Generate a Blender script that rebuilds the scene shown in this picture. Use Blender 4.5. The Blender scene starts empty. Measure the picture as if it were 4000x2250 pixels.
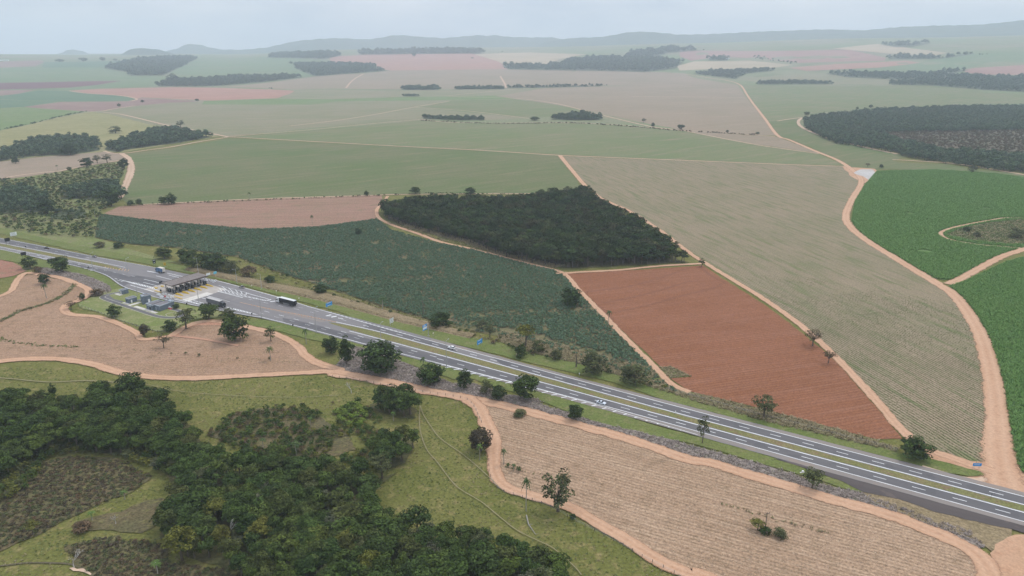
import bpy, bmesh, math, random
import numpy as np
from mathutils import Vector, Matrix
from mathutils.geometry import delaunay_2d_cdt
random.seed(7)
RNG = np.random.default_rng(11)
SC = bpy.context.scene
COL = SC.collection

# ------------------------------------------------------------------ camera
CAM_H = 160.0                       # drone height in metres
F_PX, HOR = 2826.0, 205.0           # focal length and horizon row on the 4000 x 2250 photograph
PITCH = math.atan((1125 - HOR) / F_PX)
cam_d = bpy.data.cameras.new('camera')
cam_d.sensor_width = 36.0
cam_d.lens = F_PX / 4000 * 36.0
cam_d.clip_start = 1.0
cam_d.clip_end = 60000.0
cam = bpy.data.objects.new('camera', cam_d)
cam.location = (0, 0, CAM_H)
cam.rotation_euler = (math.pi / 2 - PITCH, 0, 0)
COL.objects.link(cam)
SC.camera = cam

# ------------------------------------------------------------------ sky and sun (hazy, thin cloud)
SUN_EL, SUN_AZ = math.radians(58), math.radians(50)     # azimuth from +Y towards +X
world = bpy.data.worlds.new('World')
SC.world = world
world.use_nodes = True
wn, wl = world.node_tree.nodes, world.node_tree.links
wn.clear()
sky = wn.new('ShaderNodeTexSky')
sky.sky_type = 'NISHITA'
sky.sun_disc = False
sky.sun_elevation = SUN_EL
sky.sun_rotation = SUN_AZ
sky.altitude = 600
sky.air_density = 1.0
sky.dust_density = 2.0
sky.ozone_density = 1.5
tc = wn.new('ShaderNodeTexCoord')
mp = wn.new('ShaderNodeMapping')
mp.inputs['Scale'].default_value = (1.0, 1.0, 3.5)
nz = wn.new('ShaderNodeTexNoise')
nz.inputs['Scale'].default_value = 4.2
nz.inputs['Detail'].default_value = 5.0
nz.inputs['Roughness'].default_value = 0.52
rp = wn.new('ShaderNodeValToRGB')
rp.color_ramp.elements[0].position = 0.36
rp.color_ramp.elements[0].color = (6.3, 7.2, 8.6, 1)
rp.color_ramp.elements[1].position = 0.6
rp.color_ramp.elements[1].color = (9.2, 9.5, 10.2, 1)
mx = wn.new('ShaderNodeMix')
mx.data_type = 'RGBA'
mx.inputs[0].default_value = 0.82                        # thin cloud veil over the whole sky
bg = wn.new('ShaderNodeBackground')
bg.inputs['Strength'].default_value = 0.1
wo = wn.new('ShaderNodeOutputWorld')
wl.new(tc.outputs['Generated'], mp.inputs['Vector'])
wl.new(mp.outputs['Vector'], nz.inputs['Vector'])
wl.new(nz.outputs['Fac'], rp.inputs['Fac'])
wl.new(sky.outputs['Color'], mx.inputs[6])
wl.new(rp.outputs['Color'], mx.inputs[7])
sx_ = wn.new('ShaderNodeSeparateXYZ')                    # overcast sky: brighter towards the zenith
mr = wn.new('ShaderNodeMapRange')
mr.inputs['From Min'].default_value = 0.0
mr.inputs['From Max'].default_value = 1.0
mr.inputs['To Min'].default_value = 1.0
mr.inputs['To Max'].default_value = 2.2
mu = wn.new('ShaderNodeVectorMath')
mu.operation = 'SCALE'
wl.new(tc.outputs['Generated'], sx_.inputs[0])
wl.new(sx_.outputs['Z'], mr.inputs['Value'])
wl.new(mx.outputs[2], mu.inputs[0])
wl.new(mr.outputs['Result'], mu.inputs['Scale'])
wl.new(mu.outputs['Vector'], bg.inputs['Color'])
wl.new(bg.outputs['Background'], wo.inputs['Surface'])
sun_d = bpy.data.lights.new('sun', 'SUN')
sun_d.energy = 1.5
sun_d.angle = math.radians(12)
sun_d.color = (1.0, 0.93, 0.84)
sun = bpy.data.objects.new('sun', sun_d)
sdir = Vector((math.sin(SUN_AZ) * math.cos(SUN_EL), math.cos(SUN_AZ) * math.cos(SUN_EL), math.sin(SUN_EL)))
sun.rotation_euler = sdir.to_track_quat('Z', 'Y').to_euler()
sun.location = (0, 0, 500)
COL.objects.link(sun)
vs = SC.view_settings
vs.view_transform = 'Standard'
vs.look = 'None'
vs.exposure = -0.14
vs.gamma = 1.0
vs.use_curve_mapping = False
SC.render.engine = 'CYCLES'
SC.cycles.max_bounces = 6
SC.cycles.diffuse_bounces = 2
SC.cycles.glossy_bounces = 1
SC.cycles.transmission_bounces = 2
SC.cycles.transparent_max_bounces = 10
SC.cycles.volume_bounces = 2

# ------------------------------------------------------------------ photograph -> place
TILE = {'T1': (0, 0, 1.8114), 'T2': (1300, 0, 1.8114), 'T3': (2600, 0, 1.8114),
        'T4': (0, 700, 1.8114), 'T5': (1300, 700, 1.8114), 'T6': (2600, 700, 1.8114),
        'T7': (0, 1450, 1.8114), 'T8': (1300, 1450, 1.8114), 'T9': (2600, 1450, 1.8114),
        'T10': (350, 950, 2.8622), 'A': (2200, 1400, 5.7244), 'B': (1600, 1200, 5.7244),
        'C': (1200, 1180, 5.7244), 'K': (850, 1050, 5.7244), 'E': (560, 1040, 7.1556),
        'F': (370, 1080, 7.1556), 'H': (3550, 1750, 5.7244), 'I': (0, 900, 5.7244),
        'D': (0, 0, 0.644), 'S': (0, 0, 1.0), 'J': (3600, 800, 5.795)}

def smooth(a, b, x):
    t = min(1.0, max(0.0, (x - a) / (b - a)))
    return t * t * (3 - 2 * t)

RIM_X = [-400, 900, 1400, 2000, 2700, 3400, 4400]
RIM_Y = [213, 212, 194, 187, 173, 158, 152]
def terrain(x, y):
    r = math.hypot(x, y)
    if r < 2500:
        return 0.0
    px = 2000 + 2972 * x / max(y, 1.0) if y > 0 else (0 if x < 0 else 4000)
    row = RIM_Y[0]
    for k in range(len(RIM_X) - 1):
        if px > RIM_X[k]:
            row = RIM_Y[k] + (RIM_Y[k + 1] - RIM_Y[k]) * smooth(RIM_X[k], RIM_X[k + 1], px)
    z9 = CAM_H + 9000 * (HOR - row) / F_PX          # height of the far rim, higher towards the right
    w = smooth(2500, 6500, r)
    u = 4.0 * math.sin(x / 610 + 1.3) * math.sin(y / 720 + 0.4) + 2.2 * math.sin(x / 330 + y / 450)
    return z9 * smooth(2500, 9200, r) + u * w

def ray(px, py):
    a = (px - 2000) / F_PX
    b = (1125 - py) / F_PX
    return np.array([a, math.cos(PITCH) + b * math.sin(PITCH), -math.sin(PITCH) + b * math.cos(PITCH)])

def spx(t, x, y):
    o = TILE[t]
    return o[0] + x / o[2], o[1] + y / o[2]

def W(t, x, y, z=0.0):
    """point of the place seen at a pixel, where the line of sight meets the ground (or the level z above it)"""
    d = ray(*spx(t, x, y))
    if d[2] < -1e-6:
        k = (CAM_H - z) / -d[2]
        p = d[:2] * k
        if math.hypot(*p) < 2450:
            return Vector((p[0], p[1], 0))
    n = math.hypot(d[0], d[1])
    lo, r = 2300.0, 2300.0
    while r < 9200:
        q = d / n * r
        if CAM_H + q[2] < terrain(q[0], q[1]) + z:
            break
        lo = r
        r *= 1.01
    hi = r
    for _ in range(14):
        m = (lo + hi) / 2
        q = d / n * m
        if CAM_H + q[2] < terrain(q[0], q[1]) + z:
            hi = m
        else:
            lo = m
    q = d / n * hi
    return Vector((q[0], q[1], 0))

def pts(*runs):
    out = []
    for t, ps in runs:
        out += [W(t, *p) for p in ps]
    return out

def ptz(z, *runs):
    out = []
    for t, ps in runs:
        out += [W(t, *p, z) for p in ps]
    return out

def project(p):
    v = np.array([p[0], p[1], p[2] - CAM_H])
    c, s = math.cos(PITCH), math.sin(PITCH)
    dep = v[1] * c - v[2] * s
    return 2000 + F_PX * v[0] / dep, 1125 - F_PX * (v[1] * s + v[2] * c) / dep, dep

def tall(base, t, top):
    """height in metres of something standing at base whose top shows at row `top` of tile t"""
    row = TILE[t][1] + top / TILE[t][2]
    lo, hi = 0.0, 60.0
    for _ in range(30):
        m = (lo + hi) / 2
        if project((base[0], base[1], m + terrain(base[0], base[1])))[1] > row:
            lo = m
        else:
            hi = m
    return lo

RD = np.array([0.84507128, -0.53465366])
RN = np.array([0.53465366, 0.84507128])
RANG = math.atan2(RD[1], RD[0])
def RF(u, v, z=0.0):
    p = RD * u + RN * v
    return Vector((p[0], p[1], z))

# ------------------------------------------------------------------ scene helpers
def tag(o, label=None, cat=None, group=None, kind=None):
    if label: o['label'] = label
    if cat: o['category'] = cat
    if group: o['group'] = group
    if kind: o['kind'] = kind
    return o

def mesh_obj(name, verts, faces, mat, parent=None, smooth_f=False):
    me = bpy.data.meshes.new(name)
    me.from_pydata([tuple(v) for v in verts], [], [tuple(f) for f in faces])
    if isinstance(mat, (list, tuple)):
        for m in mat: me.materials.append(m)
    elif mat: me.materials.append(mat)
    if smooth_f:
        me.polygons.foreach_set('use_smooth', [True] * len(me.polygons))
    me.update()
    o = bpy.data.objects.new(name, me)
    COL.objects.link(o)
    if parent: o.parent = parent
    return o

def empty(name, loc=(0, 0, 0), rz=0.0):
    o = bpy.data.objects.new(name, None)
    o.empty_display_size = 0.5
    o.location = loc
    o.rotation_euler = (0, 0, rz)
    COL.objects.link(o)
    return o

def copy_tree(o, parent=None):
    c = o.copy()
    COL.objects.link(c)
    c.parent = parent
    for ch in o.children:
        copy_tree(ch, c)
    return c

class MB:
    """collects shapes, then links them as one mesh object"""
    def __init__(s): s.v, s.f = [], []
    def add(s, vs, fs):
        n = len(s.v)
        s.v += [tuple(v) for v in vs]
        s.f += [tuple(i + n for i in f) for f in fs]
        return s
    def box(s, x0, x1, y0, y1, z0, z1):
        return s.add([(x0, y0, z0), (x1, y0, z0), (x1, y1, z0), (x0, y1, z0), (x0, y0, z1), (x1, y0, z1), (x1, y1, z1), (x0, y1, z1)],
                     [(0, 3, 2, 1), (4, 5, 6, 7), (0, 1, 5, 4), (1, 2, 6, 5), (2, 3, 7, 6), (3, 0, 4, 7)])
    def prism(s, ring, z0, z1, ring2=None):
        n = len(ring)
        r2 = ring2 or ring
        return s.add([(x, y, z0) for x, y in ring] + [(x, y, z1) for x, y in r2],
                     [tuple(range(n - 1, -1, -1)), tuple(range(n, 2 * n))] + [(i, (i + 1) % n, n + (i + 1) % n, n + i) for i in range(n)])
    def sideprism(s, prof, y0, y1, inset=None):
        """profile in x-z extruded along y; inset maps a height to how far the side leans in"""
        n = len(prof)
        g = inset or (lambda z: 0.0)
        return s.add([(x, y0 + g(z), z) for x, z in prof] + [(x, y1 - g(z), z) for x, z in prof],
                     [tuple(range(n)), tuple(range(2 * n - 1, n - 1, -1))] + [(i, n + i, n + (i + 1) % n, (i + 1) % n) for i in range(n)])
    def tube(s, path, rad, n=6):
        path = [Vector(p) for p in path]
        rings = []
        for i, p in enumerate(path):
            a = path[min(i + 1, len(path) - 1)] - path[max(i - 1, 0)]
            a.normalize()
            b = a.cross(Vector((0, 0, 1)) if abs(a.z) < 0.9 else Vector((1, 0, 0))).normalized()
            c = a.cross(b)
            r = rad[i] if isinstance(rad, (list, tuple)) else rad
            rings.append([p + b * r * math.cos(2 * math.pi * k / n) + c * r * math.sin(2 * math.pi * k / n) for k in range(n)])
        vs = [v for r in rings for v in r]
        fs = []
        for i in range(len(rings) - 1):
            for k in range(n):
                fs.append((i * n + k, i * n + (k + 1) % n, (i + 1) * n + (k + 1) % n, (i + 1) * n + k))
        fs.append(tuple(range(n - 1, -1, -1)))
        fs.append(tuple((len(rings) - 1) * n + k for k in range(n)))
        return s.add(vs, fs)
    def wheel(s, x, y, z, r, w, n=12):
        vs = []
        for yy in (y - w / 2, y + w / 2):
            vs += [(x + r * math.cos(2 * math.pi * k / n), yy, z + r * math.sin(2 * math.pi * k / n)) for k in range(n)]
        return s.add(vs, [tuple(range(n)), tuple(range(2 * n - 1, n - 1, -1))] + [(k, n + k, n + (k + 1) % n, (k + 1) % n) for k in range(n)])
    def build(s, name, mat, parent=None): return mesh_obj(name, s.v, s.f, mat, parent)

def inside(poly, xy):
    """vectorised point in polygon"""
    x, y = xy[:, 0], xy[:, 1]
    r = np.zeros(len(xy), bool)
    n = len(poly)
    for i in range(n):
        x1, y1 = poly[i][0], poly[i][1]
        x2, y2 = poly[(i + 1) % n][0], poly[(i + 1) % n][1]
        c = ((y1 > y) != (y2 > y))
        if y2 != y1:
            r ^= c & (x < (x2 - x1) * (y - y1) / (y2 - y1) + x1)
    return r

def near_line(line, xy, dist):
    r = np.zeros(len(xy), bool)
    for a, b in zip(line[:-1], line[1:]):
        a = np.array(a[:2]); b = np.array(b[:2])
        ab = b - a
        t = np.clip(((xy - a) @ ab) / max(1e-9, ab @ ab), 0, 1)
        r |= np.hypot(*(xy - (a + t[:, None] * ab)).T) < dist
    return r

def area(poly):
    return abs(sum(poly[i][0] * poly[(i + 1) % len(poly)][1] - poly[(i + 1) % len(poly)][0] * poly[i][1] for i in range(len(poly)))) / 2

def densify(poly, step_f=0.012, jit=0.0, closed=True):
    """adds points along the edges (finer near the camera) and makes the outline a little ragged"""
    out = []
    n = len(poly)
    for i in range(n if closed else n - 1):
        a, b = poly[i], poly[(i + 1) % n]
        L = math.hypot(b[0] - a[0], b[1] - a[1])
        r = math.hypot((a[0] + b[0]) / 2, (a[1] + b[1]) / 2)
        st = max(2.5, r * step_f)
        k = max(1, int(L / st))
        nx, ny = (-(b[1] - a[1]) / (L + 1e-9), (b[0] - a[0]) / (L + 1e-9))
        for j in range(k):
            t = j / k
            e = 0 if j == 0 else random.gauss(0, jit * max(0.4, min(3.0, r / 400)))
            out.append((a[0] + (b[0] - a[0]) * t + nx * e, a[1] + (b[1] - a[1]) * t + ny * e))
    if not closed: out.append((poly[-1][0], poly[-1][1]))
    return out

def catmull(P, per=6):
    P = [np.array(p[:2], float) for p in P]
    Q = [2 * P[0] - P[1]] + P + [2 * P[-1] - P[-2]]
    out = []
    for i in range(1, len(Q) - 2):
        p0, p1, p2, p3 = Q[i - 1:i + 3]
        for k in range(per):
            t = k / per
            out.append(0.5 * ((2 * p1) + (-p0 + p2) * t + (2 * p0 - 5 * p1 + 4 * p2 - p3) * t * t + (-p0 + 3 * p1 - 3 * p2 + p3) * t ** 3))
    out.append(P[-1])
    return [tuple(p) for p in out]

def lift(x, y, z):
    r = math.hypot(x, y)
    if r < 2450:
        return z
    return terrain(x, y) + z + (r - 2450) * 3.2e-4

def sheet(name, poly, z, mat, kind='structure', label=None, jit=0.35, grid=True, parent=None):
    """a sheet laid on the ground inside an outline"""
    ring = densify(poly, jit=jit)
    xy = [Vector(p) for p in ring]
    n = len(xy)
    rmax = max(math.hypot(*p) for p in ring)
    extra = []
    if grid and rmax > 2300:
        A = np.array(ring)
        x0, y0 = A.min(0); x1, y1 = A.max(0)
        st = max(45.0, min(170.0, rmax * 0.022))
        gx, gy = np.meshgrid(np.arange(x0, x1, st), np.arange(y0, y1, st))
        g = np.stack([gx.ravel(), gy.ravel()], 1)
        g = g[inside(ring, g)]
        if len(g) > 4000: g = g[:: len(g) // 4000 + 1]
        extra = [Vector(p) for p in g]
    vs, es, fs, *_ = delaunay_2d_cdt(xy + extra, [], [list(range(n))], 1, 1e-4)
    V = [(v.x, v.y, lift(v.x, v.y, z)) for v in vs]
    F = []
    for f in fs:
        a, b, c = (vs[i] for i in f[:3])
        F.append(tuple(f) if (b - a).cross(c - a) > 0 else tuple(reversed(f)))
    o = mesh_obj(name, V, F, mat, parent)
    if kind: o['kind'] = kind
    if label: o['label'] = label
    return o

def ribbon_mesh(line, width, z, jit=0.0, step_f=0.008):
    """quads along a line; width is a number or one per input point"""
    n0 = len(line)
    ws = width if isinstance(width, (list, tuple)) else [width] * n0
    fine, wf = [], []
    for i in range(n0 - 1):
        a, b = line[i], line[i + 1]
        L = math.hypot(b[0] - a[0], b[1] - a[1])
        r = math.hypot(a[0], a[1])
        k = max(1, int(L / max(2.5, r * step_f)))
        for j in range(k):
            t = j / k
            fine.append((a[0] + (b[0] - a[0]) * t, a[1] + (b[1] - a[1]) * t)); wf.append(ws[i] + (ws[i + 1] - ws[i]) * t)
    fine.append(tuple(line[-1][:2])); wf.append(ws[-1])
    V, F = [], []
    for i, p in enumerate(fine):
        a = fine[max(0, i - 1)]; b = fine[min(len(fine) - 1, i + 1)]
        L = math.hypot(b[0] - a[0], b[1] - a[1]) + 1e-9
        nx, ny = -(b[1] - a[1]) / L, (b[0] - a[0]) / L
        w = wf[i] / 2
        for sgn in (1, -1):
            e = w + (random.gauss(0, jit) if jit else 0)
            x, y = p[0] + nx * e * sgn, p[1] + ny * e * sgn
            V.append((x, y, lift(x, y, z)))
    for i in range(len(fine) - 1):
        F.append((2 * i, 2 * i + 1, 2 * i + 3, 2 * i + 2))
    return V, F

def track_mesh(name, line, width, z, mat):
    """worn track: seven columns across with an edge and a rut value, so that the material can fray the edge"""
    n0 = len(line)
    ws = width if isinstance(width, (list, tuple)) else [width] * n0
    fine, wf = [], []
    for i in range(n0 - 1):
        a, b = line[i], line[i + 1]
        Ln = math.hypot(b[0] - a[0], b[1] - a[1])
        k = max(1, int(Ln / max(2.5, math.hypot(a[0], a[1]) * .008)))
        for j in range(k):
            t = j / k
            fine.append((a[0] + (b[0] - a[0]) * t, a[1] + (b[1] - a[1]) * t)); wf.append(ws[i] + (ws[i + 1] - ws[i]) * t)
    fine.append(tuple(line[-1][:2])); wf.append(ws[-1])
    cols = (-1.35, -.8, -.45, 0, .45, .8, 1.35)
    ed, ru = (1, .3, 0, 0, 0, .3, 1), (0, .2, 1, 0, 1, .2, 0)
    V, F, E_, R_ = [], [], [], []
    for i, p in enumerate(fine):
        a = fine[max(0, i - 1)]; b = fine[min(len(fine) - 1, i + 1)]
        Ln = math.hypot(b[0] - a[0], b[1] - a[1]) + 1e-9
        nx, ny = -(b[1] - a[1]) / Ln, (b[0] - a[0]) / Ln
        for c, e, r in zip(cols, ed, ru):
            x, y = p[0] + nx * c * wf[i] / 2, p[1] + ny * c * wf[i] / 2
            V.append((x, y, lift(x, y, z))); E_.append(e); R_.append(r)
    for i in range(len(fine) - 1):
        for k in range(6):
            a = i * 7 + k
            F.append((a + 1, a, a + 7, a + 8))
    o = mesh_obj(name, V, F, mat)
    for nm, dat in (('edge', E_), ('rut', R_)):
        at = o.data.attributes.new(nm, 'FLOAT', 'POINT'); at.data.foreach_set('value', dat)
    return o

# ------------------------------------------------------------------ materials
MATS = {}
def new_mat(name):
    m = bpy.data.materials.new(name)
    m.use_nodes = True
    nt = m.node_tree
    nt.nodes.clear()
    out = nt.nodes.new('ShaderNodeOutputMaterial')
    bs = nt.nodes.new('ShaderNodeBsdfPrincipled')
    nt.links.new(bs.outputs[0], out.inputs[0])
    bs.inputs['Specular IOR Level'].default_value = 0.15
    bs.inputs['Roughness'].default_value = 0.9
    MATS[name] = m
    return m, nt, bs

class NT:
    def __init__(s, nt): s.nt = nt
    def node(s, kind, **kw):
        n = s.nt.nodes.new(kind)
        for k, v in kw.items(): setattr(n, k, v)
        return n
    def link(s, a, b): s.nt.links.new(a, b)
    def noise(s, vec, scale, detail=3.0, rough=0.55):
        n = s.node('ShaderNodeTexNoise')
        n.inputs['Scale'].default_value = scale
        n.inputs['Detail'].default_value = detail
        n.inputs['Roughness'].default_value = rough
        s.link(vec, n.inputs['Vector'])
        return n.outputs['Fac']
    def ramp(s, fac, a, b, ca=0.0, cb=1.0):
        n = s.node('ShaderNodeMapRange')
        n.inputs['From Min'].default_value = a
        n.inputs['From Max'].default_value = b
        n.inputs['To Min'].default_value = ca
        n.inputs['To Max'].default_value = cb
        s.link(fac, n.inputs['Value'])
        return n.outputs['Result']
    def mix(s, fac, a, b, mode='MIX'):
        n = s.node('ShaderNodeMix', data_type='RGBA', blend_type=mode)
        if isinstance(fac, (int, float)): n.inputs[0].default_value = fac
        else: s.link(fac, n.inputs[0])
        for v, i in ((a, 6), (b, 7)):
            if isinstance(v, tuple): n.inputs[i].default_value = (*v[:3], 1)
            else: s.link(v, n.inputs[i])
        return n.outputs[2]
    def math(s, op, a, b=None):
        n = s.node('ShaderNodeMath', operation=op)
        for v, i in ((a, 0), (b, 1)):
            if v is None: continue
            if isinstance(v, (int, float)): n.inputs[i].default_value = v
            else: s.link(v, n.inputs[i])
        return n.outputs[0]
    def coords(s, rot=0.0, scale=(1, 1, 1), frm='Object'):
        t = s.node('ShaderNodeTexCoord')
        m = s.node('ShaderNodeMapping', vector_type='TEXTURE')
        m.inputs['Rotation'].default_value = (0, 0, rot)
        m.inputs['Scale'].default_value = scale
        s.link(t.outputs[frm], m.inputs['Vector'])
        return m.outputs['Vector']

def field_mat(name, c1, c2, c3=None, row=None, streak=None, big=70.0, mid=9.0, fine=0.9, fine_amt=0.5, bump=0.35, c3_lo=0.52, c3_hi=0.7, aniso=None):
    """soil or crop cover seen from the air: big patches, mid patches, grain; row = (degrees, spacing, colour, strength);
    streak = (degrees, length, width, colour, strength) for passes of a machine"""
    m, nt, bs = new_mat(name)
    N = NT(nt)
    co = N.coords()
    n1 = N.noise(co, 1 / big, 4)
    n2 = N.noise(N.coords(math.radians(aniso[0]), (aniso[1], 1, 1)) if aniso else co, 1 / mid, 4, 0.62)
    n3 = N.noise(co, 1 / fine, 3, 0.6)
    col = N.mix(N.ramp(n1, 0.36, 0.64), c1, c2)
    if c3: col = N.mix(N.ramp(n2, c3_lo, c3_hi), col, c3)
    if streak:
        deg, ln, wd, sc, st = streak
        v = N.coords(math.radians(deg), (ln, wd, 1))
        sn = N.noise(v, 1.0, 5, 0.65)
        col = N.mix(N.math('MULTIPLY', N.ramp(sn, 0.44, 0.66), st), col, sc)
    if row:
        deg, sp, rc, st = row
        v = N.coords(math.radians(deg), (1, 1, 1))
        sep = N.node('ShaderNodeSeparateXYZ')
        N.link(v, sep.inputs[0])
        wob = N.noise(v, 0.04, 2)
        y = N.math('ADD', sep.outputs['Y'], N.math('MULTIPLY', wob, sp * 1.2))
        sn = N.math('SINE', N.math('MULTIPLY', y, 2 * math.pi / sp))
        patch = N.ramp(n2, 0.3, 0.62, 0.35, 1.0)
        f = N.math('MULTIPLY', N.math('MULTIPLY', N.ramp(sn, -0.3, 0.7), st), patch)
        col = N.mix(f, col, rc)
    g = N.ramp(n3, 0.25, 0.75, 1 - fine_amt, 1 + fine_amt)
    cg = N.node('ShaderNodeCombineColor')
    for i in range(3): N.link(g, cg.inputs[i])
    col = N.mix(1.0, col, cg.outputs[0], 'MULTIPLY')
    N.link(col, bs.inputs['Base Color'])
    if bump:
        b = N.node('ShaderNodeBump')
        b.inputs['Strength'].default_value = bump
        b.inputs['Distance'].default_value = 0.4
        h = N.math('ADD', n3, N.math('MULTIPLY', n2, 2.0))
        N.link(h, b.inputs['Height'])
        N.link(b.outputs[0], bs.inputs['Normal'])
    bs.inputs['Roughness'].default_value = 0.95
    bs.inputs['Specular IOR Level'].default_value = 0.08
    return m

def plain(name, col, rough=0.6, spec=0.3, metal=0.0, dirt=0.25, scale=1.5):
    m, nt, bs = new_mat(name)
    N = NT(nt)
    n = N.noise(N.coords(), scale, 4, 0.6)
    c = N.mix(N.ramp(n, 0.35, 0.7), tuple(col), tuple(x * (1 - dirt) for x in col))
    N.link(c, bs.inputs['Base Color'])
    bs.inputs['Roughness'].default_value = rough
    bs.inputs['Specular IOR Level'].default_value = spec
    bs.inputs['Metallic'].default_value = metal
    return m

def leaf_mat(name, cols, var=0.5, tip=None):
    """leaves: hue differs from plant to plant and from leaf to leaf"""
    m, nt, bs = new_mat(name)
    N = NT(nt)
    oi = N.node('ShaderNodeObjectInfo')
    r = N.node('ShaderNodeValToRGB')
    r.color_ramp.interpolation = 'LINEAR'
    e = r.color_ramp.elements
    for i, c in enumerate(cols):
        p = i / max(1, len(cols) - 1)
        k = e[i] if i < 2 else e.new(p)
        k.position = p
        k.color = (*c, 1)
    N.link(oi.outputs['Random'], r.inputs['Fac'])
    ge = N.node('ShaderNodeNewGeometry')
    ca = N.node('ShaderNodeAttribute', attribute_name='clump')
    g = N.math('MULTIPLY', N.ramp(ge.outputs['Random Per Island'], 0, 1, 1 - var, 1 + var), N.math('ADD', ca.outputs['Fac'], 1.0))
    cg = N.node('ShaderNodeCombineColor')
    for i in range(3): N.link(g, cg.inputs[i])
    col = N.mix(1.0, r.outputs['Color'], cg.outputs[0], 'MULTIPLY')
    N.link(col, bs.inputs['Base Color'])
    bs.inputs['Roughness'].default_value = 0.85
    bs.inputs['Specular IOR Level'].default_value = 0.06
    return m
# ------------------------------------------------------------------ ground covers
M = {}
M['pasture'] = field_mat('pasture', (0.112, 0.118, 0.030), (0.153, 0.145, 0.045), (0.219, 0.178, 0.073), big=55, mid=5, fine=1.1, fine_amt=0.4)
M['plain'] = field_mat('plain_far', (0.15, 0.19, 0.085), (0.23, 0.2, 0.13), (0.12, 0.15, 0.07), big=700, mid=160, fine=9, fine_amt=0.25, bump=0)
M['stubble_r'] = field_mat('stubble_right', (0.351, 0.234, 0.154), (0.312, 0.204, 0.131), (0.256, 0.170, 0.108), row=(-27, 1.9, (0.189, 0.132, 0.077), 0.55),
                           streak=(-27, 40, 1.6, (0.445, 0.315, 0.215), 0.6), big=60, mid=6, fine=0.7, fine_amt=0.42)
M['stubble_l'] = field_mat('stubble_left', (0.347, 0.221, 0.149), (0.309, 0.190, 0.122), (0.240, 0.153, 0.096), row=(2, 2.6, (0.231, 0.153, 0.092), 0.45),
                           streak=(4, 60, 2.2, (0.251, 0.170, 0.099), 0.5), big=50, mid=7, fine=0.9, fine_amt=0.35)
M['plough'] = field_mat('plough_red', (0.239, 0.101, 0.052), (0.212, 0.087, 0.042), (0.272, 0.130, 0.077), row=(17, 2.4, (0.160, 0.061, 0.032), 0.5),
                        streak=(17, 55, 1.5, (0.287, 0.148, 0.100), 0.45), big=45, mid=10, fine=0.8, fine_amt=0.35, c3_lo=0.55, c3_hi=0.8)
M['young'] = field_mat('young_cane', (0.279, 0.211, 0.145), (0.233, 0.189, 0.123), (0.153, 0.167, 0.075), row=(-76, 1.9, (0.093, 0.106, 0.040), 0.85),
                       streak=(-76, 80, 3.0, (0.316, 0.233, 0.167), 0.4), big=90, mid=5, aniso=(-76, 9), fine=1.0, fine_amt=0.3, c3_lo=0.5, c3_hi=0.68)
M['cane'] = field_mat('tall_cane', (0.103, 0.182, 0.050), (0.140, 0.209, 0.066), (0.085, 0.143, 0.044), row=(-95, 1.6, (0.055, 0.094, 0.029), 0.6),
                      streak=(-95, 30, 2.2, (0.152, 0.204, 0.068), 0.5), big=80, mid=8, fine=0.9, fine_amt=0.4)
M['cassava'] = field_mat('cassava_soil', (0.126, 0.125, 0.057), (0.168, 0.135, 0.076), (0.221, 0.155, 0.095), big=40, mid=10, fine=1.2, fine_amt=0.4, c3_lo=0.56, c3_hi=0.75)
M['fallow'] = field_mat('fallow_red', (0.260, 0.151, 0.107), (0.227, 0.143, 0.094), (0.174, 0.134, 0.073), row=(8, 5.0, (0.319, 0.196, 0.145), 0.35),
                        streak=(6, 90, 4, (0.348, 0.214, 0.163), 0.55), big=60, mid=12, fine=1.4, fine_amt=0.3)
M['mid_a'] = field_mat('mid_green_a', (0.110, 0.138, 0.053), (0.155, 0.146, 0.076), (0.196, 0.163, 0.095), streak=(38, 120, 4.5, (0.089, 0.129, 0.041), 0.8), big=150, mid=14, aniso=(38, 6), fine=3, fine_amt=0.2, bump=0.1)
M['mid_b'] = field_mat('mid_green_b', (0.142, 0.165, 0.072), (0.179, 0.170, 0.090), (0.231, 0.184, 0.120), streak=(40, 180, 6, (0.121, 0.155, 0.060), 0.8), big=180, mid=18, aniso=(40, 6), fine=4, fine_amt=0.18, bump=0.1)
M['mid_c'] = field_mat('mid_beige', (0.23, 0.195, 0.125), (0.185, 0.18, 0.1), (0.27, 0.215, 0.145), streak=(30, 260, 11, (0.18, 0.19, 0.105), 0.6), big=220, mid=22, aniso=(30, 5), fine=5, fine_amt=0.16, bump=0.1)
M['mid_pink'] = field_mat('mid_pink', (0.266, 0.199, 0.138), (0.228, 0.180, 0.119), (0.294, 0.214, 0.152), streak=(25, 300, 14, (0.228, 0.199, 0.133), 0.5), big=260, mid=31, aniso=(25, 4), fine=6, fine_amt=0.15, bump=0.1)
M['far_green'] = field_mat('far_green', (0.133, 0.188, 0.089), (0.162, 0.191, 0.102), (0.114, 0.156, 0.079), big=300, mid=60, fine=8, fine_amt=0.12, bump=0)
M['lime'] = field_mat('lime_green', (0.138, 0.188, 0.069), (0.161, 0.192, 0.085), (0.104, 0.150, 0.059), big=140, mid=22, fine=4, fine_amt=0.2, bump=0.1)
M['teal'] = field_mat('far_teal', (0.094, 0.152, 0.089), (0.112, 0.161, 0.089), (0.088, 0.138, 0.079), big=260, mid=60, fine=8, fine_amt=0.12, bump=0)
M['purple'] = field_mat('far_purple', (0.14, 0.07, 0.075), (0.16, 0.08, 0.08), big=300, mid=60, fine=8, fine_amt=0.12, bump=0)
M['far_brown'] = field_mat('far_brown', (0.22, 0.135, 0.115), (0.25, 0.165, 0.135), (0.27, 0.19, 0.15), big=260, mid=60, fine=8, fine_amt=0.12, bump=0)
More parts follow.
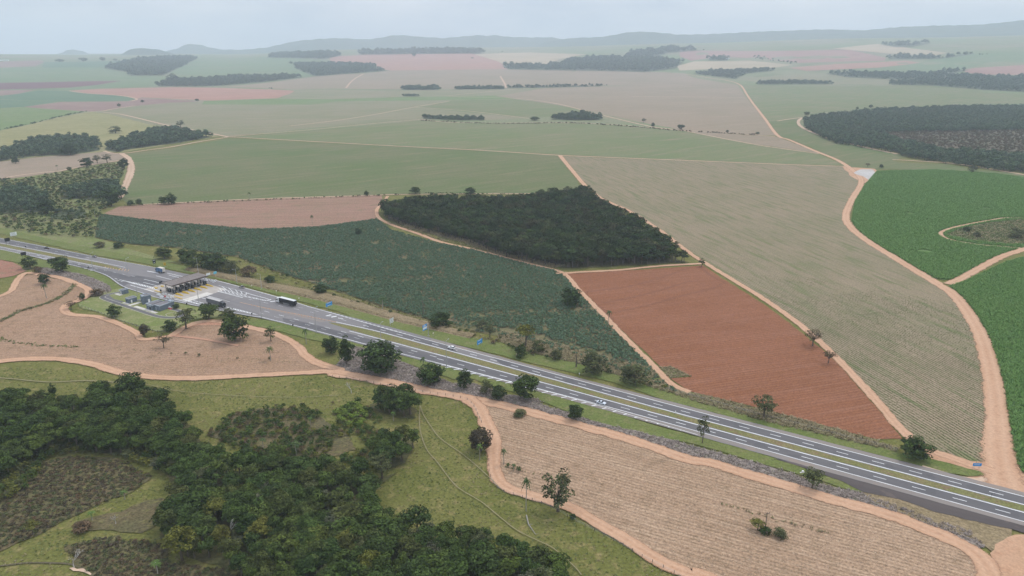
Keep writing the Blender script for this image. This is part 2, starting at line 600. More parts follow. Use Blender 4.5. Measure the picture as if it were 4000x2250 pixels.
M['far_pink'] = field_mat('far_pink', (0.331, 0.168, 0.124), (0.294, 0.165, 0.121), (0.368, 0.210, 0.158), streak=(5, 350, 16, (0.383, 0.231, 0.174), 0.6), big=300, mid=80, fine=8, fine_amt=0.12, bump=0)
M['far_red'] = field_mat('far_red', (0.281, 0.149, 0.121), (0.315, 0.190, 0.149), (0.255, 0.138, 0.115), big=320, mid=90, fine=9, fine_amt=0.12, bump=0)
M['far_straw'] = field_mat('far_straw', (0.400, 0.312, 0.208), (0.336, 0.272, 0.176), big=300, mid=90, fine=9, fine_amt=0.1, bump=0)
M['olive'] = field_mat('olive_pasture', (0.19, 0.185, 0.075), (0.235, 0.215, 0.095), (0.285, 0.25, 0.13), streak=(10, 60, 6, (0.33, 0.28, 0.15), 0.6), big=90, mid=14, fine=2.0, fine_amt=0.3, bump=0.2)
M['scrubland'] = field_mat('scrub_lime', (0.145, 0.17, 0.055), (0.19, 0.19, 0.08), (0.2, 0.165, 0.1), big=45, mid=9, fine=1.4, fine_amt=0.4)
M['greybeige'] = field_mat('grey_beige', (0.286, 0.214, 0.156), (0.245, 0.195, 0.138), (0.306, 0.218, 0.166), streak=(8, 80, 5, (0.224, 0.180, 0.120), 0.4), big=80, mid=16, fine=2, fine_amt=0.2, bump=0.1)
M['verge'] = field_mat('verge_grass', (0.115, 0.145, 0.04), (0.14, 0.155, 0.05), (0.175, 0.165, 0.07), big=25, mid=5, fine=0.8, fine_amt=0.35, bump=0.2)
M['lawn'] = field_mat('dry_lawn', (0.2, 0.205, 0.085), (0.15, 0.18, 0.055), (0.26, 0.23, 0.12), big=18, mid=4, fine=0.8, fine_amt=0.25, bump=0.15)
M['median'] = field_mat('median_grass', (0.15, 0.155, 0.055), (0.19, 0.165, 0.075), (0.2, 0.135, 0.085), big=22, mid=4, fine=0.7, fine_amt=0.4, bump=0.2)
M['bank'] = field_mat('dry_bank', (0.24, 0.18, 0.105), (0.2, 0.155, 0.085), (0.15, 0.115, 0.065), streak=(-32, 12, 1.2, (0.3, 0.23, 0.14), 0.5), big=20, mid=3.5, fine=0.8, fine_amt=0.45, bump=0.5)
M['drybrush'] = field_mat('grey_brush', (0.24, 0.2, 0.175), (0.2, 0.165, 0.135), (0.13, 0.13, 0.075), big=14, mid=2.4, fine=0.7, fine_amt=0.55, bump=0.6, c3_lo=0.55, c3_hi=0.66)
M['bracken'] = field_mat('brown_bracken', (0.125, 0.098, 0.052), (0.1, 0.09, 0.045), (0.145, 0.135, 0.05), big=22, mid=3, fine=0.9, fine_amt=0.5, bump=0.5)
M['redplot'] = field_mat('red_plot', (0.3, 0.15, 0.105), (0.27, 0.14, 0.095), (0.2, 0.15, 0.085), big=30, mid=7, fine=1.2, fine_amt=0.3)
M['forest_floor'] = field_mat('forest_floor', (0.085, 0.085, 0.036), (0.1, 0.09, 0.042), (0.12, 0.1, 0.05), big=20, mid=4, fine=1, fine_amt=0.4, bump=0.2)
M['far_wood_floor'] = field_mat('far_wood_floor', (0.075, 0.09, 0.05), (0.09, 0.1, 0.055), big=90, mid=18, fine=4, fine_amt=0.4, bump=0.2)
M['brownscrub'] = field_mat('brown_scrub', (0.15, 0.115, 0.085), (0.13, 0.12, 0.075), (0.1, 0.105, 0.06), big=110, mid=14, fine=3, fine_amt=0.35, bump=0.3)
M['dirt'] = field_mat('dirt_track', (0.44, 0.26, 0.16), (0.47, 0.295, 0.19), (0.38, 0.21, 0.125), big=40, mid=6, fine=0.8, fine_amt=0.2, bump=0.2)
M['dirt_pale'] = field_mat('dirt_pale', (0.56, 0.41, 0.3), (0.5, 0.36, 0.26), (0.46, 0.3, 0.21), big=60, mid=12, fine=2.0, fine_amt=0.12, bump=0.1)
M['dirt_red'] = field_mat('dirt_red', (0.4, 0.2, 0.13), (0.45, 0.25, 0.165), (0.36, 0.19, 0.12), big=30, mid=5, fine=0.9, fine_amt=0.25, bump=0.3)
M['chalk'] = field_mat('white_gravel', (0.446, 0.422, 0.397), (0.384, 0.353, 0.322), (0.496, 0.477, 0.459), big=30, mid=9, fine=2, fine_amt=0.15, bump=0.2)
M['hills'] = field_mat('hill_forest', (0.06, 0.085, 0.055), (0.075, 0.1, 0.06), (0.1, 0.105, 0.06), big=900, mid=220, fine=40, fine_amt=0.2, bump=0)
def asphalt(name, c1, c2, cd, cut=0.6):
    m, nt, bs = new_mat(name)
    N = NT(nt)
    v = N.coords(RANG, (45, 3.2, 1))
    n1 = N.noise(v, 1.0, 4, 0.5)
    n2 = N.noise(N.coords(), 0.08, 3)
    n3 = N.noise(N.coords(), 2.2, 3)
    col = N.mix(N.ramp(n1, 0.4, 0.62), c1, c2)
    col = N.mix(N.ramp(n2, cut, cut + 0.03, 0, 0.75), col, cd)
    col = N.mix(N.ramp(n3, 0.3, 0.7, 0, 0.35), col, tuple(x * 0.8 for x in c1))
    N.link(col, bs.inputs['Base Color'])
    bs.inputs['Roughness'].default_value = 0.85
    bs.inputs['Specular IOR Level'].default_value = 0.2
    return m
M['asphalt'] = asphalt('asphalt', (0.205, 0.19, 0.185), (0.18, 0.168, 0.168), (0.23, 0.21, 0.2), 0.62)
M['asphalt_dark'] = asphalt('asphalt_dark', (0.118, 0.112, 0.115), (0.138, 0.129, 0.128), (0.102, 0.098, 0.102), 0.55)
M['shoulder'] = asphalt('shoulder', (0.225, 0.195, 0.175), (0.25, 0.215, 0.19), (0.27, 0.21, 0.17), 0.6)
M['gravel_dark'] = asphalt('dark_gravel', (0.082, 0.068, 0.064), (0.098, 0.08, 0.075), (0.13, 0.1, 0.088), 0.6)
M['concrete'] = plain('concrete', (0.42, 0.375, 0.33), 0.85, 0.2, dirt=0.2, scale=0.25)
M['concrete_light'] = plain('concrete_light', (0.6, 0.56, 0.5), 0.8, 0.2, dirt=0.2, scale=0.5)
M['paint'] = plain('road_paint', (0.82, 0.82, 0.8), 0.7, 0.2, dirt=0.25, scale=0.35)
M['paint_orange'] = plain('road_paint_orange', (0.62, 0.37, 0.18), 0.7, 0.2, dirt=0.35, scale=0.4)
M['kerb'] = plain('kerb', (0.5, 0.45, 0.4), 0.85, 0.2, dirt=0.3, scale=0.6)

def track_mat(name, c1, c2, c3, rut, scale=1.0):
    m, nt, bs = new_mat(name)
    N = NT(nt)
    co = N.coords()
    n1, n2, n3 = N.noise(co, 1 / (30 * scale), 3), N.noise(co, 1 / (3.2 * scale), 4, .65), N.noise(co, 1.1 / scale, 3)
    n4 = N.noise(co, 1 / (7 * scale), 3, .6)
    col = N.mix(N.ramp(n1, .38, .62), c1, c2)
    col = N.mix(N.ramp(n2, .5, .72), col, c3)
    at = N.node('ShaderNodeAttribute', attribute_name='rut')
    col = N.mix(N.math('MULTIPLY', at.outputs['Fac'], N.ramp(n2, .3, .6, .25, .8)), col, rut)
    g = N.ramp(n3, .25, .75, .86, 1.14)
    cg = N.node('ShaderNodeCombineColor')
    for i in range(3): N.link(g, cg.inputs[i])
    N.link(N.mix(1.0, col, cg.outputs[0], 'MULTIPLY'), bs.inputs['Base Color'])
    ae = N.node('ShaderNodeAttribute', attribute_name='edge')
    f = N.math('ADD', ae.outputs['Fac'], N.math('MULTIPLY', N.math('SUBTRACT', n4, .5), 1.3))
    f = N.math('ADD', f, N.math('MULTIPLY', N.math('SUBTRACT', n3, .5), .5))
    tr = N.node('ShaderNodeBsdfTransparent'); ms = N.node('ShaderNodeMixShader')
    N.link(N.ramp(f, .42, .72), ms.inputs[0]); N.link(bs.outputs[0], ms.inputs[1]); N.link(tr.outputs[0], ms.inputs[2])
    out = [n for n in nt.nodes if n.type == 'OUTPUT_MATERIAL'][0]
    N.link(ms.outputs[0], out.inputs[0])
    return m
M['t_dirt'] = track_mat('worn_dirt', (.44, .255, .155), (.47, .285, .18), (.37, .2, .115), (.52, .335, .22))
M['t_dirt_pale'] = track_mat('worn_dirt_pale', (.46, .32, .22), (.42, .285, .19), (.38, .24, .155), (.52, .375, .265), 2.5)
M['t_dirt_red'] = track_mat('worn_dirt_red', (.38, .2, .13), (.42, .235, .155), (.34, .18, .115), (.46, .27, .18))
M['t_furrow'] = track_mat('dark_furrow', (.19, .078, .042), (.21, .09, .05), (.17, .07, .04), (.2, .085, .046))
M['t_ditch'] = track_mat('ditch', (.1, .085, .05), (.12, .1, .06), (.14, .13, .06), (.09, .075, .045), .6)
M['t_path'] = track_mat('cattle_path', (.235, .2, .11), (.21, .185, .095), (.18, .17, .08), (.26, .22, .13), .5)
# ------------------------------------------------------------------ base ground sheet
rings = [0, 60, 140, 230, 330, 460, 640, 880, 1200, 1600, 2100, 2450, 2600, 2800, 3050, 3300, 3600, 3950, 4350, 4800, 5300, 5900, 6600, 7400, 8000, 8600, 9200, 10500, 12000, 14000, 16000]
NA = 192
gv, gf, gm = [(0, 0, 0)], [], []
for r in rings[1:]:
    for k in range(NA):
        a = 2 * math.pi * k / NA
        x, y = r * math.sin(a), r * math.cos(a)
        gv.append((x, y, terrain(x, y)))
for k in range(NA):
    gf.append((0, 1 + (k + 1) % NA, 1 + k)); gm.append(0)
for i in range(len(rings) - 2):
    for k in range(NA):
        a, b = 1 + i * NA + k, 1 + i * NA + (k + 1) % NA
        gf.append((a, b, b + NA, a + NA)); gm.append(0 if rings[i + 1] < 1500 else 1)
ground = mesh_obj('ground', gv, gf, [M['pasture'], M['plain']])
ground.data.polygons.foreach_set('material_index', gm)
tag(ground, 'wide rolling farmland ground reaching the hazy horizon', kind='structure')

# ------------------------------------------------------------------ distant hills (skyline read from the photograph, each with its own depth)
def hill(name, runs, dist, depth, base_row, label):
    line = []
    for t, ps in runs:
        for p in ps:
            line.append(spx(t, *p))
    xs = [p[0] for p in line]; ys = [p[1] for p in line]
    V, F = [], []
    K = 9
    cols = int((xs[-1] - xs[0]) / 14) + 2
    for i in range(cols):
        px = xs[0] + (xs[-1] - xs[0]) * i / (cols - 1)
        py = float(np.interp(px, xs, ys)) + 0.9 * math.sin(px * 0.11) + random.uniform(-0.5, 0.5)
        d = ray(px, py)
        n = math.hypot(d[0], d[1])
        top = CAM_H + d[2] / n * dist
        bt = terrain(d[0] / n * dist, d[1] / n * dist) - 10
        for k in range(K):
            s = (k / (K - 1)) * 2 - 1
            rr = dist + s * depth
            hgt = bt + (max(top, bt + 4) - bt) * (0.5 + 0.5 * math.cos(math.pi * s)) * (1 + (0.0 if k == K // 2 else 0.12 * math.sin(i * 0.7 + k * 2.1)))
            V.append((d[0] / n * rr, d[1] / n * rr, hgt))
    for i in range(cols - 1):
        for k in range(K - 1):
            a = i * K + k
            F.append((a, a + K, a + K + 1, a + 1))
    return tag(mesh_obj(name, V, F, M['hills'], smooth_f=True), label, kind='structure')

hill('hills', [('T1', [(1300, 400), (1500, 372), (1900, 335), (2000, 310), (2100, 290), (2250, 276), (2400, 268)]),
               ('T2', [(0, 270), (100, 272), (200, 278), (280, 275), (350, 265), (420, 250), (480, 248), (560, 255), (650, 262), (780, 270), (870, 262), (950, 256), (1030, 248), (1090, 255), (1150, 247), (1210, 258), (1300, 262), (1420, 265), (1550, 264), (1700, 290), (1900, 330), (2100, 390)])],
     12000, 1500, 0, 'long low blue ridge on the central horizon')
hill('hills', [('T2', [(1300, 390), (1500, 300), (1700, 268), (1850, 265), (1950, 255), (2050, 235), (2120, 225), (2200, 224), (2300, 230), (2400, 240)]),
               ('T3', [(0, 240), (100, 244), (300, 243), (500, 246), (800, 270), (1000, 320), (1150, 380)])], 11000, 1200, 0, 'broad hazy hill right of the centre of the horizon')
hill('hills', [('T2', [(1700, 390), (2000, 300), (2300, 262)]), ('T3', [(0, 252), (300, 242), (500, 232), (700, 222), (900, 215), (1100, 208), (1250, 210), (1400, 215), (1600, 195), (1700, 188), (1900, 182), (2100, 178), (2250, 172), (2400, 158), (2480, 147), (2536, 143), (2800, 140)])],
     11500, 1500, 0, 'highest pale ridge rising to the right edge of the horizon')
hill('hills', [('T3', [(600, 330), (900, 268), (1300, 250), (1700, 246), (2000, 240), (2300, 232), (2536, 225), (2800, 222)])], 10400, 700, 0, 'lower wooded slope below the right horizon ridge')
hill('hills', [('T1', [(400, 382), (440, 372), (470, 356), (520, 350), (570, 358), (620, 376), (660, 386)])], 14000, 900, 0, 'small faint round hill on the left horizon')
hill('hills', [('T1', [(850, 384), (880, 372), (920, 350), (960, 340), (1050, 343), (1130, 352), (1190, 368), (1230, 384)])], 9800, 600, 0, 'dark flat topped wooded hill on the left horizon')
hill('hills', [('T1', [(1100, 375), (1180, 360), (1250, 345), (1300, 320), (1350, 310), (1420, 318), (1480, 335), (1560, 350), (1700, 352), (1900, 360), (2100, 372)])], 13000, 900, 0, 'pale pointed hill left of the long central ridge')

# ------------------------------------------------------------------ fields (outline pixels -> ground), far ones first
FIELDS = []
def field(name, mat, label, *runs, jit=0.35, poly=None):
    p = poly if poly else pts(*runs)
    z = 0.03 + 0.0055 * len(FIELDS)
    FIELDS.append((name, p, z))
    sheet(name, p, z, M[mat], 'structure', label, jit)
    return p, z

# far left
field('green_field', 'far_green', 'pale green far field at the left edge', ('T1', [(-60, 478), (200, 476), (700, 478), (930, 520), (1200, 540), (1110, 600), (860, 575), (-60, 592)]))
field('green_field', 'teal', 'narrow blue green field under the far left tree row', ('T1', [(310, 440), (600, 437), (900, 430), (760, 478), (300, 480)]))
field('brown_field', 'far_brown', 'pinkish far field at the far left edge', ('T1', [(-60, 440), (300, 428), (310, 445), (250, 470), (-60, 484)]))
field('ploughed_field', 'purple', 'dark purple ploughed wedge at the left', ('T1', [(-60, 588), (860, 572), (700, 600), (500, 620), (250, 628), (-60, 636)]))
field('green_field', 'far_green', 'pale green strip beside the purple wedge', ('T1', [(860, 576), (1110, 560), (1140, 610), (700, 625), (480, 640), (250, 634), (500, 622), (700, 602)]))
field('brown_field', 'far_brown', 'small brown field at the left edge under the purple wedge', ('T1', [(-60, 642), (260, 635), (120, 665), (-60, 684)]))
field('cane_field', 'teal', 'dark blue green cane tongue left of the pink field', ('T1', [(-60, 687), (130, 665), (270, 640), (500, 645), (620, 665), (800, 675), (900, 685), (970, 705), (900, 716), (430, 720), (-60, 700)]))
field('cane_field', 'teal', 'dark blue green cane strip at the left edge', ('T1', [(-60, 703), (410, 721), (170, 756), (-60, 768)]))
field('ploughed_field', 'far_pink', 'long pink ploughed field at the left', ('T1', [(490, 642), (700, 630), (1200, 618), (1500, 620), (1900, 632), (2090, 642), (2050, 665), (1960, 695), (1500, 712), (1000, 690), (970, 700), (900, 683), (800, 672), (620, 660)]))
field('brown_field', 'far_brown', 'brown fallow field below the pink field', ('T1', [(170, 757), (430, 722), (900, 718), (1000, 693), (1350, 712), (1400, 718), (1000, 745), (800, 775), (640, 790)]))
field('cane_field', 'lime', 'bright green cane field at the left edge', ('T1', [(-60, 771), (170, 760), (600, 790), (400, 830), (200, 880), (-60, 935)]))
field('green_field', 'far_green', 'green hillside field between far woods', ('T1', [(1400, 415), (1890, 405), (2300, 425), (2070, 445), (2100, 490), (2230, 540), (1900, 560), (1390, 572), (1180, 560), (1230, 490)]))
# far centre
field('pale_field', 'far_pink', 'pinkish stubble slope below the far tree row', ('T2', [(-20, 402), (300, 386), (980, 380), (1180, 440), (1240, 490), (410, 500), (310, 485), (310, 450), (-20, 446)]))
field('pale_field', 'far_straw', 'straw coloured slope in front of the central wood', ('T2', [(1000, 385), (1400, 372), (1800, 385), (1600, 420), (1550, 462), (1210, 456), (1180, 440)]))
field('pale_field', 'mid_pink', 'wide pinkish beige field in the far centre', ('T1', [(2100, 636), (1900, 626), (1590, 613), (1900, 585), (2250, 540), (2350, 535)]), ('T2', [(0, 531), (220, 520), (410, 500), (1240, 490), (1700, 500), (2400, 512)]), ('T3', [(0, 515), (130, 520), (200, 550), (500, 600)]), ('T2', [(1900, 606), (1450, 621), (1230, 626), (860, 630), (700, 627), (480, 634), (100, 630), (0, 627)]))
field('pale_field', 'mid_c', 'grey green field under the mid tree line', ('T1', [(2060, 660), (2100, 640)]), ('T2', [(0, 632), (300, 640), (500, 640), (860, 634), (1200, 628), (1400, 640), (1150, 678), (500, 686), (0, 702)]), ('T1', [(1980, 700)]))
field('green_field', 'lime', 'narrow bright green strip across the middle distance', ('T1', [(1440, 715), (1960, 698)]), ('T2', [(0, 702), (500, 687), (1150, 677), (1290, 700), (850, 708), (0, 718)]), ('T1', [(2240, 742), (1430, 740)]))
field('pale_field', 'mid_c', 'broad beige green field above the long dirt track', ('T1', [(720, 792), (850, 765), (1000, 745), (1200, 728), (1400, 722), (1420, 740), (2200, 741), (2400, 722)]), ('T2', [(0, 719), (830, 710), (590, 757), (620, 762), (1390, 837), (1060, 850), (700, 845), (600, 846), (0, 893)]), ('T1', [(1600, 968), (1550, 962), (1330, 918), (930, 850)]))
field('green_field', 'mid_b', 'grey green field right of the forked track', ('T2', [(840, 710), (1290, 703), (1560, 735), (1850, 790), (1800, 805), (1550, 825), (1400, 835), (620, 760)]))
field('pale_field', 'mid_pink', 'large beige field left of the straight dirt road', ('T2', [(1290, 700), (1150, 680), (1400, 640), (1500, 623)]), ('T3', [(0, 597), (510, 600), (570, 690), (720, 860), (800, 960), (650, 956), (430, 941), (100, 926)]), ('T2', [(2400, 905), (2250, 880), (1850, 792), (1560, 737), (1350, 705)]))
# far right
field('ploughed_field', 'far_red', 'long dull red far field at the right', ('T3', [(100, 355), (280, 360), (900, 360), (1300, 355), (1560, 410), (1550, 430), (1300, 435), (950, 446), (700, 420), (400, 400), (180, 430), (100, 400)]))
field('pale_field', 'far_straw', 'straw coloured far field at the upper right', ('T3', [(1180, 346), (1500, 312), (1750, 345), (1990, 375), (1900, 395), (1580, 380), (1300, 356)]))
field('pale_field', 'far_pink', 'slim pink far field at the right', ('T3', [(870, 480), (1200, 455), (1700, 430), (1800, 445), (1500, 480), (1000, 503)]))
field('green_field', 'far_green', 'pale green far field around the pink one at the right', ('T3', [(1000, 505), (1500, 482), (1810, 447), (1900, 410), (2180, 380), (2620, 370), (2620, 445), (2300, 440), (2110, 490), (1990, 522), (1600, 506), (1250, 500)]))
field('ploughed_field', 'far_red', 'red far field at the right edge', ('T3', [(2080, 500), (2200, 480), (2620, 455), (2620, 532), (2200, 528)]))
field('pale_field', 'far_straw', 'beige clearing beside the central wood', ('T3', [(80, 470), (200, 435), (600, 430), (900, 460), (780, 480), (300, 490), (100, 500)]))
field('pale_field', 'mid_c', 'beige green clearing between the right woods', ('T3', [(500, 560), (800, 535), (1200, 540), (1600, 565), (1580, 598), (1190, 592), (750, 592)]))
field('green_field', 'mid_b', 'wide smooth green field right of the straight dirt road', ('T3', [(520, 600), (900, 612), (1900, 605), (2200, 632), (2240, 655), (2620, 666), (2620, 732), (2100, 742), (1500, 768), (1050, 803), (980, 832), (720, 862), (580, 700)]))
field('green_field', 'mid_a', 'green strip between the dirt road and the right wood', ('T3', [(720, 862), (975, 835), (940, 870), (960, 910), (1180, 995), (1500, 1060), (1730, 1105), (1600, 1135), (1650, 1150), (2000, 1165), (2200, 1200), (2536, 1235), (2536, 1260), (2000, 1205), (1470, 1197), (1270, 1182), (1150, 1100), (950, 1010), (810, 965)]))
field('pale_field', 'mid_pink', 'slim beige wedge between two tracks', ('T3', [(150, 928), (430, 945), (800, 972), (1100, 1088), (880, 1055), (500, 1000)]))
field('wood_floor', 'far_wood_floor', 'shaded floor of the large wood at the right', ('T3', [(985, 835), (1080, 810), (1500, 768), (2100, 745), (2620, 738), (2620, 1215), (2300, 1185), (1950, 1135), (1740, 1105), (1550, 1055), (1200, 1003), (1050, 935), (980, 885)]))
field('scrub_clearing', 'brownscrub', 'purplish brown low scrub inside the right wood', ('T3', [(1500, 925), (2000, 918), (2620, 905), (2620, 1095), (2250, 1078), (1900, 1040), (1680, 990)]))
# middle distance
field('green_field', 'mid_a', 'large grey green field above the fallow strip', ('D', [(318, 388), (430, 374), (575, 348), (800, 359), (1000, 369), (1200, 379), (1405, 391), (1440, 440), (1470, 485), (1180, 487), (900, 492), (600, 502), (380, 514), (320, 512), (300, 495), (330, 430)]))
field('green_field', 'mid_b', 'long green field between the two level tracks', ('D', [(580, 345), (800, 327), (1060, 303), (1150, 309), (1300, 309), (1420, 309), (1560, 316), (1720, 331), (1800, 345), (1900, 365), (2060, 388), (2125, 416), (2000, 414), (1800, 406), (1550, 396), (1410, 389), (1200, 377), (1000, 367), (800, 356)]))
field('pasture_field', 'olive', 'yellowish rough pasture with bush strips at the left', ('T1', [(-60, 938), (200, 885), (400, 835), (640, 792), (760, 805), (930, 850), (1060, 880), (1320, 920), (1550, 965), (1250, 1015), (1000, 1055), (850, 1082), (740, 1072), (500, 1098), (250, 1112), (-60, 1150)]))
field('pale_field', 'greybeige', 'greyish beige harvested field at the left edge', ('T1', [(-60, 1152), (250, 1115), (740, 1075), (850, 1090), (900, 1130), (720, 1160), (580, 1180), (400, 1220), (-60, 1285)]))
field('rough_ground', 'scrubland', 'lime green rough ground above the highway at the left', ('T1', [(-60, 1285), (400, 1222), (720, 1162), (870, 1138), (900, 1200), (850, 1300), (862, 1390)]), ('T4', [(880, 140), (720, 215), (690, 300), (700, 420), (860, 480), (1000, 520), (1250, 590), (1000, 585), (700, 530), (330, 450), (-60, 370)]))
FALLOW, _ = field('fallow_field', 'fallow', 'reddish fallow strip with tyre lines', ('D', [(262, 538), (300, 520), (345, 516), (700, 500), (900, 493), (960, 492), (965, 510), (947, 530), (948, 552), (800, 573), (640, 580), (420, 562)]))
CASSAVA, CASSAVA_Z = field('cassava_field', 'cassava', 'dark bluish green cassava field behind the highway', ('D', [(250, 540), (420, 560), (640, 578), (800, 572), (948, 552), (985, 580), (1100, 612), (1240, 640), (1330, 662), (1415, 688), (1480, 757), (1540, 817), (1600, 887), (1680, 962), (1705, 990), (1600, 950), (1480, 905), (1340, 865), (1150, 825), (1000, 782), (850, 735), (700, 685), (600, 648), (450, 625), (330, 615), (240, 600)]))
PLOUGH, PLOUGH_Z = field('ploughed_field', 'plough', 'rusty red ploughed field beside the highway', ('D', [(1415, 690), (1600, 680), (1768, 668), (1830, 708), (1930, 772), (2020, 840), (2100, 908), (2180, 998), (2270, 1105), (2200, 1105), (2000, 1052), (1850, 1012), (1735, 985), (1690, 955), (1620, 882), (1545, 812), (1480, 745)]), jit=0.25)
YOUNG, YOUNG_Z = field('young_cane_field', 'young', 'striped young cane field with beige soil between rows', ('D', [(1408, 393), (1550, 399), (1700, 404), (2000, 416), (2135, 420), (2165, 450), (2155, 475), (2120, 530), (2130, 570), (2180, 610), (2260, 660), (2350, 715), (2400, 750), (2450, 825), (2475, 905), (2490, 1000), (2493, 1100), (2488, 1150), (2470, 1172), (2400, 1155), (2330, 1128), (2270, 1088), (2180, 985), (2100, 892), (2000, 806), (1850, 708), (1770, 658), (1720, 622), (1580, 530), (1500, 488), (1450, 440)]), jit=0.3)
CANE1, CANE1_Z = field('cane_field', 'cane', 'bright green cane field beside the right dirt road', ('D', [(2205, 432), (2240, 430), (2360, 428), (2500, 437), (2640, 456), (3000, 500), (3000, 560), (2640, 615), (2535, 640), (2450, 680), (2410, 700), (2375, 706), (2340, 698), (2260, 650), (2165, 590), (2142, 555), (2152, 505), (2178, 463)]), jit=0.3)
CANE2, CANE2_Z = field('cane_field', 'cane', 'bright green cane field in the lower right corner', ('D', [(2385, 722), (2430, 708), (2530, 660), (2640, 632), (3000, 575), (3000, 1250), (2640, 1230), (2576, 1200), (2560, 1160), (2545, 1090), (2525, 960), (2490, 850), (2440, 775)]), jit=0.3)
ISLAND, ISLAND_Z = field('scrub_island', 'olive', 'olive scrub island inside the cane field', ('D', [(2378, 592), (2410, 578), (2480, 562), (2560, 553), (2660, 552), (2740, 570), (2760, 595), (2700, 612), (2540, 616), (2440, 606)]))
# near the highway
STUB_R, STUB_R_Z = field('stubble_field', 'stubble_r', 'dry beige stubble field below the highway', ('T8', [(1085, 245), (1200, 262), (1350, 300), (1600, 365), (1900, 445), (2200, 540), (2536, 660)]), ('T9', [(150, 640), (450, 715), (800, 820), (1100, 915), (1450, 1010), (1750, 1105), (2000, 1210), (2150, 1300), (2250, 1420), (2260, 1560), (1600, 1900), (700, 1620), (330, 1480)]), ('T8', [(2536, 1425), (2400, 1375), (2250, 1290), (2100, 1190), (1900, 1080), (1740, 975), (1600, 925), (1420, 880), (1270, 830), (1190, 770), (1170, 680), (1170, 580), (1180, 490), (1130, 380)]), jit=0.4)
STUB_L, STUB_L_Z = field('stubble_field', 'stubble_l', 'curving beige stubble field below the toll plaza', ('T4', [(-60, 850), (90, 795), (135, 710), (200, 675), (330, 695), (450, 715), (560, 765), (620, 800), (600, 830), (540, 850), (450, 900), (480, 950), (700, 980), (850, 1040), (980, 1090), (1010, 1140), (1200, 1120), (1290, 1060), (1420, 1015), (1560, 1022), (1780, 1060), (1960, 1105), (2110, 1190), (2150, 1250), (2300, 1340), (2370, 1362), (1800, 1388), (1400, 1408), (1100, 1402), (850, 1368), (650, 1308), (500, 1284), (250, 1268), (-60, 1292)]))
field('bare_plot', 'redplot', 'reddish bare plot at the left edge below the highway', ('T4', [(-60, 560), (90, 590), (150, 620), (190, 650), (100, 685), (-60, 715)]))
field('bracken_patch', 'bracken', 'brown bracken patch inside the dark foreground wood', ('T7', [(180, 700), (300, 640), (500, 600), (700, 610), (880, 640), (950, 700), (1080, 740), (950, 850), (800, 900), (650, 970), (450, 1060), (300, 1150), (120, 1220), (-60, 1300), (-60, 860), (60, 870)]), jit=1.3)
field('bracken_patch', 'bracken', 'brown bracken in the lower left corner', ('T7', [(450, 1240), (700, 1180), (1000, 1200), (1200, 1240), (1180, 1350), (1500, 1400), (1900, 1420), (2000, 1560), (800, 1560), (600, 1400)]), jit=1.3)
field('bracken_patch', 'bracken', 'brown bracken in front of the green glade', ('T7', [(1460, 450), (1560, 380), (1680, 290), (1900, 260), (2200, 290), (2400, 400), (2536, 560), (2300, 620), (2000, 640), (1800, 560)]), jit=1.3)
field('bracken_patch', 'bracken', 'thin bracken strip between two bare trees', ('T7', [(950, 950), (1150, 900), (1250, 950), (1150, 1060), (1000, 1150), (800, 1130), (560, 1130), (520, 1080), (760, 1010)]), jit=1.3)
FF_FLOOR = []
# ------------------------------------------------------------------ dirt tracks
TRACK_Z = 0.37
TRACKS = []
def track(label, width, mat, *runs, smooth_n=5, name='dirt_track', jit=0.22):
    p = pts(*runs)
    c = catmull(p, smooth_n)
    if isinstance(width, (list, tuple)):
        width = [float(np.interp(i / (len(c) - 1), np.linspace(0, 1, len(width)), width)) for i in range(len(c))]
    z = TRACK_Z + 0.004 * len(TRACKS)
    TRACKS.append((c, float(np.median(width)) if isinstance(width, list) else width))
    return tag(track_mesh(name, c, width, z, M['t_path' if name == 'path' else 't_' + mat]), label, kind='structure')

track('wide orange dirt road curving up along the bright cane', [14, 9.5, 8.5, 8, 7.5, 7, 7, 7, 7.5, 8.5, 8.5], 'dirt',
      ('D', [(2530, 1232), (2510, 1150), (2508, 1080), (2503, 1000), (2485, 900), (2458, 825), (2405, 748), (2350, 710), (2255, 652), (2175, 602), (2135, 566), (2128, 540), (2143, 502), (2165, 465), (2158, 440), (2110, 405), (2050, 380), (1985, 352), (1955, 340), (1925, 300), (1900, 268), (1880, 240), (1862, 214), (1830, 203), (1790, 197), (1725, 187)]))
track('dirt track between the red ploughed field and young cane', [6, 5, 5, 4.5, 4.5, 4.5, 4.5, 5, 6, 7], 'dirt',
      ('D', [(2500, 1188), (2420, 1162), (2330, 1128), (2270, 1085), (2180, 982), (2095, 892), (2015, 820), (1920, 752), (1835, 700), (1770, 660), (1725, 630), (1660, 580), (1580, 530), (1510, 498), (1470, 465), (1440, 430), (1408, 391)]))
track('dirt track joining the cane road from the right', 6.5, 'dirt', ('D', [(2385, 716), (2420, 700), (2470, 672), (2520, 646), (2576, 628), (2650, 608), (2800, 585), (3000, 560)]))
track('dirt loop round the scrub island', 4.0, 'dirt', ('J', [(2318, 1000), (1900, 960), (1300, 910), (800, 830), (520, 750), (430, 670), (480, 610), (700, 530), (1100, 440), (1600, 350), (1900, 305), (2318, 310)]))
track('long level dirt track across the mid fields', [5, 6, 6, 6, 5], 'dirt_pale', ('D', [(575, 345), (620, 347), (800, 357), (1000, 368), (1200, 378), (1405, 391), (1550, 397), (1800, 407), (2000, 415), (2130, 419)]))
track('pale dirt track along the bush strip at the left', 6, 'dirt_pale', ('D', [(262, 381), (285, 386), (320, 385), (370, 378), (430, 370), (500, 357), (575, 345)]))
track('pale dirt track bending down beside the left wood', [9, 9, 10, 9, 7], 'dirt_pale', ('D', [(305, 386), (322, 398), (330, 420), (325, 445), (312, 475), (302, 498)]))
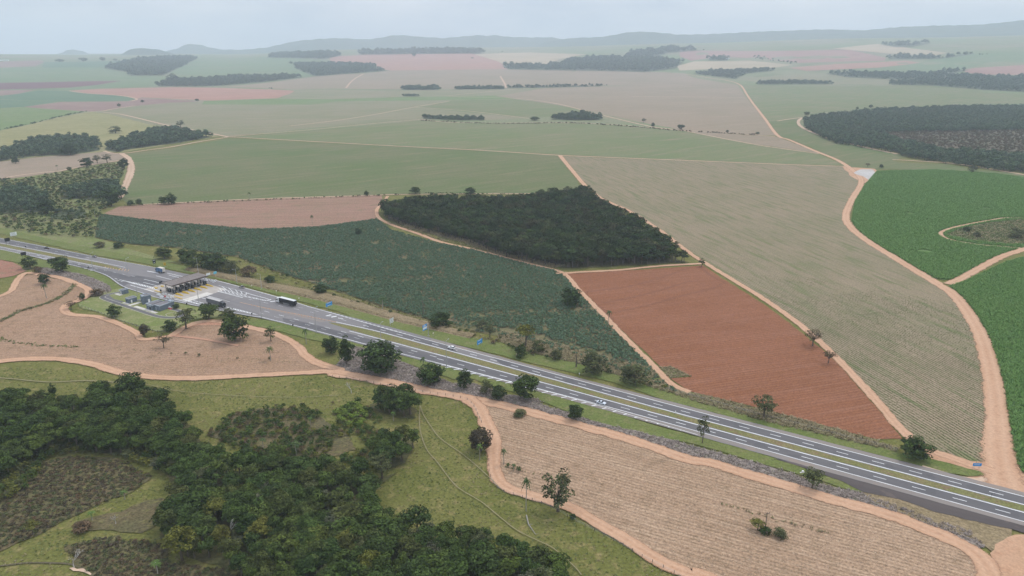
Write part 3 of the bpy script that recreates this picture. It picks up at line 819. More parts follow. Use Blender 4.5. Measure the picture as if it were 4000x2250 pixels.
track('thin track along the top of the fallow strip', 3.6, 'dirt_pale', ('D', [(345, 516), (420, 512), (600, 503), (700, 499), (900, 493), (1000, 490), (1200, 488), (1420, 487)]))
track('thin track beside the round wood and cassava', [3.5, 4, 4.5, 4, 4, 4], 'dirt', ('D', [(975, 494), (963, 512), (948, 528), (953, 548), (985, 566), (1050, 588), (1110, 610), (1190, 628), (1290, 654), (1370, 674), (1420, 690), (1460, 735), (1520, 795), (1560, 838), (1610, 888), (1660, 938), (1690, 968), (1735, 988)]))
track('dirt headland between the round wood and ploughed field', 4.0, 'dirt', ('D', [(1400, 690), (1450, 686), (1560, 680), (1660, 670), (1765, 664)]))
track('dirt track up the left pasture edge', 7, 'dirt_pale', ('D', [(575, 345), (500, 330), (420, 315), (345, 297), (300, 287), (260, 283)]))
track('faint track running right from the pasture corner', 5, 'dirt_pale', ('D', [(575, 345), (660, 337), (800, 325), (950, 310), (1060, 301)]))
track('track under the bush strip in the centre', 6, 'dirt_pale', ('D', [(1060, 301), (1130, 308), (1250, 310), (1400, 309), (1550, 314), (1700, 327), (1830, 335), (1950, 344)]))
track('thin track fanning to the right of the bush strip', 5, 'dirt_pale', ('D', [(1725, 330), (1800, 345), (1900, 364), (1980, 376), (2060, 387)]))
track('thin forked track in the far centre', 6, 'dirt_pale', ('D', [(730, 317), (850, 303), (950, 287), (1040, 270), (1130, 255)]), name='dirt_track')
track('thin track right of the fork', 5, 'dirt_pale', ('D', [(1040, 270), (1120, 275), (1200, 282), (1330, 298)]))
track('far track sloping to the single round tree', 7, 'dirt_pale', ('D', [(1130, 243), (1200, 245), (1300, 248), (1390, 259), (1480, 281), (1560, 301), (1640, 319), (1700, 326)]))
track('far track below the tree line', 6, 'dirt_pale', ('D', [(1120, 242), (1180, 236), (1300, 224)]))
track('short spur to the right wood', 6, 'dirt_pale', ('D', [(1955, 305), (1985, 300), (2016, 296)]))
track('track along the right wood edge', 7, 'dirt_pale', ('D', [(2020, 296), (2009, 304), (2012, 316), (2040, 332), (2100, 352), (2180, 372), (2258, 388)]))
track('track below the right wood', 6, 'dirt_pale', ('D', [(2245, 402), (2300, 405), (2400, 412), (2480, 424), (2576, 440), (2650, 452)]))
track('thin far track across the beige field', 7, 'dirt_pale', ('D', [(1590, 243), (1750, 244), (1890, 246)]))
track('pink track edging the teal cane tongue', 8, 'dirt_pale', ('T1', [(490, 644), (560, 655), (640, 663), (800, 673), (900, 684), (968, 702), (930, 716)]))
track('pale track at the edge of the greyish field', 5, 'dirt_pale', ('T1', [(-40, 1278), (100, 1248), (300, 1222), (420, 1212), (600, 1175), (700, 1158), (860, 1135)]))
track('reddish track at the brown field corner', 7, 'dirt_pale', ('T1', [(640, 790), (720, 788), (800, 772), (950, 750)]))
track('far reddish track up the beige slope', 9, 'dirt_pale', ('T2', [(95, 622), (120, 590), (160, 555), (220, 522)]))
track('far reddish track in the centre field', 10, 'dirt_pale', ('T2', [(1228, 622), (1215, 590), (1185, 540)]))
track('orange farm road along the lower side of the highway', [5, 5, 5, 6, 8, 7, 6.5, 6.5, 6.5, 6.5, 7, 8], 'dirt',
      ('T4', [(1290, 1062), (1400, 1017), (1540, 1010), (1760, 1052), (1950, 1100), (2100, 1180), (2155, 1245), (2260, 1310), (2400, 1352)]),
      ('T8', [(0, 22), (200, 45), (420, 90), (650, 140), (900, 185), (1100, 225), (1300, 270), (1600, 350), (1900, 430), (2200, 520), (2500, 625)]),
      ('T9', [(300, 650), (600, 740), (900, 830), (1200, 920), (1500, 1000), (1750, 1085), (2000, 1190), (2180, 1290), (2290, 1420), (2300, 1600)]))
track('orange farm track curving down between pasture and stubble', [7, 6.5, 5.5, 5, 5, 5, 5.5, 5.5, 6], 'dirt',
      ('T8', [(960, 200), (1040, 270), (1085, 370), (1140, 480), (1140, 590), (1140, 700), (1180, 785), (1260, 840), (1400, 885), (1560, 930), (1700, 975), (1820, 1050), (1950, 1125), (2100, 1215), (2250, 1315), (2400, 1395), (2536, 1445)]), ('T9', [(250, 1450), (500, 1560), (900, 1700)]))
track('orange track along the lower edge of the left stubble', [5.5, 5.5, 5.5, 5, 5], 'dirt',
      ('T4', [(-60, 1300), (100, 1282), (250, 1274), (400, 1276), (520, 1288), (660, 1314), (850, 1372), (1100, 1406), (1400, 1412), (1800, 1392), (2150, 1374), (2370, 1366), (2536, 1402)]))
track('orange track winding round the toll lawn', [4, 4.5, 5, 5, 6, 5, 4, 4, 5], 'dirt',
      ('T4', [(-60, 850), (0, 832), (80, 792), (122, 720), (185, 668), (300, 680), (430, 702), (540, 742), (622, 782), (622, 822), (560, 860), (472, 892), (455, 930), (510, 962), (690, 978), (850, 1032), (968, 1092), (1000, 1135), (1100, 1130), (1210, 1112), (1285, 1062)]))
track('faint reddish track below the big round tree', 2.2, 'dirt_red', ('T4', [(1210, 1112), (1300, 1120), (1450, 1138), (1690, 1182)]))
track('faint cattle path across the near pasture', 0.4, 'dirt_pale', ('T8', [(620, 250), (640, 310), (690, 390), (760, 480), (900, 580), (1000, 660), (1110, 760), (1180, 830)]), jit=0.1, name='path')
track('second cattle path down the near pasture', 0.4, 'dirt_pale', ('T8', [(618, 250), (615, 400), (660, 550), (740, 650), (830, 770), (900, 840), (1050, 930), (1160, 1020), (1300, 1130), (1450, 1205), (1560, 1260), (1700, 1380), (1760, 1449)]), jit=0.1, name='path')
track('faint cattle path in the upper pasture', 0.35, 'dirt_pale', ('T7', [(1000, 90), (1300, 150), (1700, 180), (2100, 190), (2400, 175)]), jit=0.1, name='path')
track('reddish cattle path at the left pasture', 0.8, 'dirt_red', ('T7', [(-40, 50), (100, 60), (350, 82), (600, 72), (850, 85)]), jit=0.2, name='path')
for k, (ps, wd) in enumerate(((('T5', [(1790, 800), (2100, 760), (2350, 690), (2536, 622)]), 1.6), (('T5', [(1910, 880), (2200, 820), (2536, 722)]), 1.6), (('T5', [(1980, 948), (2250, 890), (2500, 820), (2700, 770), (2770, 735)]), 1.6), (('T5', [(1785, 800), (1800, 850), (1930, 945), (1975, 1000)]), 3.4), (('T6', [(262, 640), (330, 690), (425, 738)]), 1.8))):
    c = catmull(pts(ps), 6)
    tag(track_mesh('furrow', c, wd, .36 + .002 * k, M['t_furrow']), ['first', 'second', 'third', 'broad left', 'short right'][k] + ' dark furrow across the top of the red field', kind='structure')
c = catmull(pts(('T7', [(-60, 1390), (60, 1375), (200, 1360), (400, 1362), (500, 1370), (570, 1395), (640, 1440), (720, 1500)])), 6)
tag(track_mesh('ditch', c, .7, .3, M['t_ditch']), 'dark narrow ditch in the lower left corner', kind='structure')
# dirt aprons
def apron(name, mat, label, z, *runs, jit=0.3):
    return sheet(name, pts(*runs), z, M[mat], 'structure', label, jit)
apron('dirt_apron', 'dirt', 'orange dirt apron where the farm road meets the highway', 0.352, ('H', [(380, 110), (800, 170), (1300, 300), (1700, 330), (1770, 0), (2280, -40), (2330, 200), (2480, 480), (2650, 640), (2750, 950), (2500, 900), (1950, 790), (1600, 740), (1300, 660), (1780, 640), (1700, 560), (1300, 470), (900, 350), (500, 260)]))
apron('dusty_shoulder', 'dirt_pale', 'dusty grey brown strip between apron and highway', 0.356, ('H', [(300, 400), (700, 520), (1100, 640), (1500, 690), (1900, 640), (2200, 720), (2500, 830), (2750, 960), (2750, 1090), (2300, 990), (1700, 850), (1200, 720), (700, 590), (300, 490)]))
apron('gravel_yard', 'chalk', 'white gravel yard at the field road junction', 0.40, ('T3', [(1330, 1225), (1380, 1200), (1460, 1200), (1490, 1240), (1515, 1270), (1440, 1278), (1400, 1250)]))
apron('dirt_apron', 'dirt', 'dirt apron round the white gravel yard', 0.352, ('T3', [(1250, 1180), (1400, 1190), (1480, 1196), (1520, 1240), (1535, 1275), (1440, 1285), (1400, 1300), (1330, 1260)]))
apron('dirt_apron', 'dirt', 'blurred sandy corner at the lower right', 0.36, ('T9', [(2330, 1230), (2420, 1180), (2600, 1110), (2800, 1150), (2900, 1300), (3100, 1800), (2700, 2000), (2350, 1800), (2290, 1500)]), jit=1.2)
apron('dirt_apron', 'bank', 'brownish rubble bank between gravel lane and brush', 0.356, ('T9', [(1380, 860), (1650, 905), (1900, 995), (2200, 1060), (2450, 1110), (2440, 1200), (2400, 1330), (2330, 1300), (2200, 1200), (1900, 1100), (1650, 1010), (1480, 930)]))
apron('dirt_apron', 'dirt_red', 'reddish bare ground under the tree cluster', 0.356, ('T4', [(1200, 1120), (1240, 1075), (1380, 1012), (1540, 1005), (1640, 1020), (1560, 1035), (1400, 1035), (1300, 1065), (1260, 1110)]))
apron('sand_patch', 'dirt_pale', 'pale sand patch under the bare tree in the lower left', .31, ('T7', [(490, 1398), (520, 1392), (545, 1404), (590, 1400), (615, 1412), (650, 1440), (640, 1448), (600, 1428), (560, 1420), (520, 1418)]), jit=.35)
# verges, brush, lawn
BR1 = pts(('T5', [(0, 1345), (150, 1180), (480, 1290), (850, 1449)]), ('T8', [(1000, 90), (1230, 170), (1450, 200), (1500, 250), (1650, 290), (1900, 375), (2200, 440), (2536, 525)]), ('T9', [(0, 485), (300, 560), (600, 640), (900, 730), (1100, 800), (1400, 870), (1650, 960), (1900, 1060), (2150, 1130), (2260, 1250), (2100, 1250), (1800, 1105), (1500, 985), (1200, 900), (900, 810), (600, 720), (300, 630), (0, 560)]), ('T8', [(2200, 505), (1900, 415), (1600, 335), (1300, 255), (1100, 210), (900, 170), (650, 125), (420, 75), (200, 30)]))
sheet('dry_brush_strip', BR1, 0.345, M['drybrush'], 'structure', 'grey dry brush strip between farm road and highway verge', 0.5)
BR2 = pts(('T4', [(260, 640), (330, 630), (480, 660), (600, 680), (700, 720), (780, 760), (790, 795), (720, 830), (640, 830), (625, 780), (540, 740), (430, 695), (300, 675)]))
sheet('dry_brush_strip', BR2, 0.345, M['drybrush'], 'structure', 'brown dry brush strip left of the toll lawn', 0.4)
VERGE_L = pts(('T4', [(-60, 480), (300, 572), (500, 614), (650, 650), (760, 695), (850, 762), (870, 775), (800, 800), (720, 745), (600, 690), (460, 650), (330, 630), (260, 620), (90, 585), (-60, 555)]))
sheet('grass_verge', VERGE_L, 0.340, M['verge'], 'structure', 'mown green verge along the lower left highway', 0.3)
VERGE_D = pts(('T4', [(1770, 985), (1960, 1013), (2250, 1092), (2536, 1162)]), ('T5', [(150, 1142), (480, 1252), (700, 1302), (950, 1372)]), ('T8', [(950, 12), (1300, 107), (1540, 162), (2000, 292), (2300, 397), (2536, 452)]), ('T9', [(0, 412), (450, 522), (750, 612), (980, 692), (1130, 745), (1250, 785), (1400, 862), (1340, 855), (1150, 795), (950, 735), (700, 665), (450, 590), (200, 520), (0, 478)]), ('T8', [(2400, 490), (2100, 430), (1800, 345), (1500, 225), (1400, 185), (1200, 130), (1000, 60)]), ('T5', [(850, 1420), (480, 1290), (150, 1185)]), ('T4', [(2536, 1215), (2300, 1165), (2100, 1110), (1900, 1060), (1780, 1040), (1740, 1010)]))
sheet('grass_verge', VERGE_D, 0.343, M['verge'], 'structure', 'mown green verge along the lower side of the highway', 0.3)
VERGE_U = pts(('T4', [(-60, 372), (330, 462), (700, 545), (1000, 595), (1180, 634), (1520, 705), (1730, 758), (2000, 834), (2300, 914), (2536, 985)]), ('T5', [(0, 940), (400, 1062), (800, 1158), (1000, 1203), (1300, 1278), (1700, 1373), (2000, 1445)]), ('T9', [(0, 212), (400, 312), (600, 370), (860, 435), (1200, 520), (1500, 595), (1680, 640), (1840, 690), (2000, 725), (2150, 748), (2290, 738), (2200, 700), (2050, 670), (1850, 610), (1700, 590), (1500, 545), (1100, 450), (800, 385), (500, 300), (200, 215), (0, 150)]), ('T5', [(2000, 1385), (1700, 1300), (1400, 1230), (1150, 1150), (1000, 1125), (700, 1050), (400, 985), (0, 885)]), ('T4', [(2300, 855), (2000, 780), (1800, 730), (1600, 680), (1400, 640), (1180, 590), (1000, 550), (700, 500), (330, 420), (-60, 330)]))
sheet('grass_verge', VERGE_U, 0.340, M['verge'], 'structure', 'mown green verge along the upper side of the highway', 0.3)
TALLV = pts(('T9', [(0, 150), (200, 215), (500, 300), (800, 385), (1100, 450), (1500, 545), (1650, 575), (1640, 545), (1300, 440), (900, 330), (500, 230), (150, 145), (-150, 60)]), ('T5', [(2536, 1400), (2400, 1330), (2300, 1340), (2000, 1290), (1700, 1200), (1450, 1140), (1200, 1080), (1150, 1150), (1400, 1230), (1700, 1300), (2000, 1385)]))
sheet('rough_verge', TALLV, 0.337, M['scrubland'], 'structure', 'rough dry grass above the highway verge', 0.5)
LAWN = pts(('T4', [(555, 880), (640, 840), (730, 805), (860, 770), (980, 805), (1130, 855), (1290, 885), (1410, 910), (1560, 940), (1600, 975), (1500, 985), (1400, 990), (1290, 1030), (1200, 1072), (1110, 1078), (1000, 1045), (850, 1000), (700, 945), (560, 905)]))
sheet('lawn', LAWN, 0.346, M['lawn'], 'structure', 'patchy lawn around the toll plaza offices', 0.3)

# dry cut bank beside the upper verge: a real low embankment
def bank(label, profile_pts, h, mat):
    V, F = [], []
    n = 0
    for (u0, v0, v1) in profile_pts:
        for s, hh in ((0, 0), (0.3, 0.55), (0.62, 1.0), (0.85, 0.75), (1, 0)):
            p = RF(u0 + random.uniform(-.5, .5), v0 + (v1 - v0) * s + random.uniform(-.3, .3))
            V.append((p.x, p.y, 0.33 + hh * h * random.uniform(0.85, 1.15)))
        n += 1
    for i in range(n - 1):
        for k in range(4):
            a = i * 5 + k
            F.append((a, a + 5, a + 6, a + 1))
    return tag(mesh_obj('embankment', V, F, M[mat]), label, kind='structure')
bank('dry brown cut bank above the highway verge', [(u, float(np.interp(u, [-500, -440, -346, -283, -231], [317, 319, 321.5, 318.5, 320.5])), float(np.interp(u, [-500, -440, -359, -290, -233], [324, 329, 335, 329, 326.5]))) for u in range(-500, -230, 4)], 1.6, 'bank')

# ------------------------------------------------------------------ highway
ROAD_Z = 0.46
def uvline(P, per=6):
    return catmull([RF(u, v) for u, v in P], per)
TOP = [(110, 306), (0, 305.8), (-99, 306), (-162, 306.2), (-268, 308.9), (-356, 309.6), (-383, 311.7), (-424, 313), (-458, 313.5), (-512, 310), (-543, 307.3), (-590, 302.5), (-667, 296.5), (-737, 290), (-960, 269)]
BOT = [(-960, 249), (-690, 271), (-625, 274.5), (-588, 277), (-561, 278.5), (-534, 276), (-502, 268), (-479, 266.5), (-452, 266), (-431, 268.5), (-397, 272.6), (-371, 276.4), (-350, 278.3), (-314, 279), (-250, 279.8), (-206, 281), (-157, 281.5), (-100, 281), (-37, 280.8), (0, 281), (110, 281)]
highway = empty('highway')
tag(highway, 'grey dual carriageway highway crossing the photo with a widened toll plaza', kind='structure')
sheet('asphalt', uvline(TOP, 4) + uvline(BOT, 4), ROAD_Z, M['asphalt'], None, None, 0.12, parent=highway)
def strip(name, a, b, z, mat, jit=0.15, per=4):
    return sheet(name, uvline(a, per) + uvline(b[::-1], per), z, M[mat], None, None, jit, parent=highway)
UO = [(110, 302.5), (0, 302.5), (-98, 302.8), (-160, 303.5), (-265, 305.3), (-293, 306.2), (-340, 308.4), (-356, 308.9)]
UI = [(110, 296.4), (0, 296.3), (-96, 296.4), (-157, 297.5), (-260, 299.6), (-287, 299.8), (-318, 297.9)]
LI = [(110, 290.5), (0, 290.5), (-94, 290.6), (-154, 291.2), (-253, 291.3), (-280, 291.4), (-300, 291.1)]
LO = [(110, 284.0), (0, 284.1), (-104, 285.0), (-150, 284.4), (-200, 283), (-245, 281.6), (-270, 281.1), (-325, 280.4), (-367, 278.7)]
strip('resurfaced_lane', [(110, 302.3), (0, 302.3), (-110, 302.6), (-160, 303.3), (-205, 304.2)], [(110, 296.6), (0, 296.5), (-96, 296.6), (-157, 297.7), (-195, 298.5)], ROAD_Z + 0.004, 'asphalt_dark')
strip('resurfaced_lane', [(-233, 304.8), (-265, 305.1), (-300, 306.3)], [(-225, 299.2), (-262, 299.9), (-296, 300.2)], ROAD_Z + 0.004, 'asphalt_dark')
strip('resurfaced_lane', [(110, 290.3), (0, 290.3), (-94, 290.4), (-154, 291.0), (-230, 290.4), (-262, 288.6), (-330, 287.2), (-352, 285)], [(110, 284.2), (0, 284.3), (-104, 285.2), (-150, 284.6), (-200, 283.2), (-245, 281.9), (-300, 281), (-345, 280)], ROAD_Z + 0.004, 'asphalt_dark')
strip('resurfaced_lane', [(-505, 282), (-525, 284.5), (-552, 284.2), (-600, 280.5), (-612, 279)], [(-500, 268.6), (-530, 276.2), (-556, 279.5), (-590, 278.2), (-610, 276.6)], ROAD_Z + 0.004, 'asphalt_dark', jit=0.5)
strip('resurfaced_lane', [(-481, 291.5), (-500, 291.8), (-516, 289)], [(-481, 279), (-505, 279.5), (-520, 283)], ROAD_Z + 0.005, 'asphalt_dark', jit=0.3)
strip('resurfaced_lane', [(-600, 301), (-667, 295), (-737, 288.6), (-960, 268)], [(-600, 293.5), (-667, 287.2), (-737, 280.6), (-960, 260)], ROAD_Z + 0.004, 'asphalt_dark')
strip('shoulder', [(110, 305.9), (0, 305.6), (-99, 305.8), (-162, 306), (-250, 308)], [(110, 302.8), (0, 302.8), (-98, 303.1), (-160, 303.8), (-250, 305.3)], ROAD_Z + 0.004, 'shoulder')
strip('shoulder', [(110, 283.7), (0, 283.8), (-60, 284.3), (-104, 284.7), (-190, 283)], [(110, 281.1), (0, 281.1), (-60, 281.2), (-100, 281.2), (-190, 281.5)], ROAD_Z + 0.004, 'shoulder')
sheet('gravel_lane', pts(('T9', [(760, 625), (980, 690), (1080, 722), (1250, 785), (1400, 862), (1650, 912), (1900, 1002), (2200, 1070), (2450, 1125), (2700, 1200), (2700, 1145), (2536, 1105), (1950, 915), (1300, 745), (900, 640)])), ROAD_Z - 0.004, M['gravel_dark'], None, None, 0.4, parent=highway)
strip('median_grass', [(110, 295.6), (0, 295.5), (-96, 295.6), (-157, 296.6), (-260, 298.7), (-287, 298.9), (-312, 297), (-322, 294.9)], [(110, 291.3), (0, 291.3), (-94, 291.4), (-154, 292), (-253, 292.2), (-280, 292.3), (-300, 292.8), (-318, 294)], ROAD_Z + 0.012, 'median', jit=0.25)
strip('median_grass', [(-541, 291.8), (-563, 293.6), (-651, 286.2), (-708, 280.9), (-960, 258.5)], [(-541, 290.6), (-560, 288.6), (-637, 281.6), (-693, 276.6), (-960, 252.5)], ROAD_Z + 0.012, 'median', jit=0.25)
# concrete toll apron
strip('concrete_apron', [(-481, 304), (-431, 304)], [(-481, 272), (-431, 272)], ROAD_Z + 0.006, 'concrete', jit=0.05)
strip('concrete_strip', [(-437.5, 292), (-430.5, 292)], [(-437.5, 273), (-430.5, 273)], ROAD_Z + 0.010, 'concrete_light', jit=0.03)

# painted markings: thin sheets on the asphalt
MARK_Z = ROAD_Z + 0.018
def mark(name, mat, lines):
    V, F = [], []
    for line, w in lines:
        a, b = ribbon_mesh(line, w, MARK_Z)
        F += [tuple(i + len(V) for i in f) for f in b]
        V += a
    o = mesh_obj(name, V, F, M[mat], highway)
    o['kind'] = 'stuff'
    return o
for nm, L, w in (('edge_line', UO, .36), ('edge_line', UI, .46), ('edge_line', LI, .46), ('edge_line', LO, .36)):
    V, F = ribbon_mesh(uvline(L), w, MARK_Z)
    mesh_obj(nm, V, F, M['paint'], highway)
for L, w in (([(-545, 296.6), (-563, 295.4), (-651, 287.0), (-708, 281.7), (-960, 259.3)], .34), ([(-553, 287.9), (-637, 280.4), (-693, 275.5), (-960, 251.8)], .34), ([(-575, 278.4), (-590, 278.3), (-627, 275.4), (-683, 271.3), (-960, 250.3)], .26),
             ([(-520, 309.2), (-545, 306.8), (-590, 301.6), (-667, 295.6), (-737, 289), (-960, 268.4)], .22), ([(-356, 309.2), (-383, 311.2), (-424, 312.5), (-458, 313)], .4), ([(-367, 278.7), (-371, 276.9), (-397, 273.2), (-431, 269.2), (-452, 266.6), (-479, 267.1), (-502, 268.7), (-534, 276.6), (-556, 278.6)], .3)):
    V, F = ribbon_mesh(uvline(L), w, MARK_Z)
    mesh_obj('edge_line', V, F, M['paint'], highway)
def dashes(u0, u1, vf, period=13.6, ln=4.6, w=.3):
    out = []
    u = u0
    while u < u1:
        out.append(([RF(u, vf(u)), RF(u + ln, vf(u + ln))], w))
        u += period
    return out
ip = lambda L, off=0.0: (lambda u: float(np.interp(u, [p[0] for p in L[::-1]], [p[1] for p in L[::-1]])) + off)
mid = lambda A, B: (lambda u: (ip(A)(u) + ip(B)(u)) / 2)
D = dashes(-300, 105, mid(UO, UI)) + dashes(-230, 105, mid(LI, LO))
D += dashes(-372, -232, lambda u: float(np.interp(u, [-372, -275, -232], [287.5, 288.2, 288.0])), 13.6)
D += dashes(-372, -236, lambda u: float(np.interp(u, [-372, -325, -275], [283.4, 285.0, 285.1])), 13.6, 4.2, .16)
D += dashes(-400, -310, lambda u: float(np.interp(u, [-400, -375, -340, -300], [297.5, 299.5, 302.5, 303])), 13.6, 4.2, .18)
D += dashes(-400, -330, lambda u: float(np.interp(u, [-400, -375, -340], [302.0, 303.5, 305.5])), 13.6, 4.2, .16)
D += dashes(-900, -600, lambda u: float(np.interp(u, [-900, -713, -600], [263.5, 285.5, 296.8])), 13.6, 4.2, .2)
D += dashes(-900, -560, lambda u: float(np.interp(u, [-900, -678, -560], [255.5, 275.2, 284.8])), 13.6, 4.2, .2)
D += dashes(-640, -515, lambda u: float(np.interp(u, [-640, -560, -515], [277.6, 283.0, 286.5])), 11, 3.6, .18)
mark('lane_dashes', 'paint', D)
# comb of slanting ticks beside the lower edge, ladder hatches by the toll
comb = []
cl = [(-222, 281.2), (-200, 281.0), (-150, 283.2), (-120, 282.9), (-104, 282.0), (-82, 281.6)]
cf = ip(cl[::-1])
comb.append((uvline([(-222, 281.9), (-200, 282.6), (-150, 283.9), (-120, 283.3), (-104, 282.6), (-82, 281.9)]), .26))
for k in range(26):
    u = -222 + k * 5.3
    e = max(0.5, 2.6 * (1 - max(0, (u + 150)) / 75))
    v = float(np.interp(u, [-222, -200, -150, -120, -104, -82], [281.9, 282.6, 283.9, 283.3, 282.6, 281.9]))
    comb.append(([RF(u, v), RF(u - 2.0 * e / 2.6, v - e)], .5))
for k in range(20):                                   # upper comb
    u = -335 + k * 3.6
    v = float(np.interp(u, [-340, -293, -262], [308.2, 306.2, 305.2]))
    comb.append(([RF(u, v), RF(u + 1.5, v + 1.5 * (1 - k / 26))], .4))
def ladder(P, Q, n, w=.5, lw=.35):
    """two rails and slanting rungs between them"""
    comb.append((P, lw)); comb.append((Q, lw))
    for k in range(n):
        t = (k + .5) / n
        def at(L, t):
            i = min(int(t * (len(L) - 1)), len(L) - 2); f = t * (len(L) - 1) - i
            return (L[i][0] + (L[i + 1][0] - L[i][0]) * f, L[i][1] + (L[i + 1][1] - L[i][1]) * f)
        comb.append(([at(P, t), at(Q, min(1, t + .6 / n))], w))
WL = lambda t, ps: [tuple(W(t, *p)[:2]) for p in ps]
ladder(WL('F', [(700, 105), (1100, 190), (1500, 285), (1850, 380)]), WL('F', [(840, 150), (1150, 235), (1500, 320), (1800, 405)]), 15)
ladder(WL('K', [(0, 440), (400, 560), (800, 660), (1090, 720)]), WL('K', [(0, 500), (400, 592), (800, 678), (1090, 732)]), 13, .32, .25)
ladder(WL('K', [(20, 385), (400, 480), (700, 560)]), WL('K', [(60, 445), (400, 540), (640, 600)]), 5, .35, .22)
ladder(WL('K', [(190, 865), (500, 935), (880, 1035)]), WL('K', [(210, 885), (500, 960), (900, 1045)]), 11, .45)
ladder(WL('E', [(1110, 950), (1400, 1020), (1650, 1085)]), WL('E', [(1180, 980), (1400, 1045), (1650, 1110)]), 7, .45)
for t, ps, w in (('K', [(640, 555), (900, 625), (1140, 688)], .45), ('K', [(0, 515), (300, 590), (565, 660)], .5), ('K', [(0, 680), (270, 750)], .4),
                 ('E', [(1640, 900), (1950, 990), (2230, 1070)], .4), ('E', [(1780, 840), (2100, 925), (2420, 1010)], .4), ('E', [(1400, 975), (1700, 1055)], .45),
                 ('E', [(660, 205), (900, 260), (1180, 320)], .4), ('E', [(710, 265), (900, 310), (1060, 350)], .4), ('E', [(360, 285), (600, 345), (850, 405)], .4), ('E', [(20, 380), (250, 430), (480, 490)], .4), ('E', [(0, 465), (200, 515), (370, 560)], .4),
                 ('F', [(1000, 255), (1150, 300), (1400, 370), (1650, 440)], .5), ('F', [(2230, 650), (2400, 690), (2576, 730)], .45),
                 ('E', [(110, 150), (300, 185), (430, 215)], .8), ('K', [(1600, 1100), (1600, 1101)], .1)):
    comb.append((WL(t, ps), w))
for t, a, b, w in (('K', (1100, 720), (1200, 700), 1.1), ('K', (1180, 750), (1290, 735), 1.1), ('C', (420, 325), (540, 300), 1.2), ('C', (540, 350), (660, 330), 1.2), ('C', (690, 370), (800, 388), .5),
                   ('I', (930, 645), (1030, 630), .6), ('I', (970, 658), (1070, 640), .6), ('I', (1970, 895), (2080, 875), .6), ('I', (2015, 915), (2130, 893), .6), ('I', (880, 612), (930, 620), .5), ('I', (1880, 855), (1945, 870), .5),
                   ('F', (640, 135), (740, 110), .5), ('F', (730, 165), (840, 135), .5), ('F', (560, 75), (640, 90), .5)):
    comb.append((WL(t, [a, b]), w))
comb = [(l, w) for l, w in comb if math.hypot(l[0][0] - l[-1][0], l[0][1] - l[-1][1]) > .4]
mark('hatch_markings', 'paint', comb)
org = [(uvline([(-318, 297.9), (-340, 295.8), (-379, 291.7), (-400, 290.2)]), .35)]
org += [(WL('T10', [(350 + 30 * k, 285 + 6 * k), (330 + 30 * k, 305 + 6 * k)]), .6) for k in range(4)]
org += [(WL('T10', [(180 + 30 * k, 268 + 6 * k), (175 + 30 * k, 278 + 6 * k)]), .5) for k in range(6)]
mark('orange_markings', 'paint_orange', org)
# dusty film along the painted divider
strip('dusty_divider', [(-322, 296.6), (-345, 294.8), (-384, 291.0)], [(-326, 292.6), (-345, 291.8), (-384, 289.8)], ROAD_Z + 0.008, 'shoulder', jit=0.4)
# ------------------------------------------------------------------ plants
L = {}
L['dark'] = leaf_mat('leaf_dark', [(0.031, 0.050, 0.014), (0.042, 0.064, 0.017), (0.035, 0.057, 0.019), (0.054, 0.075, 0.019)], 0.55)
L['forest'] = leaf_mat('leaf_forest', [(0.031, 0.052, 0.014), (0.048, 0.073, 0.017), (0.038, 0.059, 0.018), (0.065, 0.089, 0.019), (0.035, 0.058, 0.015), (0.063, 0.067, 0.021), (0.044, 0.075, 0.019), (0.079, 0.096, 0.022)], 0.5)
L['wood'] = leaf_mat('leaf_wood', [(0.023, 0.042, 0.014), (0.034, 0.054, 0.017), (0.045, 0.056, 0.024), (0.027, 0.045, 0.016), (0.042, 0.066, 0.017), (0.054, 0.051, 0.024), (0.031, 0.051, 0.016)], 0.5)
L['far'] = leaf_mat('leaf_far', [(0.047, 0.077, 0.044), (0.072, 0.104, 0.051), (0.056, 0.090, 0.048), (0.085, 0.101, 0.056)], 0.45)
L['open'] = leaf_mat('leaf_open', [(0.069, 0.081, 0.033), (0.083, 0.090, 0.038), (0.075, 0.083, 0.038)], 0.45)
L['yellow'] = leaf_mat('leaf_yellow', [(0.098, 0.104, 0.021), (0.115, 0.112, 0.025)], 0.45)
L['brown'] = leaf_mat('leaf_brown', [(0.102, 0.072, 0.041), (0.087, 0.077, 0.038), (0.122, 0.077, 0.046)], 0.45)
L['reddark'] = leaf_mat('leaf_reddark', [(0.078, 0.055, 0.039), (0.065, 0.058, 0.033)], 0.55)
L['grey'] = leaf_mat('leaf_grey', [(0.093, 0.100, 0.059), (0.111, 0.112, 0.070)], 0.4)
L['lime'] = leaf_mat('leaf_lime', [(0.11, 0.16, 0.028), (0.14, 0.18, 0.035)], 0.4)
L['palm'] = leaf_mat('leaf_palm', [(0.055, 0.089, 0.032), (0.072, 0.104, 0.036)], 0.4)
L['palm_lt'] = leaf_mat('leaf_palm_light', [(0.085, 0.14, 0.035), (0.1, 0.15, 0.04)], 0.4)
L['cane'] = leaf_mat('leaf_cane', [(0.103, 0.214, 0.053), (0.152, 0.262, 0.071), (0.124, 0.235, 0.057), (0.179, 0.276, 0.085)], 0.4)
L['young'] = leaf_mat('leaf_young', [(0.095, 0.135, 0.045), (0.12, 0.15, 0.06), (0.11, 0.145, 0.05)], 0.4)
L['cassava'] = leaf_mat('leaf_cassava', [(0.093, 0.147, 0.088), (0.074, 0.123, 0.065), (0.111, 0.164, 0.100), (0.093, 0.117, 0.059), (0.081, 0.135, 0.073)], 0.45)
L['grass'] = leaf_mat('leaf_grass', [(0.13, 0.165, 0.055), (0.17, 0.19, 0.075), (0.1, 0.14, 0.045)], 0.4)
L['straw'] = leaf_mat('leaf_straw', [(0.33, 0.27, 0.15), (0.26, 0.21, 0.12), (0.38, 0.31, 0.19)], 0.35)
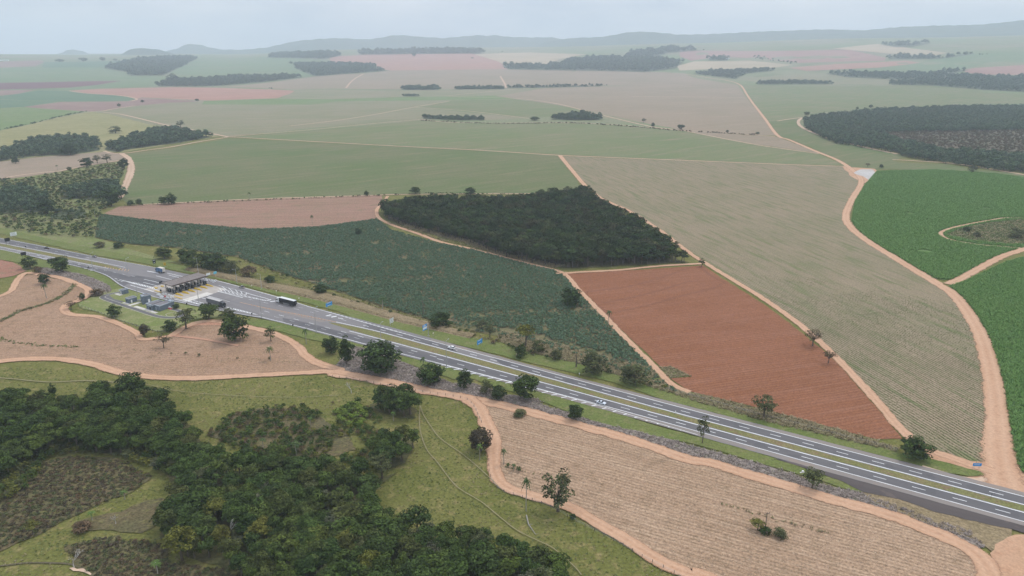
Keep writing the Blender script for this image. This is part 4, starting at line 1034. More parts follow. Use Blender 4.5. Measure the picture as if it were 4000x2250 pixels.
L['greystraw'] = leaf_mat('leaf_greystraw', [(0.325, 0.263, 0.231), (0.250, 0.206, 0.175), (0.388, 0.325, 0.294)], 0.4)
L['stubble'] = leaf_mat('leaf_stubble', [(0.43, 0.32, 0.225), (0.36, 0.26, 0.18), (0.25, 0.185, 0.115), (0.47, 0.36, 0.26)], 0.35)
M['bark'] = plain('bark', (0.14, 0.115, 0.09), 0.95, 0.1, dirt=0.4)
M['bark_pale'] = plain('bark_pale', (0.36, 0.33, 0.28), 0.9, 0.1, dirt=0.3)
M['bark_white'] = plain('bark_white', (0.5, 0.47, 0.43), 0.9, 0.1, dirt=0.25)

def quads(C, Nrm, size, rng, tilt=0.55, aspect=1.5):
    """leaf sprays: one quad for every centre, turned roughly along its normal"""
    n = len(C)
    Nn = Nrm + rng.normal(0, tilt, (n, 3))
    Nn /= np.linalg.norm(Nn, axis=1, keepdims=True) + 1e-9
    R = rng.normal(0, 1, (n, 3))
    T = np.cross(Nn, R); T /= np.linalg.norm(T, axis=1, keepdims=True) + 1e-9
    B = np.cross(Nn, T)
    s = size * rng.uniform(0.6, 1.35, (n, 1))
    T, B = T * s * aspect / 2, B * s / 2
    V = np.stack([C - T, C - B * 0.9 + Nn * s * 0.12, C + T, C + B * 0.9 + Nn * s * 0.12], 1).reshape(-1, 3)
    F = np.arange(4 * n).reshape(n, 4)
    return V, F

def np_mesh(name, parts_vf, mat, smooth_f=False):
    V = np.concatenate([p[0] for p in parts_vf]); k = 0; F = []
    for v, f in parts_vf:
        F.append(f + k); k += len(v)
    F = np.concatenate(F)
    me = bpy.data.meshes.new(name)
    me.vertices.add(len(V)); me.vertices.foreach_set('co', V.astype(np.float32).ravel())
    m = F.shape[1]
    me.loops.add(len(F) * m); me.loops.foreach_set('vertex_index', F.astype(np.int32).ravel())
    me.polygons.add(len(F)); me.polygons.foreach_set('loop_start', np.arange(0, len(F) * m, m, dtype=np.int32))
    me.polygons.foreach_set('loop_total', np.full(len(F), m, np.int32))
    me.materials.append(mat)
    me.update(calc_edges=True)
    me.validate()
    return me

def crown_mesh(name, mat, seed, clumps=34, leaves=58, size=0.5, rx=4.0, rz=3.2, cz=6.5, cr=1.35, low=-0.5, fill=0.35, bias=1.0):
    rng = np.random.default_rng(seed)
    parts_vf = []
    cs = []
    for i in range(clumps):
        for _ in range(40):
            d = rng.normal(0, 1, 3); d /= np.linalg.norm(d)
            if d[2] > low: break
        r = rng.uniform(fill, 1.0) ** 0.5
        wob = 1 + 0.22 * math.sin(3 * math.atan2(d[1], d[0]) + seed) + 0.12 * math.sin(5 * d[2] + seed * 2)
        c = np.array([d[0] * rx * r * wob, d[1] * rx * r * wob, cz + d[2] * rz * r * (1 + rng.uniform(-.15, .2))])
        R = cr * rng.uniform(0.65, 1.3)
        cs.append((c, R))
        k = int(leaves * R / cr)
        e = rng.normal(0, 1, (k, 3)); e[:, 2] = np.abs(e[:, 2]) * 0.9 - 0.25 * (rng.uniform(0, 1, k) > .6)
        e /= np.linalg.norm(e, axis=1, keepdims=True)
        P = c + e * R * np.array([1, 1, 0.75]) * rng.uniform(0.75, 1.1, (k, 1))
        out = e * 0.7 + (c - np.array([0, 0, cz - 1])) / max(rx, rz) * 0.5 + np.array([0, 0, 0.5])
        parts_vf.append(quads(P, out, size, rng))
    me = np_mesh(name, parts_vf, mat)
    val = np.concatenate([np.full(len(v), rng.uniform(-.38, .42)) for v, f in parts_vf]).astype(np.float32)
    at = me.attributes.new('clump', 'FLOAT', 'POINT')
    if len(me.vertices) == len(val): at.data.foreach_set('value', val)
    return me, cs

def trunk_mesh(name, mat, cs, seed, r0=0.32, top=5.0, limbs=5, lean=0.3):
    rng = random.Random(seed)
    mb = MB()
    lx, ly = rng.uniform(-lean, lean), rng.uniform(-lean, lean)
    mb.tube([(0, 0, -0.25), (lx * .2, ly * .2, top * .3), (lx * .6, ly * .6, top * .65), (lx, ly, top)], [r0 * 1.25, r0, r0 * .8, r0 * .55], 7)
    for c, R in cs[:limbs]:
        z0 = top * rng.uniform(.55, .95)
        f = z0 / top
        mb.tube([(lx * f, ly * f, z0), ((lx * f + c[0]) / 2, (ly * f + c[1]) / 2, (z0 + c[2]) / 2 + .2), (c[0], c[1], c[2])], [r0 * .5, r0 * .32, r0 * .12], 5)
    me = bpy.data.meshes.new(name)
    me.from_pydata(mb.v, [], mb.f)
    me.materials.append(mat)
    return me

PROTO = {}          # kind -> list of (crown mesh, trunk mesh, nominal height, nominal width)
def proto(kind, n, mat, bark='bark', H=10.0, Wd=8.4, trunk=None, **kw):
    PROTO[kind] = []
    for i in range(n):
        sd = abs(hash(kind)) % 9973 if False else sum(ord(c) for c in kind) * 7 + i * 31
        cm, cs = crown_mesh('crown_' + kind, mat, sd, **kw)
        tm = trunk_mesh('trunk_' + kind, M[bark], cs, sd, **(trunk or {}))
        PROTO[kind].append((cm, tm, H, Wd))
proto('round', 4, L['dark'], clumps=58, leaves=56, size=0.46, rx=3.5, rz=4.4, cz=4.9, cr=1.25, low=-0.92, fill=0.35, trunk=dict(top=4.2))
proto('forest', 7, L['forest'], clumps=30, leaves=58, size=0.52, rx=3.3, rz=2.9, cz=6.7, cr=1.4, low=-0.6, trunk=dict(top=5.5, limbs=3))
proto('open', 3, L['open'], clumps=40, leaves=40, size=0.4, rx=3.6, rz=3.6, cz=6.1, cr=1.0, low=-0.75, fill=0.15, trunk=dict(top=5.5, limbs=12))
proto('sparse', 3, L['brown'], clumps=34, leaves=26, size=0.34, rx=3.6, rz=3.4, cz=5.8, cr=1.0, low=-0.6, fill=0.1, trunk=dict(top=4.5, limbs=18, r0=.26))
proto('grey', 2, L['grey'], clumps=30, leaves=46, size=0.42, rx=3.5, rz=3.2, cz=6.0, cr=1.15, low=-0.6, trunk=dict(top=4.5, limbs=5))
proto('yellow', 2, L['yellow'], clumps=28, leaves=50, size=0.45, rx=3.5, rz=2.6, cz=6.8, cr=1.2, low=-0.3, trunk=dict(top=6, limbs=8))
proto('reddark', 2, L['reddark'], clumps=54, leaves=60, size=0.46, rx=3.6, rz=4.2, cz=5.0, cr=1.3, low=-0.9, trunk=dict(top=4.2))
proto('slender', 1, L['open'], clumps=22, leaves=40, size=0.36, rx=2.6, rz=3.6, cz=6.2, cr=0.9, low=-0.9, fill=0.1, trunk=dict(top=8, limbs=8, r0=.2), Wd=6.4)
proto('bush', 4, L['dark'], clumps=46, leaves=54, size=0.5, rx=3.6, rz=5.0, cz=3.9, cr=1.5, low=-0.72, fill=0.3, trunk=dict(top=3))
proto('shrub', 3, L['open'], clumps=38, leaves=42, size=0.5, rx=3.6, rz=4.8, cz=3.9, cr=1.5, low=-0.72, fill=0.25, trunk=dict(top=3))
proto('brush', 2, L['brown'], clumps=36, leaves=42, size=0.5, rx=3.6, rz=4.8, cz=3.8, cr=1.5, low=-0.72, fill=0.25, trunk=dict(top=3))

def palm_meshes(seed, mat, fr=16, flen=3.2):
    rng = random.Random(seed)
    Vq, Fq = [], []
    mb = MB()
    for k in range(fr):
        a = 2 * math.pi * k / fr + rng.uniform(-.2, .2)
        el = rng.choice([0.9, 0.5, 0.15, -0.2]) + rng.uniform(-.15, .15)
        ca, sa = math.cos(a), math.sin(a)
        prev = None
        n = 6
        for j in range(n + 1):
            t = j / n
            rr = flen * t * math.cos(el * 0.8) * (1 - .12 * t)
            zz = 9.6 + flen * (math.sin(el) * t - 0.75 * t * t)
            w = 0.62 * math.sin(math.pi * min(1, .12 + .88 * t)) ** .6 * (1 - t * .55)
            p = Vector((ca * rr, sa * rr, zz))
            sdv = Vector((-sa, ca, 0)) * w
            cur = (p + sdv - Vector((0, 0, .25 * w)), p, p - sdv - Vector((0, 0, .25 * w)))
            if prev:
                for q in ((prev[0], cur[0], cur[1], prev[1]), (prev[1], cur[1], cur[2], prev[2])):
                    # leaflets: a comb of narrow slits instead of a full blade
                    mb.add([q[0], q[0].lerp(q[1], .72), q[3].lerp(q[2], .72), q[3]], [(0, 1, 2, 3)])
            prev = cur
    cm = bpy.data.meshes.new('crown_palm'); cm.from_pydata([tuple(v) for v in mb.v], [], mb.f); cm.materials.append(mat)
    tb = MB().tube([(0, 0, -.2), (.12, .05, 3), (.05, .15, 6.5), (0, 0, 9.7)], [.3, .2, .18, .2], 7)
    tm = bpy.data.meshes.new('trunk_palm'); tm.from_pydata(tb.v, [], tb.f); tm.materials.append(M['bark_pale'])
    return cm, tm, 10.6, 6.0
PROTO['palm'] = [palm_meshes(s, L['palm']) for s in (1, 2, 3)]
PROTO['palm_lt'] = [palm_meshes(s, L['palm_lt']) for s in (5, 6)]

def bare_meshes(seed):
    rng = random.Random(seed)
    mb = MB()
    def grow(p, d, ln, r, depth):
        q = p + d * ln
        mid_p = p + d * ln * .5 + Vector((rng.uniform(-.12, .12), rng.uniform(-.12, .12), 0)) * ln
        mb.tube([p, mid_p, q], [r, r * .8, r * .6], 5)
        if depth == 0: return
        for _ in range(rng.choice([2, 3, 3])):
            nd = (d + Vector((rng.uniform(-.8, .8), rng.uniform(-.8, .8), rng.uniform(-.15, .5)))).normalized()
            grow(q, nd, ln * rng.uniform(.55, .8), r * .58, depth - 1)
    grow(Vector((0, 0, -.2)), Vector((0.05, 0, 1)), 3.6, .3, 4)
    me = bpy.data.meshes.new('branches_bare'); me.from_pydata([tuple(v) for v in mb.v], [], mb.f); me.materials.append(M['bark_white'])
    return me
BARE = [bare_meshes(s) for s in (3, 8, 15)]

def plant_tree(kind, base, h, w, label=None, group=None, name=None, variant=None, cat='tree', z=0.3):
    P = PROTO[kind]
    cm, tm, H, Wd = P[variant if variant is not None else random.randrange(len(P))]
    nm = name or {'palm': 'palm_tree', 'palm_lt': 'palm_tree', 'bush': 'bush', 'shrub': 'bush', 'brush': 'bush'}.get(kind, 'tree')
    zz = terrain(base[0], base[1]) + (z if math.hypot(base[0], base[1]) < 2450 else 1.0)
    e = empty(nm, (base[0], base[1], zz), random.uniform(0, 6.28))
    e.scale = (w / Wd, w / Wd, h / H)
    for n2, me in (('crown', cm), ('trunk', tm)):
        o = bpy.data.objects.new(n2, me)
        COL.objects.link(o)
        o.parent = e
    tag(e, label, cat, group)
    return e

# ------------------------------------------------------------------ scattered cover through geometry nodes ("stuff")
def gn_scatter(name, label, P, rot, scl, idx, protos, zscl=None):
    """points -> instances of small plant meshes"""
    pc = bpy.data.collections.new('plants_' + name)
    for i, me in enumerate(protos):
        o = bpy.data.objects.new('%s_%02d' % (me.name, i), me)
        pc.objects.link(o)
    me = bpy.data.meshes.new(name)
    n = len(P)
    me.vertices.add(n)
    me.vertices.foreach_set('co', np.asarray(P, np.float32).ravel())
    for nm, tp, dat in (('rz', 'FLOAT', rot), ('sx', 'FLOAT', scl), ('sz', 'FLOAT', zscl if zscl is not None else scl), ('pick', 'INT', idx)):
        a = me.attributes.new(nm, tp, 'POINT')
        a.data.foreach_set('value', np.asarray(dat, np.float32 if tp == 'FLOAT' else np.int32))
    me.update()
    o = bpy.data.objects.new(name, me)
    COL.objects.link(o)
    ng = bpy.data.node_groups.new('scatter_' + name, 'GeometryNodeTree')
    ng.interface.new_socket('Geometry', in_out='INPUT', socket_type='NodeSocketGeometry')
    ng.interface.new_socket('Geometry', in_out='OUTPUT', socket_type='NodeSocketGeometry')
    nd, lk = ng.nodes, ng.links
    gi, go = nd.new('NodeGroupInput'), nd.new('NodeGroupOutput')
    ci = nd.new('GeometryNodeCollectionInfo')
    ci.inputs['Collection'].default_value = pc
    ci.inputs['Separate Children'].default_value = True
    ci.inputs['Reset Children'].default_value = True
    ip_ = nd.new('GeometryNodeInstanceOnPoints')
    ip_.inputs['Pick Instance'].default_value = True
    def attr(nm, tp):
        a = nd.new('GeometryNodeInputNamedAttribute'); a.data_type = tp
        a.inputs['Name'].default_value = nm
        return a.outputs['Attribute']
    cx = nd.new('ShaderNodeCombineXYZ'); lk.new(attr('rz', 'FLOAT'), cx.inputs[2])
    cs = nd.new('ShaderNodeCombineXYZ')
    sx = attr('sx', 'FLOAT')
    lk.new(sx, cs.inputs[0]); lk.new(sx, cs.inputs[1]); lk.new(attr('sz', 'FLOAT'), cs.inputs[2])
    lk.new(gi.outputs[0], ip_.inputs['Points']); lk.new(ci.outputs[0], ip_.inputs['Instance'])
    lk.new(attr('pick', 'INT'), ip_.inputs['Instance Index'])
    lk.new(cx.outputs[0], ip_.inputs['Rotation']); lk.new(cs.outputs[0], ip_.inputs['Scale'])
    lk.new(ip_.outputs[0], go.inputs[0])
    md = o.modifiers.new('scatter', 'NODES'); md.node_group = ng
    return tag(o, label, None, None, 'stuff')

def merged(pairs, name, mats):
    """crown + trunk of a prototype as one mesh for scattered woods"""
    out = []
    for cm, tm, H, Wd in pairs:
        bm = bmesh.new()
        bm.from_mesh(cm)
        k = len(bm.faces)
        bm.from_mesh(tm)
        bm.faces.ensure_lookup_table()
        for f in bm.faces[k:]: f.material_index = 1
        me = bpy.data.meshes.new(name)
        bm.to_mesh(me); bm.free()
        me.materials.append(cm.materials[0]); me.materials.append(tm.materials[0])
        out.append(me)
    return out

def blade_mesh(name, mat, n, h, spread, w, seed, lean=.5, segs=2):
    rng = np.random.default_rng(seed)
    mb = MB()
    for i in range(n):
        a = rng.uniform(0, 6.28); r = spread * math.sqrt(rng.uniform(0, 1))
        bx, by = r * math.cos(a), r * math.sin(a)
        b = rng.uniform(0, 6.28); hh = h * rng.uniform(.65, 1.15); ll = lean * rng.uniform(.3, 1.2) * hh
        ww = w * rng.uniform(.7, 1.3)
        dx, dy = math.cos(b), math.sin(b)
        px, py = -dy * ww / 2, dx * ww / 2
        pr = [(bx + px, by + py, -.05), (bx - px, by - py, -.05)]
        for k in range(1, segs + 1):
            t = k / segs
            cx, cy, cz = bx + dx * ll * t * t, by + dy * ll * t * t, hh * (t - .25 * t * t * lean)
            f = 1 - .55 * t
            cur = [(cx + px * f, cy + py * f, cz), (cx - px * f, cy - py * f, cz)]
            mb.add([pr[0], pr[1], cur[1], cur[0]], [(0, 1, 2, 3)])
            pr = cur
    me = bpy.data.meshes.new(name); me.from_pydata(mb.v, [], mb.f); me.materials.append(mat)
    return me

def bushlet(name, mat, n, R, h, size, seed):
    rng = np.random.default_rng(seed)
    e = rng.normal(0, 1, (n, 3)); e /= np.linalg.norm(e, axis=1, keepdims=True); e[:, 2] = np.abs(e[:, 2])
    P = e * np.array([R, R, h * .6]) * rng.uniform(.5, 1, (n, 1)) + np.array([0, 0, h * .38])
    return np_mesh(name, [quads(P, e * .4 + np.array([0, 0, .8]), size, rng, .4)], mat)

def jgrid(poly, sp, jit=.5, deg=0.0, along=None):
    """jittered grid of points inside an outline; with deg the grid follows crop rows"""
    A = np.array([p[:2] for p in poly])
    c, s = math.cos(math.radians(deg)), math.sin(math.radians(deg))
    Rm = np.array([[c, s], [-s, c]])
    B = A @ Rm.T
    x0, y0 = B.min(0); x1, y1 = B.max(0)
    al = along or sp
    gx, gy = np.meshgrid(np.arange(x0, x1, al), np.arange(y0, y1, sp))
    g = np.stack([gx.ravel(), gy.ravel()], 1)
    g[:, 0] += RNG.uniform(-jit, jit, len(g)) * al
    g[:, 1] += RNG.uniform(-jit, jit, len(g)) * sp * (0.25 if along else 1)
    g = g @ Rm
    return g[inside(A, g)]

def in_view(g, marg=300):
    """keeps the points the photograph could show"""
    y, x = g[:, 1], g[:, 0]
    c, s = math.cos(PITCH), math.sin(PITCH)
    dep = y * c + CAM_H * s
    px = 2000 + F_PX * x / np.maximum(dep, 1)
    py = 1125 - F_PX * (y * s - CAM_H * c) / np.maximum(dep, 1)
    return (dep > 1) & (px > -marg) & (px < 4000 + marg) & (py < 2250 + marg * 2.5)

def cover(name, label, g, z, protos, smin, smax, zmin=None, zmax=None, excl_tracks=True):
    g = g[in_view(g)]
    if excl_tracks:
        for c, w in TRACKS: g = g[~near_line(c, g, w / 2 + .3)]
    n = len(g)
    P = np.column_stack([g, np.full(n, z)])
    s = RNG.uniform(smin, smax, n)
    sz = RNG.uniform(zmin, zmax, n) if zmin else s
    return gn_scatter(name, label, P, RNG.uniform(0, 6.28, n), s, RNG.integers(0, len(protos), n), protos, sz)

def vnoise(g, sc, seed=0):
    r = np.random.default_rng(seed)
    ph = r.uniform(0, 6.28, (6, 2)); k = r.normal(0, 1, (6, 2)) / sc
    return sum(np.sin(g @ k[i] * 2.2 + ph[i, 0]) for i in range(6)) / 6

# cane, young cane, cassava
cane_p = [blade_mesh('cane_clump', L['cane'], 22, 1.7, .75, .2, s, .75) for s in range(5)]
g = jgrid(CANE1, 1.6, .45, -95, 1.35); g = g[~inside(ISLAND, g)]
g = g[vnoise(g, 14, 3) > -.75]
cover('cane_rows', 'dense rows of bright green sugar cane beside the right dirt road', g, CANE1_Z, cane_p, .8, 1.25, .75, 1.15)
cover('cane_rows', 'dense rows of bright green sugar cane in the lower right corner', jgrid(CANE2, 1.6, .45, -95, 1.1), CANE2_Z, cane_p, .8, 1.25, .75, 1.2)
yp = [blade_mesh('young_tuft', L['young'], 10, .32, .26, .12, s, .7) for s in range(4)]
g = jgrid(YOUNG, 1.9, .45, -76, .6)
d = np.hypot(g[:, 0], g[:, 1])
g = g[(d < 560) & (.5 * vnoise(g, 22, 5) + RNG.uniform(-.5, .5, len(g)) > -.2 + np.clip((d - 430) / 200, 0, 1))]
cover('young_cane_rows', 'thin green tufts of young cane in rows', g, YOUNG_Z, yp, .7, 1.2)
cp = [bushlet('cassava_bush', L['cassava'], 26, .85, 1.5, .55, s) for s in range(5)]
g = jgrid(CASSAVA, 1.35, .5)
g = g[(vnoise(g, 9, 7) + .7 * vnoise(g, 30, 9) + RNG.uniform(-.75, .75, len(g))) > -.5]
edge = pts(('D', [(1150, 825), (1340, 865), (1480, 905), (1600, 950), (1705, 990)]))
g = g[~(near_line(edge, g, 14) & (RNG.uniform(0, 1, len(g)) > .35))]
cover('cassava_plants', 'bushy bluish green cassava plants filling the field', g, CASSAVA_Z, cp, .7, 1.2)
# straw, grass, dry brush
sp_ = [blade_mesh('straw_bit', L['stubble'], 7, .22, .55, .2, s, 1.6, 1) for s in range(4)]
g = jgrid(STUB_R, 1.9, .45, -27, 1.1)
cover('straw_rows', 'rows of dry straw and stubble on the right field', g[RNG.uniform(0, 1, len(g)) > .35], STUB_R_Z, sp_, .6, 1.3)
g = jgrid(STUB_L, 2.4, .5, 2, 1.6)
cover('straw_rows', 'scattered straw on the left stubble field', g[RNG.uniform(0, 1, len(g)) > .45], STUB_L_Z, sp_, .7, 1.4)
gp = [blade_mesh('grass_tuft', L['grass'], 11, .42, .5, .17, s, .9, 1) for s in range(4)]
dp = [blade_mesh('dry_tuft', L['straw'], 14, .75, .6, .18, s, .8) for s in range(4)]
gsp = [blade_mesh('grey_tuft', L['greystraw'], 16, .5, .7, .2, s, .9) for s in range(4)]
PAST = pts(('T7', [(-60, -40), (700, 0), (1100, 60), (1600, 70), (2300, 40), (2536, 70)]), ('T8', [(0, 60), (420, 120), (950, 215), (1040, 350), (1080, 560), (1090, 760), (1190, 860), (1450, 950), (1700, 1060), (2000, 1230), (2300, 1390), (2500, 1560), (0, 1560)]), ('T7', [(2536, 1560), (-60, 1560)]))
g = jgrid(PAST, 1.5, .5)
vn = vnoise(g, 8, 2) + RNG.uniform(-.6, .6, len(g))
cover('pasture_grass', 'short green grass tufts of the near pasture', g[vn > .12], 0.01, gp, .6, 1.2)
cover('pasture_dry_grass', 'pale dry grass tufts in the near pasture', g[vn < -.62], 0.01, dp, .35, .7)
g = jgrid(BR1, 1.15, .5)
cover('dry_brush', 'grey dry brush along the farm road', g[RNG.uniform(0, 1, len(g)) > .25], .34, gsp, .7, 1.5)
cover('dry_brush', 'brown dry brush left of the toll lawn', jgrid(BR2, 1.5, .5), .34, gsp, .7, 1.4)
g = jgrid(TALLV, 1.1, .5)
cover('rough_grass', 'tall dry grass above the upper verge', g, .33, dp, .8, 1.7)
BANKP = [RF(u, v) for u, v in ((-500, 317), (-440, 319), (-346, 322), (-283, 319), (-231, 321), (-231, 328), (-290, 332), (-359, 338), (-440, 331), (-500, 326))]
g = jgrid(BANKP, 1.3, .5)
cover('bank_grass', 'dry grass on the brown cut bank', g, .8, dp, .5, 1.0)
g = jgrid(ISLAND, 1.6, .5)
cover('island_scrub', 'olive scrub on the island in the cane', g, ISLAND_Z, [blade_mesh('island_tuft', L['straw'], 14, .7, .8, .25, 3, .8), blade_mesh('island_tuft', L['grass'], 14, .7, .8, .25, 4, .8), blade_mesh('island_tuft', L['young'], 14, .7, .8, .25, 5, .8)], .8, 1.6)

# ------------------------------------------------------------------ woods
fm = merged(PROTO['forest'], 'forest_tree_mesh', None)
wm = []
for i, (cm, cs) in enumerate([crown_mesh('wood_crown', L['wood'], 100 + i, clumps=24, leaves=34, size=0.68, rx=3.4, rz=3.0, cz=6.6, cr=1.4, low=-.5) for i in range(6)]):
    wm += merged([(cm, trunk_mesh('wood_trunk', M['bark'], cs, i, limbs=2, top=5.5), 10, 8)], 'wood_tree_mesh', None)
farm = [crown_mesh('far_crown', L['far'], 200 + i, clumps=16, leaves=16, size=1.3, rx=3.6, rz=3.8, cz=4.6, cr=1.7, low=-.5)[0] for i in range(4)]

wmf = []
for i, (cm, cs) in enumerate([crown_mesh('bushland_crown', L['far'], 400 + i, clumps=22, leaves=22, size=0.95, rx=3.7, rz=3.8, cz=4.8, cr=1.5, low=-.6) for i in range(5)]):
    wmf += merged([(cm, trunk_mesh('bushland_trunk', M['bark'], cs, i, limbs=1, top=4), 10, 8)], 'bushland_tree_mesh', None)

def wood(name, label, poly, sp, hmin, hmax, meshes, thin=0.0, z=0.1, zlift=False):
    g = jgrid(poly, sp, .48)
    g = g[in_view(g, 150)]
    if thin: g = g[RNG.uniform(0, 1, len(g)) > thin]
    if zlift:
        c = np.mean(g, 0) if len(g) else 0
        rim = near_line(list(poly) + [poly[0]], g, sp * 1.6)
        g = g[~(rim & (RNG.uniform(0, 1, len(g)) > .55)) & (vnoise(g, sp * 5, 12) > -.8)]
        g = g + RNG.normal(0, sp * .35, g.shape)
    n = len(g)
    if not n: return None
    zz = np.array([lift(x, y, 0) if zlift else z for x, y in g])
    h = RNG.uniform(hmin, hmax, n) * (1 + .22 * vnoise(g, 16, 4))
    return gn_scatter(name, label, np.column_stack([g, zz]), RNG.uniform(0, 6.28, n), h / 10 * RNG.uniform(.85, 1.25, n), RNG.integers(0, len(meshes), n), meshes, h / 10)

def ptm(t, ps):
    """outline whose points carry their own level: crown tops at the back, ground at the front"""
    return [W(t, x, y, z) for x, y, z in ps]
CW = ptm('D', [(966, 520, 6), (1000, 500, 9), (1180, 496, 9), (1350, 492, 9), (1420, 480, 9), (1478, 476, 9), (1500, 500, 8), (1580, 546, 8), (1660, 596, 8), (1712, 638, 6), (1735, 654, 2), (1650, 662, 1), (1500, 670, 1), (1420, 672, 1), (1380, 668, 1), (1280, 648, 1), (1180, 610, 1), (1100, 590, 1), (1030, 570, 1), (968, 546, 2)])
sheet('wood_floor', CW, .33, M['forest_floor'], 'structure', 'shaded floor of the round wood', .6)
wood('round_wood', 'dense dark wood standing alone in the middle of the fields', CW, 5.4, 6.5, 14, wm)
g0 = ptz(.3, ('D', [(962, 540), (1030, 574), (1180, 615), (1290, 655), (1400, 675), (1420, 668), (1280, 640), (1180, 604), (1030, 566)]))
cover('wood_edge_grass', 'dry grass along the lower edge of the round wood', jgrid(g0, 1.3, .5), .3, dp, .9, 1.8)
RW_up = ptz(5.0, ('T3', [(985, 842), (1080, 815), (1500, 772), (2100, 750), (2640, 742), (2640, 905), (2000, 918), (1500, 925), (1680, 990), (1900, 1040), (2250, 1078), (2640, 1098), (2640, 1210), (2300, 1180), (1950, 1130), (1740, 1100), (1550, 1050), (1200, 998), (1050, 930), (985, 885)]))
wood('right_wood', 'large bluish green wood at the right', RW_up, 8.0, 4.5, 13, wmf, z=.3)
RB = pts(('T3', [(1500, 928), (2000, 920), (2640, 908), (2640, 1092), (2250, 1076), (1900, 1038), (1680, 988)]))
bfar = [crown_mesh('low_scrub', L['brown'], 300 + i, clumps=10, leaves=14, size=1.6, rx=4.6, rz=2.6, cz=2.0, cr=1.7, low=-.3)[0] for i in range(3)]
wood('brown_scrub', 'low brownish scrub inside the right wood', RB, 7.5, 3, 7, bfar, thin=.25, z=.2)
def farwood(label, sp, h, *runs):
    p = pts(*runs)
    near = max(math.hypot(q[0], q[1]) for q in p) < 1900
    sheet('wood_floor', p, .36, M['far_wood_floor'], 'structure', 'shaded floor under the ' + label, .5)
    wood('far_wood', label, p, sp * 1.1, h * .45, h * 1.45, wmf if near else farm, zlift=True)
farwood('dark wood on the far left rise', 17, 24, ('T1', [(735, 486), (990, 425), (1200, 412), (1390, 415), (1380, 425), (1240, 495), (1150, 535), (930, 537), (900, 508)]))
farwood('long wood strip below the far green hillside', 14, 16, ('T1', [(1110, 598), (1200, 575), (1700, 545), (1990, 538), (2150, 548), (1900, 578), (1580, 607), (1380, 614), (1120, 612)]))
farwood('wood strip on top of the far green hillside', 22, 28, ('T1', [(1880, 410), (1960, 390), (2400, 380), (2420, 395), (2300, 418), (1890, 410)]))
farwood('square wood right of the far green hillside', 16, 16, ('T1', [(2070, 455), (2400, 450)]), ('T2', [(0, 452), (300, 458), (310, 488), (400, 502), (230, 514), (0, 532)]), ('T1', [(2230, 542), (2100, 492)]))
farwood('long tree row on the far central rise', 30, 36, ('T2', [(180, 375), (700, 366), (1050, 370), (1050, 380), (600, 383), (200, 388)]))
farwood('big hazy wood right of the centre', 24, 24, ('T2', [(1195, 466), (1550, 468), (1700, 425), (1880, 412), (2280, 415), (2480, 440), (2420, 488), (2200, 512), (1900, 502), (1240, 492)]))
farwood('hazy hilltop wood right of the centre', 34, 32, ('T2', [(2060, 392), (2180, 362), (2400, 350)]), ('T3', [(60, 345), (270, 358), (110, 368), (0, 380)]), ('T2', [(2300, 405), (2080, 400)]))
farwood('dark clump in the mid tree line', 9, 13, ('T2', [(490, 622), (760, 622), (750, 637), (490, 637)]))
farwood('hedge like tree line across the centre', 8, 11, ('T2', [(870, 624), (1220, 622), (1210, 632), (870, 634)]))
farwood('thin tree line right of the centre', 12, 11, ('T2', [(1230, 618), (1560, 612), (1900, 606), (1900, 612), (1560, 620), (1230, 625)]))
farwood('low clump below the mid tree line', 8, 7, ('T2', [(500, 674), (620, 674), (610, 683), (500, 683)]))
farwood('bush strip beside the central track', 6.5, 8, ('T2', [(640, 830), (900, 836), (1070, 838), (1070, 852), (900, 853), (640, 842)]))
farwood('bush clump on the central rise', 7, 10, ('T2', [(1540, 842), (1700, 812), (1760, 805), (1910, 838), (1880, 850), (1700, 852), (1560, 846)]))
farwood('wide hazy wood belt at the right edge', 17, 15, ('T3', [(1130, 522), (1240, 512), (1560, 520), (1900, 520), (2010, 498), (2150, 495), (1990, 532), (2300, 545), (2640, 540), (2640, 658), (2240, 638), (1900, 608), (1600, 602), (1580, 580), (1800, 570), (1300, 550)]))
farwood('wood strip at the end of the straight dirt road', 15, 13, ('T3', [(330, 500), (760, 490), (770, 500), (560, 525), (500, 562), (350, 543), (200, 523)]))
farwood('low wood strip above the right green field', 12, 10, ('T3', [(650, 578), (900, 574), (1190, 584), (1180, 598), (650, 600)]))
farwood('wood strip between red and straw fields', 24, 20, ('T3', [(1580, 395), (1950, 408), (2180, 375), (2180, 384), (1950, 418), (1580, 422)]))
farwood('flat hazy wood on the right plain', 36, 26, ('T3', [(1520, 318), (1620, 305), (1880, 308), (1740, 332), (1640, 336)]))
farwood('small wood by the red field farm', 22, 20, ('T3', [(310, 405), (440, 408), (430, 432), (300, 428)]))
farwood('left bush belt in the yellowish pasture', 7.0, 9, ('T1', [(-60, 1085), (100, 1050), (250, 990), (400, 975), (680, 980), (690, 1020), (705, 1065), (500, 1098), (250, 1106), (-60, 1150)]))
farwood('right bush belt in the yellowish pasture', 6.5, 10, ('T1', [(755, 1030), (930, 980), (1000, 960), (1060, 925), (1250, 930), (1500, 970), (1250, 1014), (880, 1063), (850, 1078), (760, 1068)]))
farwood('dark wood above the highway at the far left', 5.5, 9, ('T1', [(440, 1350), (600, 1330), (860, 1310), (860, 1410), (730, 1430), (600, 1410), (440, 1415)]))
farwood('wood at the left edge above the highway', 5.5, 8, ('T4', [(-60, 120), (80, 75), (200, 70), (340, 140), (350, 245), (250, 235), (-60, 255)]))
farwood('thorny bushes on the lime green slope', 8, 5, ('T4', [(360, 260), (450, 215), (600, 215), (620, 270), (480, 290), (360, 285)]))

